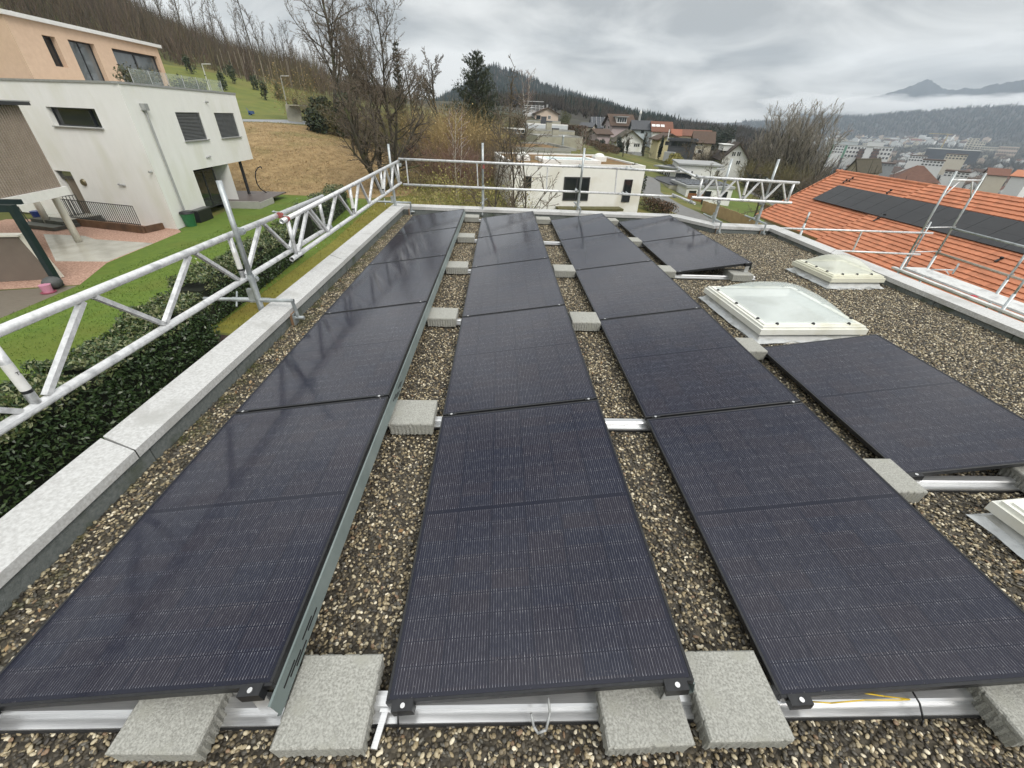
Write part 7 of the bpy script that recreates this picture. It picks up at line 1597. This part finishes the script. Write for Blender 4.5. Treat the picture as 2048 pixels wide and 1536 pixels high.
# summits beyond the haze and the cloud bank lying before them
def summits():
    rng = random.Random(4); T = [(33,2.2),(34.5,2.55),(36,2.55),(37.2,2.75),(38.3,3.0),(39.6,3.5),(40.2,3.8),(40.8,4.1),(41.5,3.8),(42.2,3.4),(42.8,3.3),(43.6,3.45),(44.4,3.4),(45.2,3.65),(46.5,3.85),(47.6,4.1),(48.4,4.3),(48.9,4.1),(50,3.6),(54,3.2)]
    D = 5600; b = MB(); H = []; na = 130
    for i in range(na+1):
        az = 32+22*i/na
        k = [t for t in T if t[0] <= az]; k = k[-1] if k else T[0]; n = next((t for t in T if t[0] > az), T[-1]); el = k[1]+(n[1]-k[1])*((az-k[0])/max(.01,n[0]-k[0]))+rng.uniform(-.06,.06)
        for j in range(9): t = j/8; p = azd(az, D-1400*(1-t)+120*math.sin(i*.9)*(1-t)); H.append((p.x,p.y,CAM.z+(D*math.tan(R(el))+200)*t**1.2-200+(25*math.sin(i*1.3+j*2)*(1-t)*t*4)))
        p = azd(az, D+900); H.append((p.x,p.y,0))
    b.add(H, [(i*10+j, i*10+j+1, (i+1)*10+j+1, (i+1)*10+j) for i in range(na) for j in range(9)])
    tag(b.build('mountain', mat('mountain_rock', (.02,.025,.03), (.045,.05,.055), scale=.004, rough=1, detail=9), origin=(0,0,0), smooth=True), kind='structure')
summits()
# ------------------------------------------------------------------ the town in the valley
def small_house(b, c, w, l, h, rh, yaw):
    x, y = V((math.cos(yaw), math.sin(yaw), 0)), V((-math.sin(yaw), math.cos(yaw), 0)); U = V((0,0,1)); c = V(c); b.mi = 0
    P = [c-x*w/2-y*l/2, c+x*w/2-y*l/2, c+x*w/2+y*l/2, c-x*w/2+y*l/2]; b.add([p-U*3 for p in P]+[p+U*h for p in P], [(0,1,5,4),(1,2,6,5),(2,3,7,6),(3,0,4,7)])
    r0, r1 = c-y*l/2+U*(h+rh), c+y*l/2+U*(h+rh); b.add([P[0]+U*h, P[1]+U*h, r0], [(0,1,2)]); b.add([P[2]+U*h, P[3]+U*h, r1], [(0,1,2)]); b.mi = 1; o = x*.5; d = y*.5
    b.add([P[0]-o-d+U*(h-.3), r0-d+U*.1, r1+d+U*.1, P[3]-o+d+U*(h-.3)], [(0,1,2,3)]); b.add([P[1]+o-d+U*(h-.3), P[2]+o+d+U*(h-.3), r1+d+U*.1, r0-d+U*.1], [(0,1,2,3)])
    b.mi = 2
    for k in range(2):
        for s in (-.25,.25): q = c-y*(l/2+.05)+x*(w*s)+U*(1.5+2.7*k); 
        for s in (-.28,0,.28):
            q = c-y*(l/2+.06)+x*(w*s*.8)+U*(1.2+2.7*k)
            if 2.7*k+2.6 < h+.5: b.add([q-x*.5, q+x*.5, q+x*.5+U*1.3, q-x*.5+U*1.3], [(0,1,2,3)])
TW_ = [M_white2, M_cream, M_white2, M_salmon, mat('town_white', (.78,.78,.76), rough=.9)]; TRF = [M_tile_brown, M_tile_red, M_grey, M_anth, M_tile_brown]
protos = []; rng = random.Random(99)
for i in range(12):
    b = MB(); small_house(b, (0,0,0), rng.uniform(8,13), rng.uniform(10,17), rng.uniform(5.5,9.5), rng.uniform(2,4.5), 0); protos.append(b.build('town_house', [TW_[i % 5], TRF[(i*3) % 5], M_dark], origin=(0,0,0), fix=False))
cnt = 0
def put_house(az, D, s=1.0, lab='small pale house of the hazy town in the valley', grp='small houses of the hazy town'):
    global cnt
    o = protos[cnt] if cnt < 12 else protos[rng.randrange(12)].copy()
    if cnt >= 12: COL.objects.link(o)
    cnt += 1; p = gaz(az, D, -.5); o.location = p; o.rotation_euler = (0,0,R(-az+rng.choice([0,90,20,70,180])+rng.uniform(-15,15))); o.scale = (s,s,s); tag(o, lab, 'house', grp); return o
for k in range(150): put_house(rng.uniform(35.5,53), rng.uniform(520,1500), rng.uniform(.65,1.05))
for k in range(140): put_house(rng.gauss(40,3.6), rng.uniform(1750,2250), rng.uniform(.8,1.5), 'tiny white house on the far slope of the valley', 'tiny houses on the far slope')
b = MB(); b.c = (1,1,1); rng = random.Random(55)
for k in range(8200):
    az = rng.uniform(26,56); D = 130+rng.random()**1.2*1950; p = gaz(az, D, -1); s = 1 if D < 500 else 1.3
    if rng.random() < .06: conifer(b, p, rng.uniform(6,11), 1.7, rng, rng.choice(CON))
    else: fluff(b, p, rng.uniform(6,11)*s, .22 if D < 500 else .45, rng, rng.choice(DEC), 8)
tag(b.build('valley_trees', M_wood_t, origin=(0,0,0), fix=False), 'brown leafless trees filling the gardens of the valley town', 'wood', kind='stuff')
def town_at(px_, py_, D): return gaz(azel(px_, py_)[0], D)
def tower_block(name, label, l, r, D, topy, dep, wall, win=None, roof=None, delta=0, z_extra=14):
    F = facy(l, r, D, delta); zt = F.px((l[0]+r[0])/2, topy)[1]; zb = F.px(*l)[1]-z_extra; t = thing(name, label, 'building', tuple(F.pt(F.L/2, zb))); U = V((0,0,1))
    b = MB(); c = F.pt(F.L/2, (zt+zb)/2, -dep/2); b.obox(c, F.d*(F.L/2), F.n*(dep/2), U*((zt-zb)/2)); b.build('wall', wall, t)
    b = MB(); b.obox(F.pt(F.L/2, zt+.3, -dep/2), F.d*(F.L/2+.2), F.n*(dep/2+.2), U*.3); b.build('roof', roof or M_brut2, t)
    if win:
        nx, nz, gm_ = win; zl = F.px(*l)[1]
        for j in range(nz):
            for i in range(nx):
                u0, u1 = F.L*(i+.2)/nx, F.L*(i+.8)/nx; za, ze = zl+(zt-zl)*(j+.25)/nz, zl+(zt-zl)*(j+.75)/nz
                b = MB(); b.obox(F.pt((u0+u1)/2, (za+ze)/2, .02), F.d*((u1-u0)/2), F.n*.08, U*((ze-za)/2)); b.build('window', gm_, t)
    return t, F, zt
M_win_far = mat('far_windows', (.05,.055,.06), (.10,.10,.10), scale=.3, rough=.4); M_rust_w = mat('brown_panels', (.16,.09,.065), (.20,.12,.09), scale=.2, rough=.8)
tower_block('apartment_block', 'long white apartment block with brown middle bays above the orange ridge', (1686,315), (1777,317), 640, 293, 14, M_white2, (13,3,M_win_far))
tower_block('stair_bay', 'plain white stair bay in the middle of the long apartment block', (1724,315), (1738,315.5), 632, 295, 5, M_white2)
tower_block('brown_bay', 'brown panelled bay left of the white stair bay', (1712,314), (1723,314.5), 634, 298, 4, M_rust_w, (2,3,M_win_far)); tower_block('brown_bay', 'brown panelled bay right of the white stair bay', (1740,315), (1752,316), 634, 298, 4, M_rust_w, (2,3,M_win_far))
tower_block('apartment_block', 'white apartment house half hidden by the poplars', (1662,306), (1684,308), 620, 290, 12, M_white2, (4,3,M_win_far))
tower_block('factory_hall', 'long pale hall with green annex beyond the poplars', (1650,290), (1714,292), 900, 283, 40, mat('hall_white', (.55,.58,.58), rough=.8)); tower_block('green_annex', 'low green annex in front of the long pale hall', (1664,293), (1700,294), 880, 290, 4, mat('hall_green', (.10,.28,.16), rough=.8))
tower_block('factory_hall', 'low pale hall right of the dark conifers', (1735,288), (1768,290), 1000, 284, 30, M_white2)
tower_block('tower_block', 'cream hospital tower rising from the far slope', (1925,301), (1946,302), 1700, 276, 22, M_cream, (3,7,M_win_far)); tower_block('tower_block', 'lower cream wing stepping down right of the hospital tower', (1940,302), (1962,303), 1690, 283, 20, M_cream, (4,4,M_win_far)); tower_block('tower_block', 'long low cream wing at the right of the hospital', (1960,304), (1998,306), 1680, 294, 20, M_cream, (8,2,M_win_far))
tower_block('office_block', 'pale office building with brown bands at far right', (1990,308), (2030,310), 1500, 293, 22, M_salmon, (8,2,M_win_far)); tower_block('dark_hall', 'wide dark flat roofed hall in the town middle', (1850,306), (1960,309), 1150, 300, 60, M_anth)
for i, (l, r, D, ty, m, lab) in enumerate((((1840,331),(1884,334),430,321,M_white2,'white terrace block with long balconies behind the red brown roof'), ((1692,340),(1698,341),300,334,M_white2,'small white wall beside the dark gable'), ((1745,330),(1788,334),420,327,M_grey,'low grey row house above the orange ridge'), ((1815,322),(1850,324),620,312,M_white2,'white row of town houses below the dark hall'), ((1888,318),(1930,322),640,309,M_cream,'cream row of town houses right of the town middle'), ((1970,352),(2012,356),330,342,M_cream,'cream town house with dark windows at right'), ((1885,352),(1935,356),340,344,M_white2,'white town row just above the scaffold posts'))):
    tower_block('row_house', lab, l, r, D, ty, 10, m, (6,2,M_win_far), roof=M_tile_brown)
# nearer roofs just above the orange ridge
F = facy((1690,345), (1712,350), 150, -25); hD = house_on('gable_house', 'stone coloured gable with dark roof above the orange ridge', 'house', F, F.L, F.px(1692,340)[1], F.px(1708,318)[1], 12, mat('stone_wall', (.40,.35,.24), (.46,.41,.29), rough=.9), M_tile_olive, over=.4)
F = facy((1785,366), (1872,372), 190, 6); hE = house_on('hipped_house', 'big house with rusty red brown roof above the orange ridge', 'house', F, F.L, F.px(1785,358)[1], F.px(1835,333)[1], 15, M_cream, mat('rusty_tiles', (.10,.05,.035), (.15,.075,.05), scale=1, rough=.9), front='hip', over=.8)
F = facy((1972,356), (2012,360), 300, 8); house_on('gable_house', 'cream house with red brown roof and small dormer at far right', 'house', F, F.L, F.px(1990,350)[1], F.px(1990,338)[1], 12, M_cream, M_tile_red, front='eaves', over=.6)
F = facy((2016,364), (2052,366), 280, -10); house_on('gable_house', 'white house with terracotta roof at the right picture edge', 'house', F, F.L, F.px(2030,352)[1], F.px(2030,341)[1], 12, M_white2, M_tile_orange, front='eaves', over=.6)
for i, (px_, D, h, lab) in enumerate(((1790,760,17,'tall dark conifer standing above the long apartment block'), (1812,740,21,'taller dark conifer right of the first one'), (1757,700,13,'small dark conifer over the apartment block roof'))):
    pine(lab, town_at(px_, 290, D), h, h*.17, i+3, name='conifer', dens=.7, base=.03)
# crane on the far slope
p = town_at(1888, 285, 1500); t = thing('tower_crane', 'thin yellow tower crane before the far slope', 'crane', tuple(p)); zt_ = far(1888,268,1500).z; q0, q1 = far(1860,265,1500), far(1905,268,1500); M_cr = mat('crane_yellow', (.45,.35,.12), rough=.7)
b = MB(); b.bar(p, V((p.x,p.y,zt_)), 1.4, 1.4, up=(0,1,0)); b.build('mast', M_cr, t); b = MB(); b.bar(V((q0.x,q0.y,zt_)), V((q1.x,q1.y,zt_)), 1.3, 1.3); b.build('jib', M_cr, t)

# ------------------------------------------------------------------ air: haze over the valley, low cloud before the summits
def volume_mat(name, dens, col, an=.2):
    m = bpy.data.materials.new(name); m.use_nodes = True; nt = m.node_tree; nt.nodes.clear(); o = nt.nodes.new('ShaderNodeOutputMaterial'); v = nt.nodes.new('ShaderNodeVolumePrincipled'); v.inputs['Density'].default_value = dens; v.inputs['Color'].default_value = (*col,1); v.inputs['Anisotropy'].default_value = an; nt.links.new(v.outputs[0], o.inputs['Volume']); return m
b = MB(); b.box(-1500, -2600, -75, 2360, 2640, 330)
o = b.build('haze', volume_mat('haze_air', .00020, (.74,.86,1.0)), origin=(0,0,0)); tag(o, 'thin bluish haze over the valley', 'haze', kind='stuff')

M_cloud = volume_mat('cloud_vapour', .0045, (1,1,1), 0)
rng = random.Random(21)
def cloud(label, az, el, D, rx, ry, rz_):
    p = azd(az, D); c = V((p.x,p.y,CAM.z+D*math.tan(R(el)))); b = MB(); nu, nv = 40, 20; ph = [rng.uniform(0,6.28) for _ in range(8)]; vs = []
    tx, ty = V((math.cos(R(az)), -math.sin(R(az)), 0)), V((math.sin(R(az)), math.cos(R(az)), 0))
    b.ball((0,0,0), 1, 1, 1, nu, nv)
    for v in b.v:
        q = V(v); k = 1+.16*math.sin(q.x*5+ph[0])*math.sin(q.z*4+ph[1])+.12*math.sin(q.x*11+ph[2])*math.cos(q.z*7+q.y*5+ph[3])+.07*math.sin(q.x*23+q.y*9+ph[4])
        q = q*k; vs.append(c+tx*(q.x*rx)+ty*(q.y*ry)+V((0,0,q.z*rz_)))
    b.v = [tuple(v) for v in vs]; o = b.build('low_cloud', M_cloud, origin=tuple(c), smooth=True); tag(o, label, 'cloud', kind='stuff')
for az, el, rx, rz_, D, lab in ((36.5,2.05,330,48,3850,'pale low cloud at the left foot of the summits'), (41.0,2.1,360,46,3900,'white cloud bank under the pointed summit'), (46.0,2.25,380,46,3900,'white cloud bank under the right ridge'), (50.5,2.5,340,56,3900,'white cloud bank at the right picture edge'), (33.0,2.2,300,60,3900,'pale cloud left of the summits')):
    cloud(lab, az, el, D, rx, 160, rz_)
M_cloud = volume_mat('thin_vapour', .0030, (1,1,1), 0)
for k, (az, el, rx, rz_) in enumerate(((35.2,2.75,120,26),(37.6,2.55,140,30),(39.0,2.75,95,22),(42.6,2.65,130,26),(44.2,2.7,110,22),(45.8,2.65,120,30),(47.5,2.8,110,24),(49.6,3.05,130,30),(34.0,1.75,150,22),(38.4,1.7,120,20),(43.5,1.95,140,22),(30.5,2.0,200,50))):
    cloud('small torn shred of low cloud drifting before the summits', az, el, 3700+20*k, rx, 90, rz_)
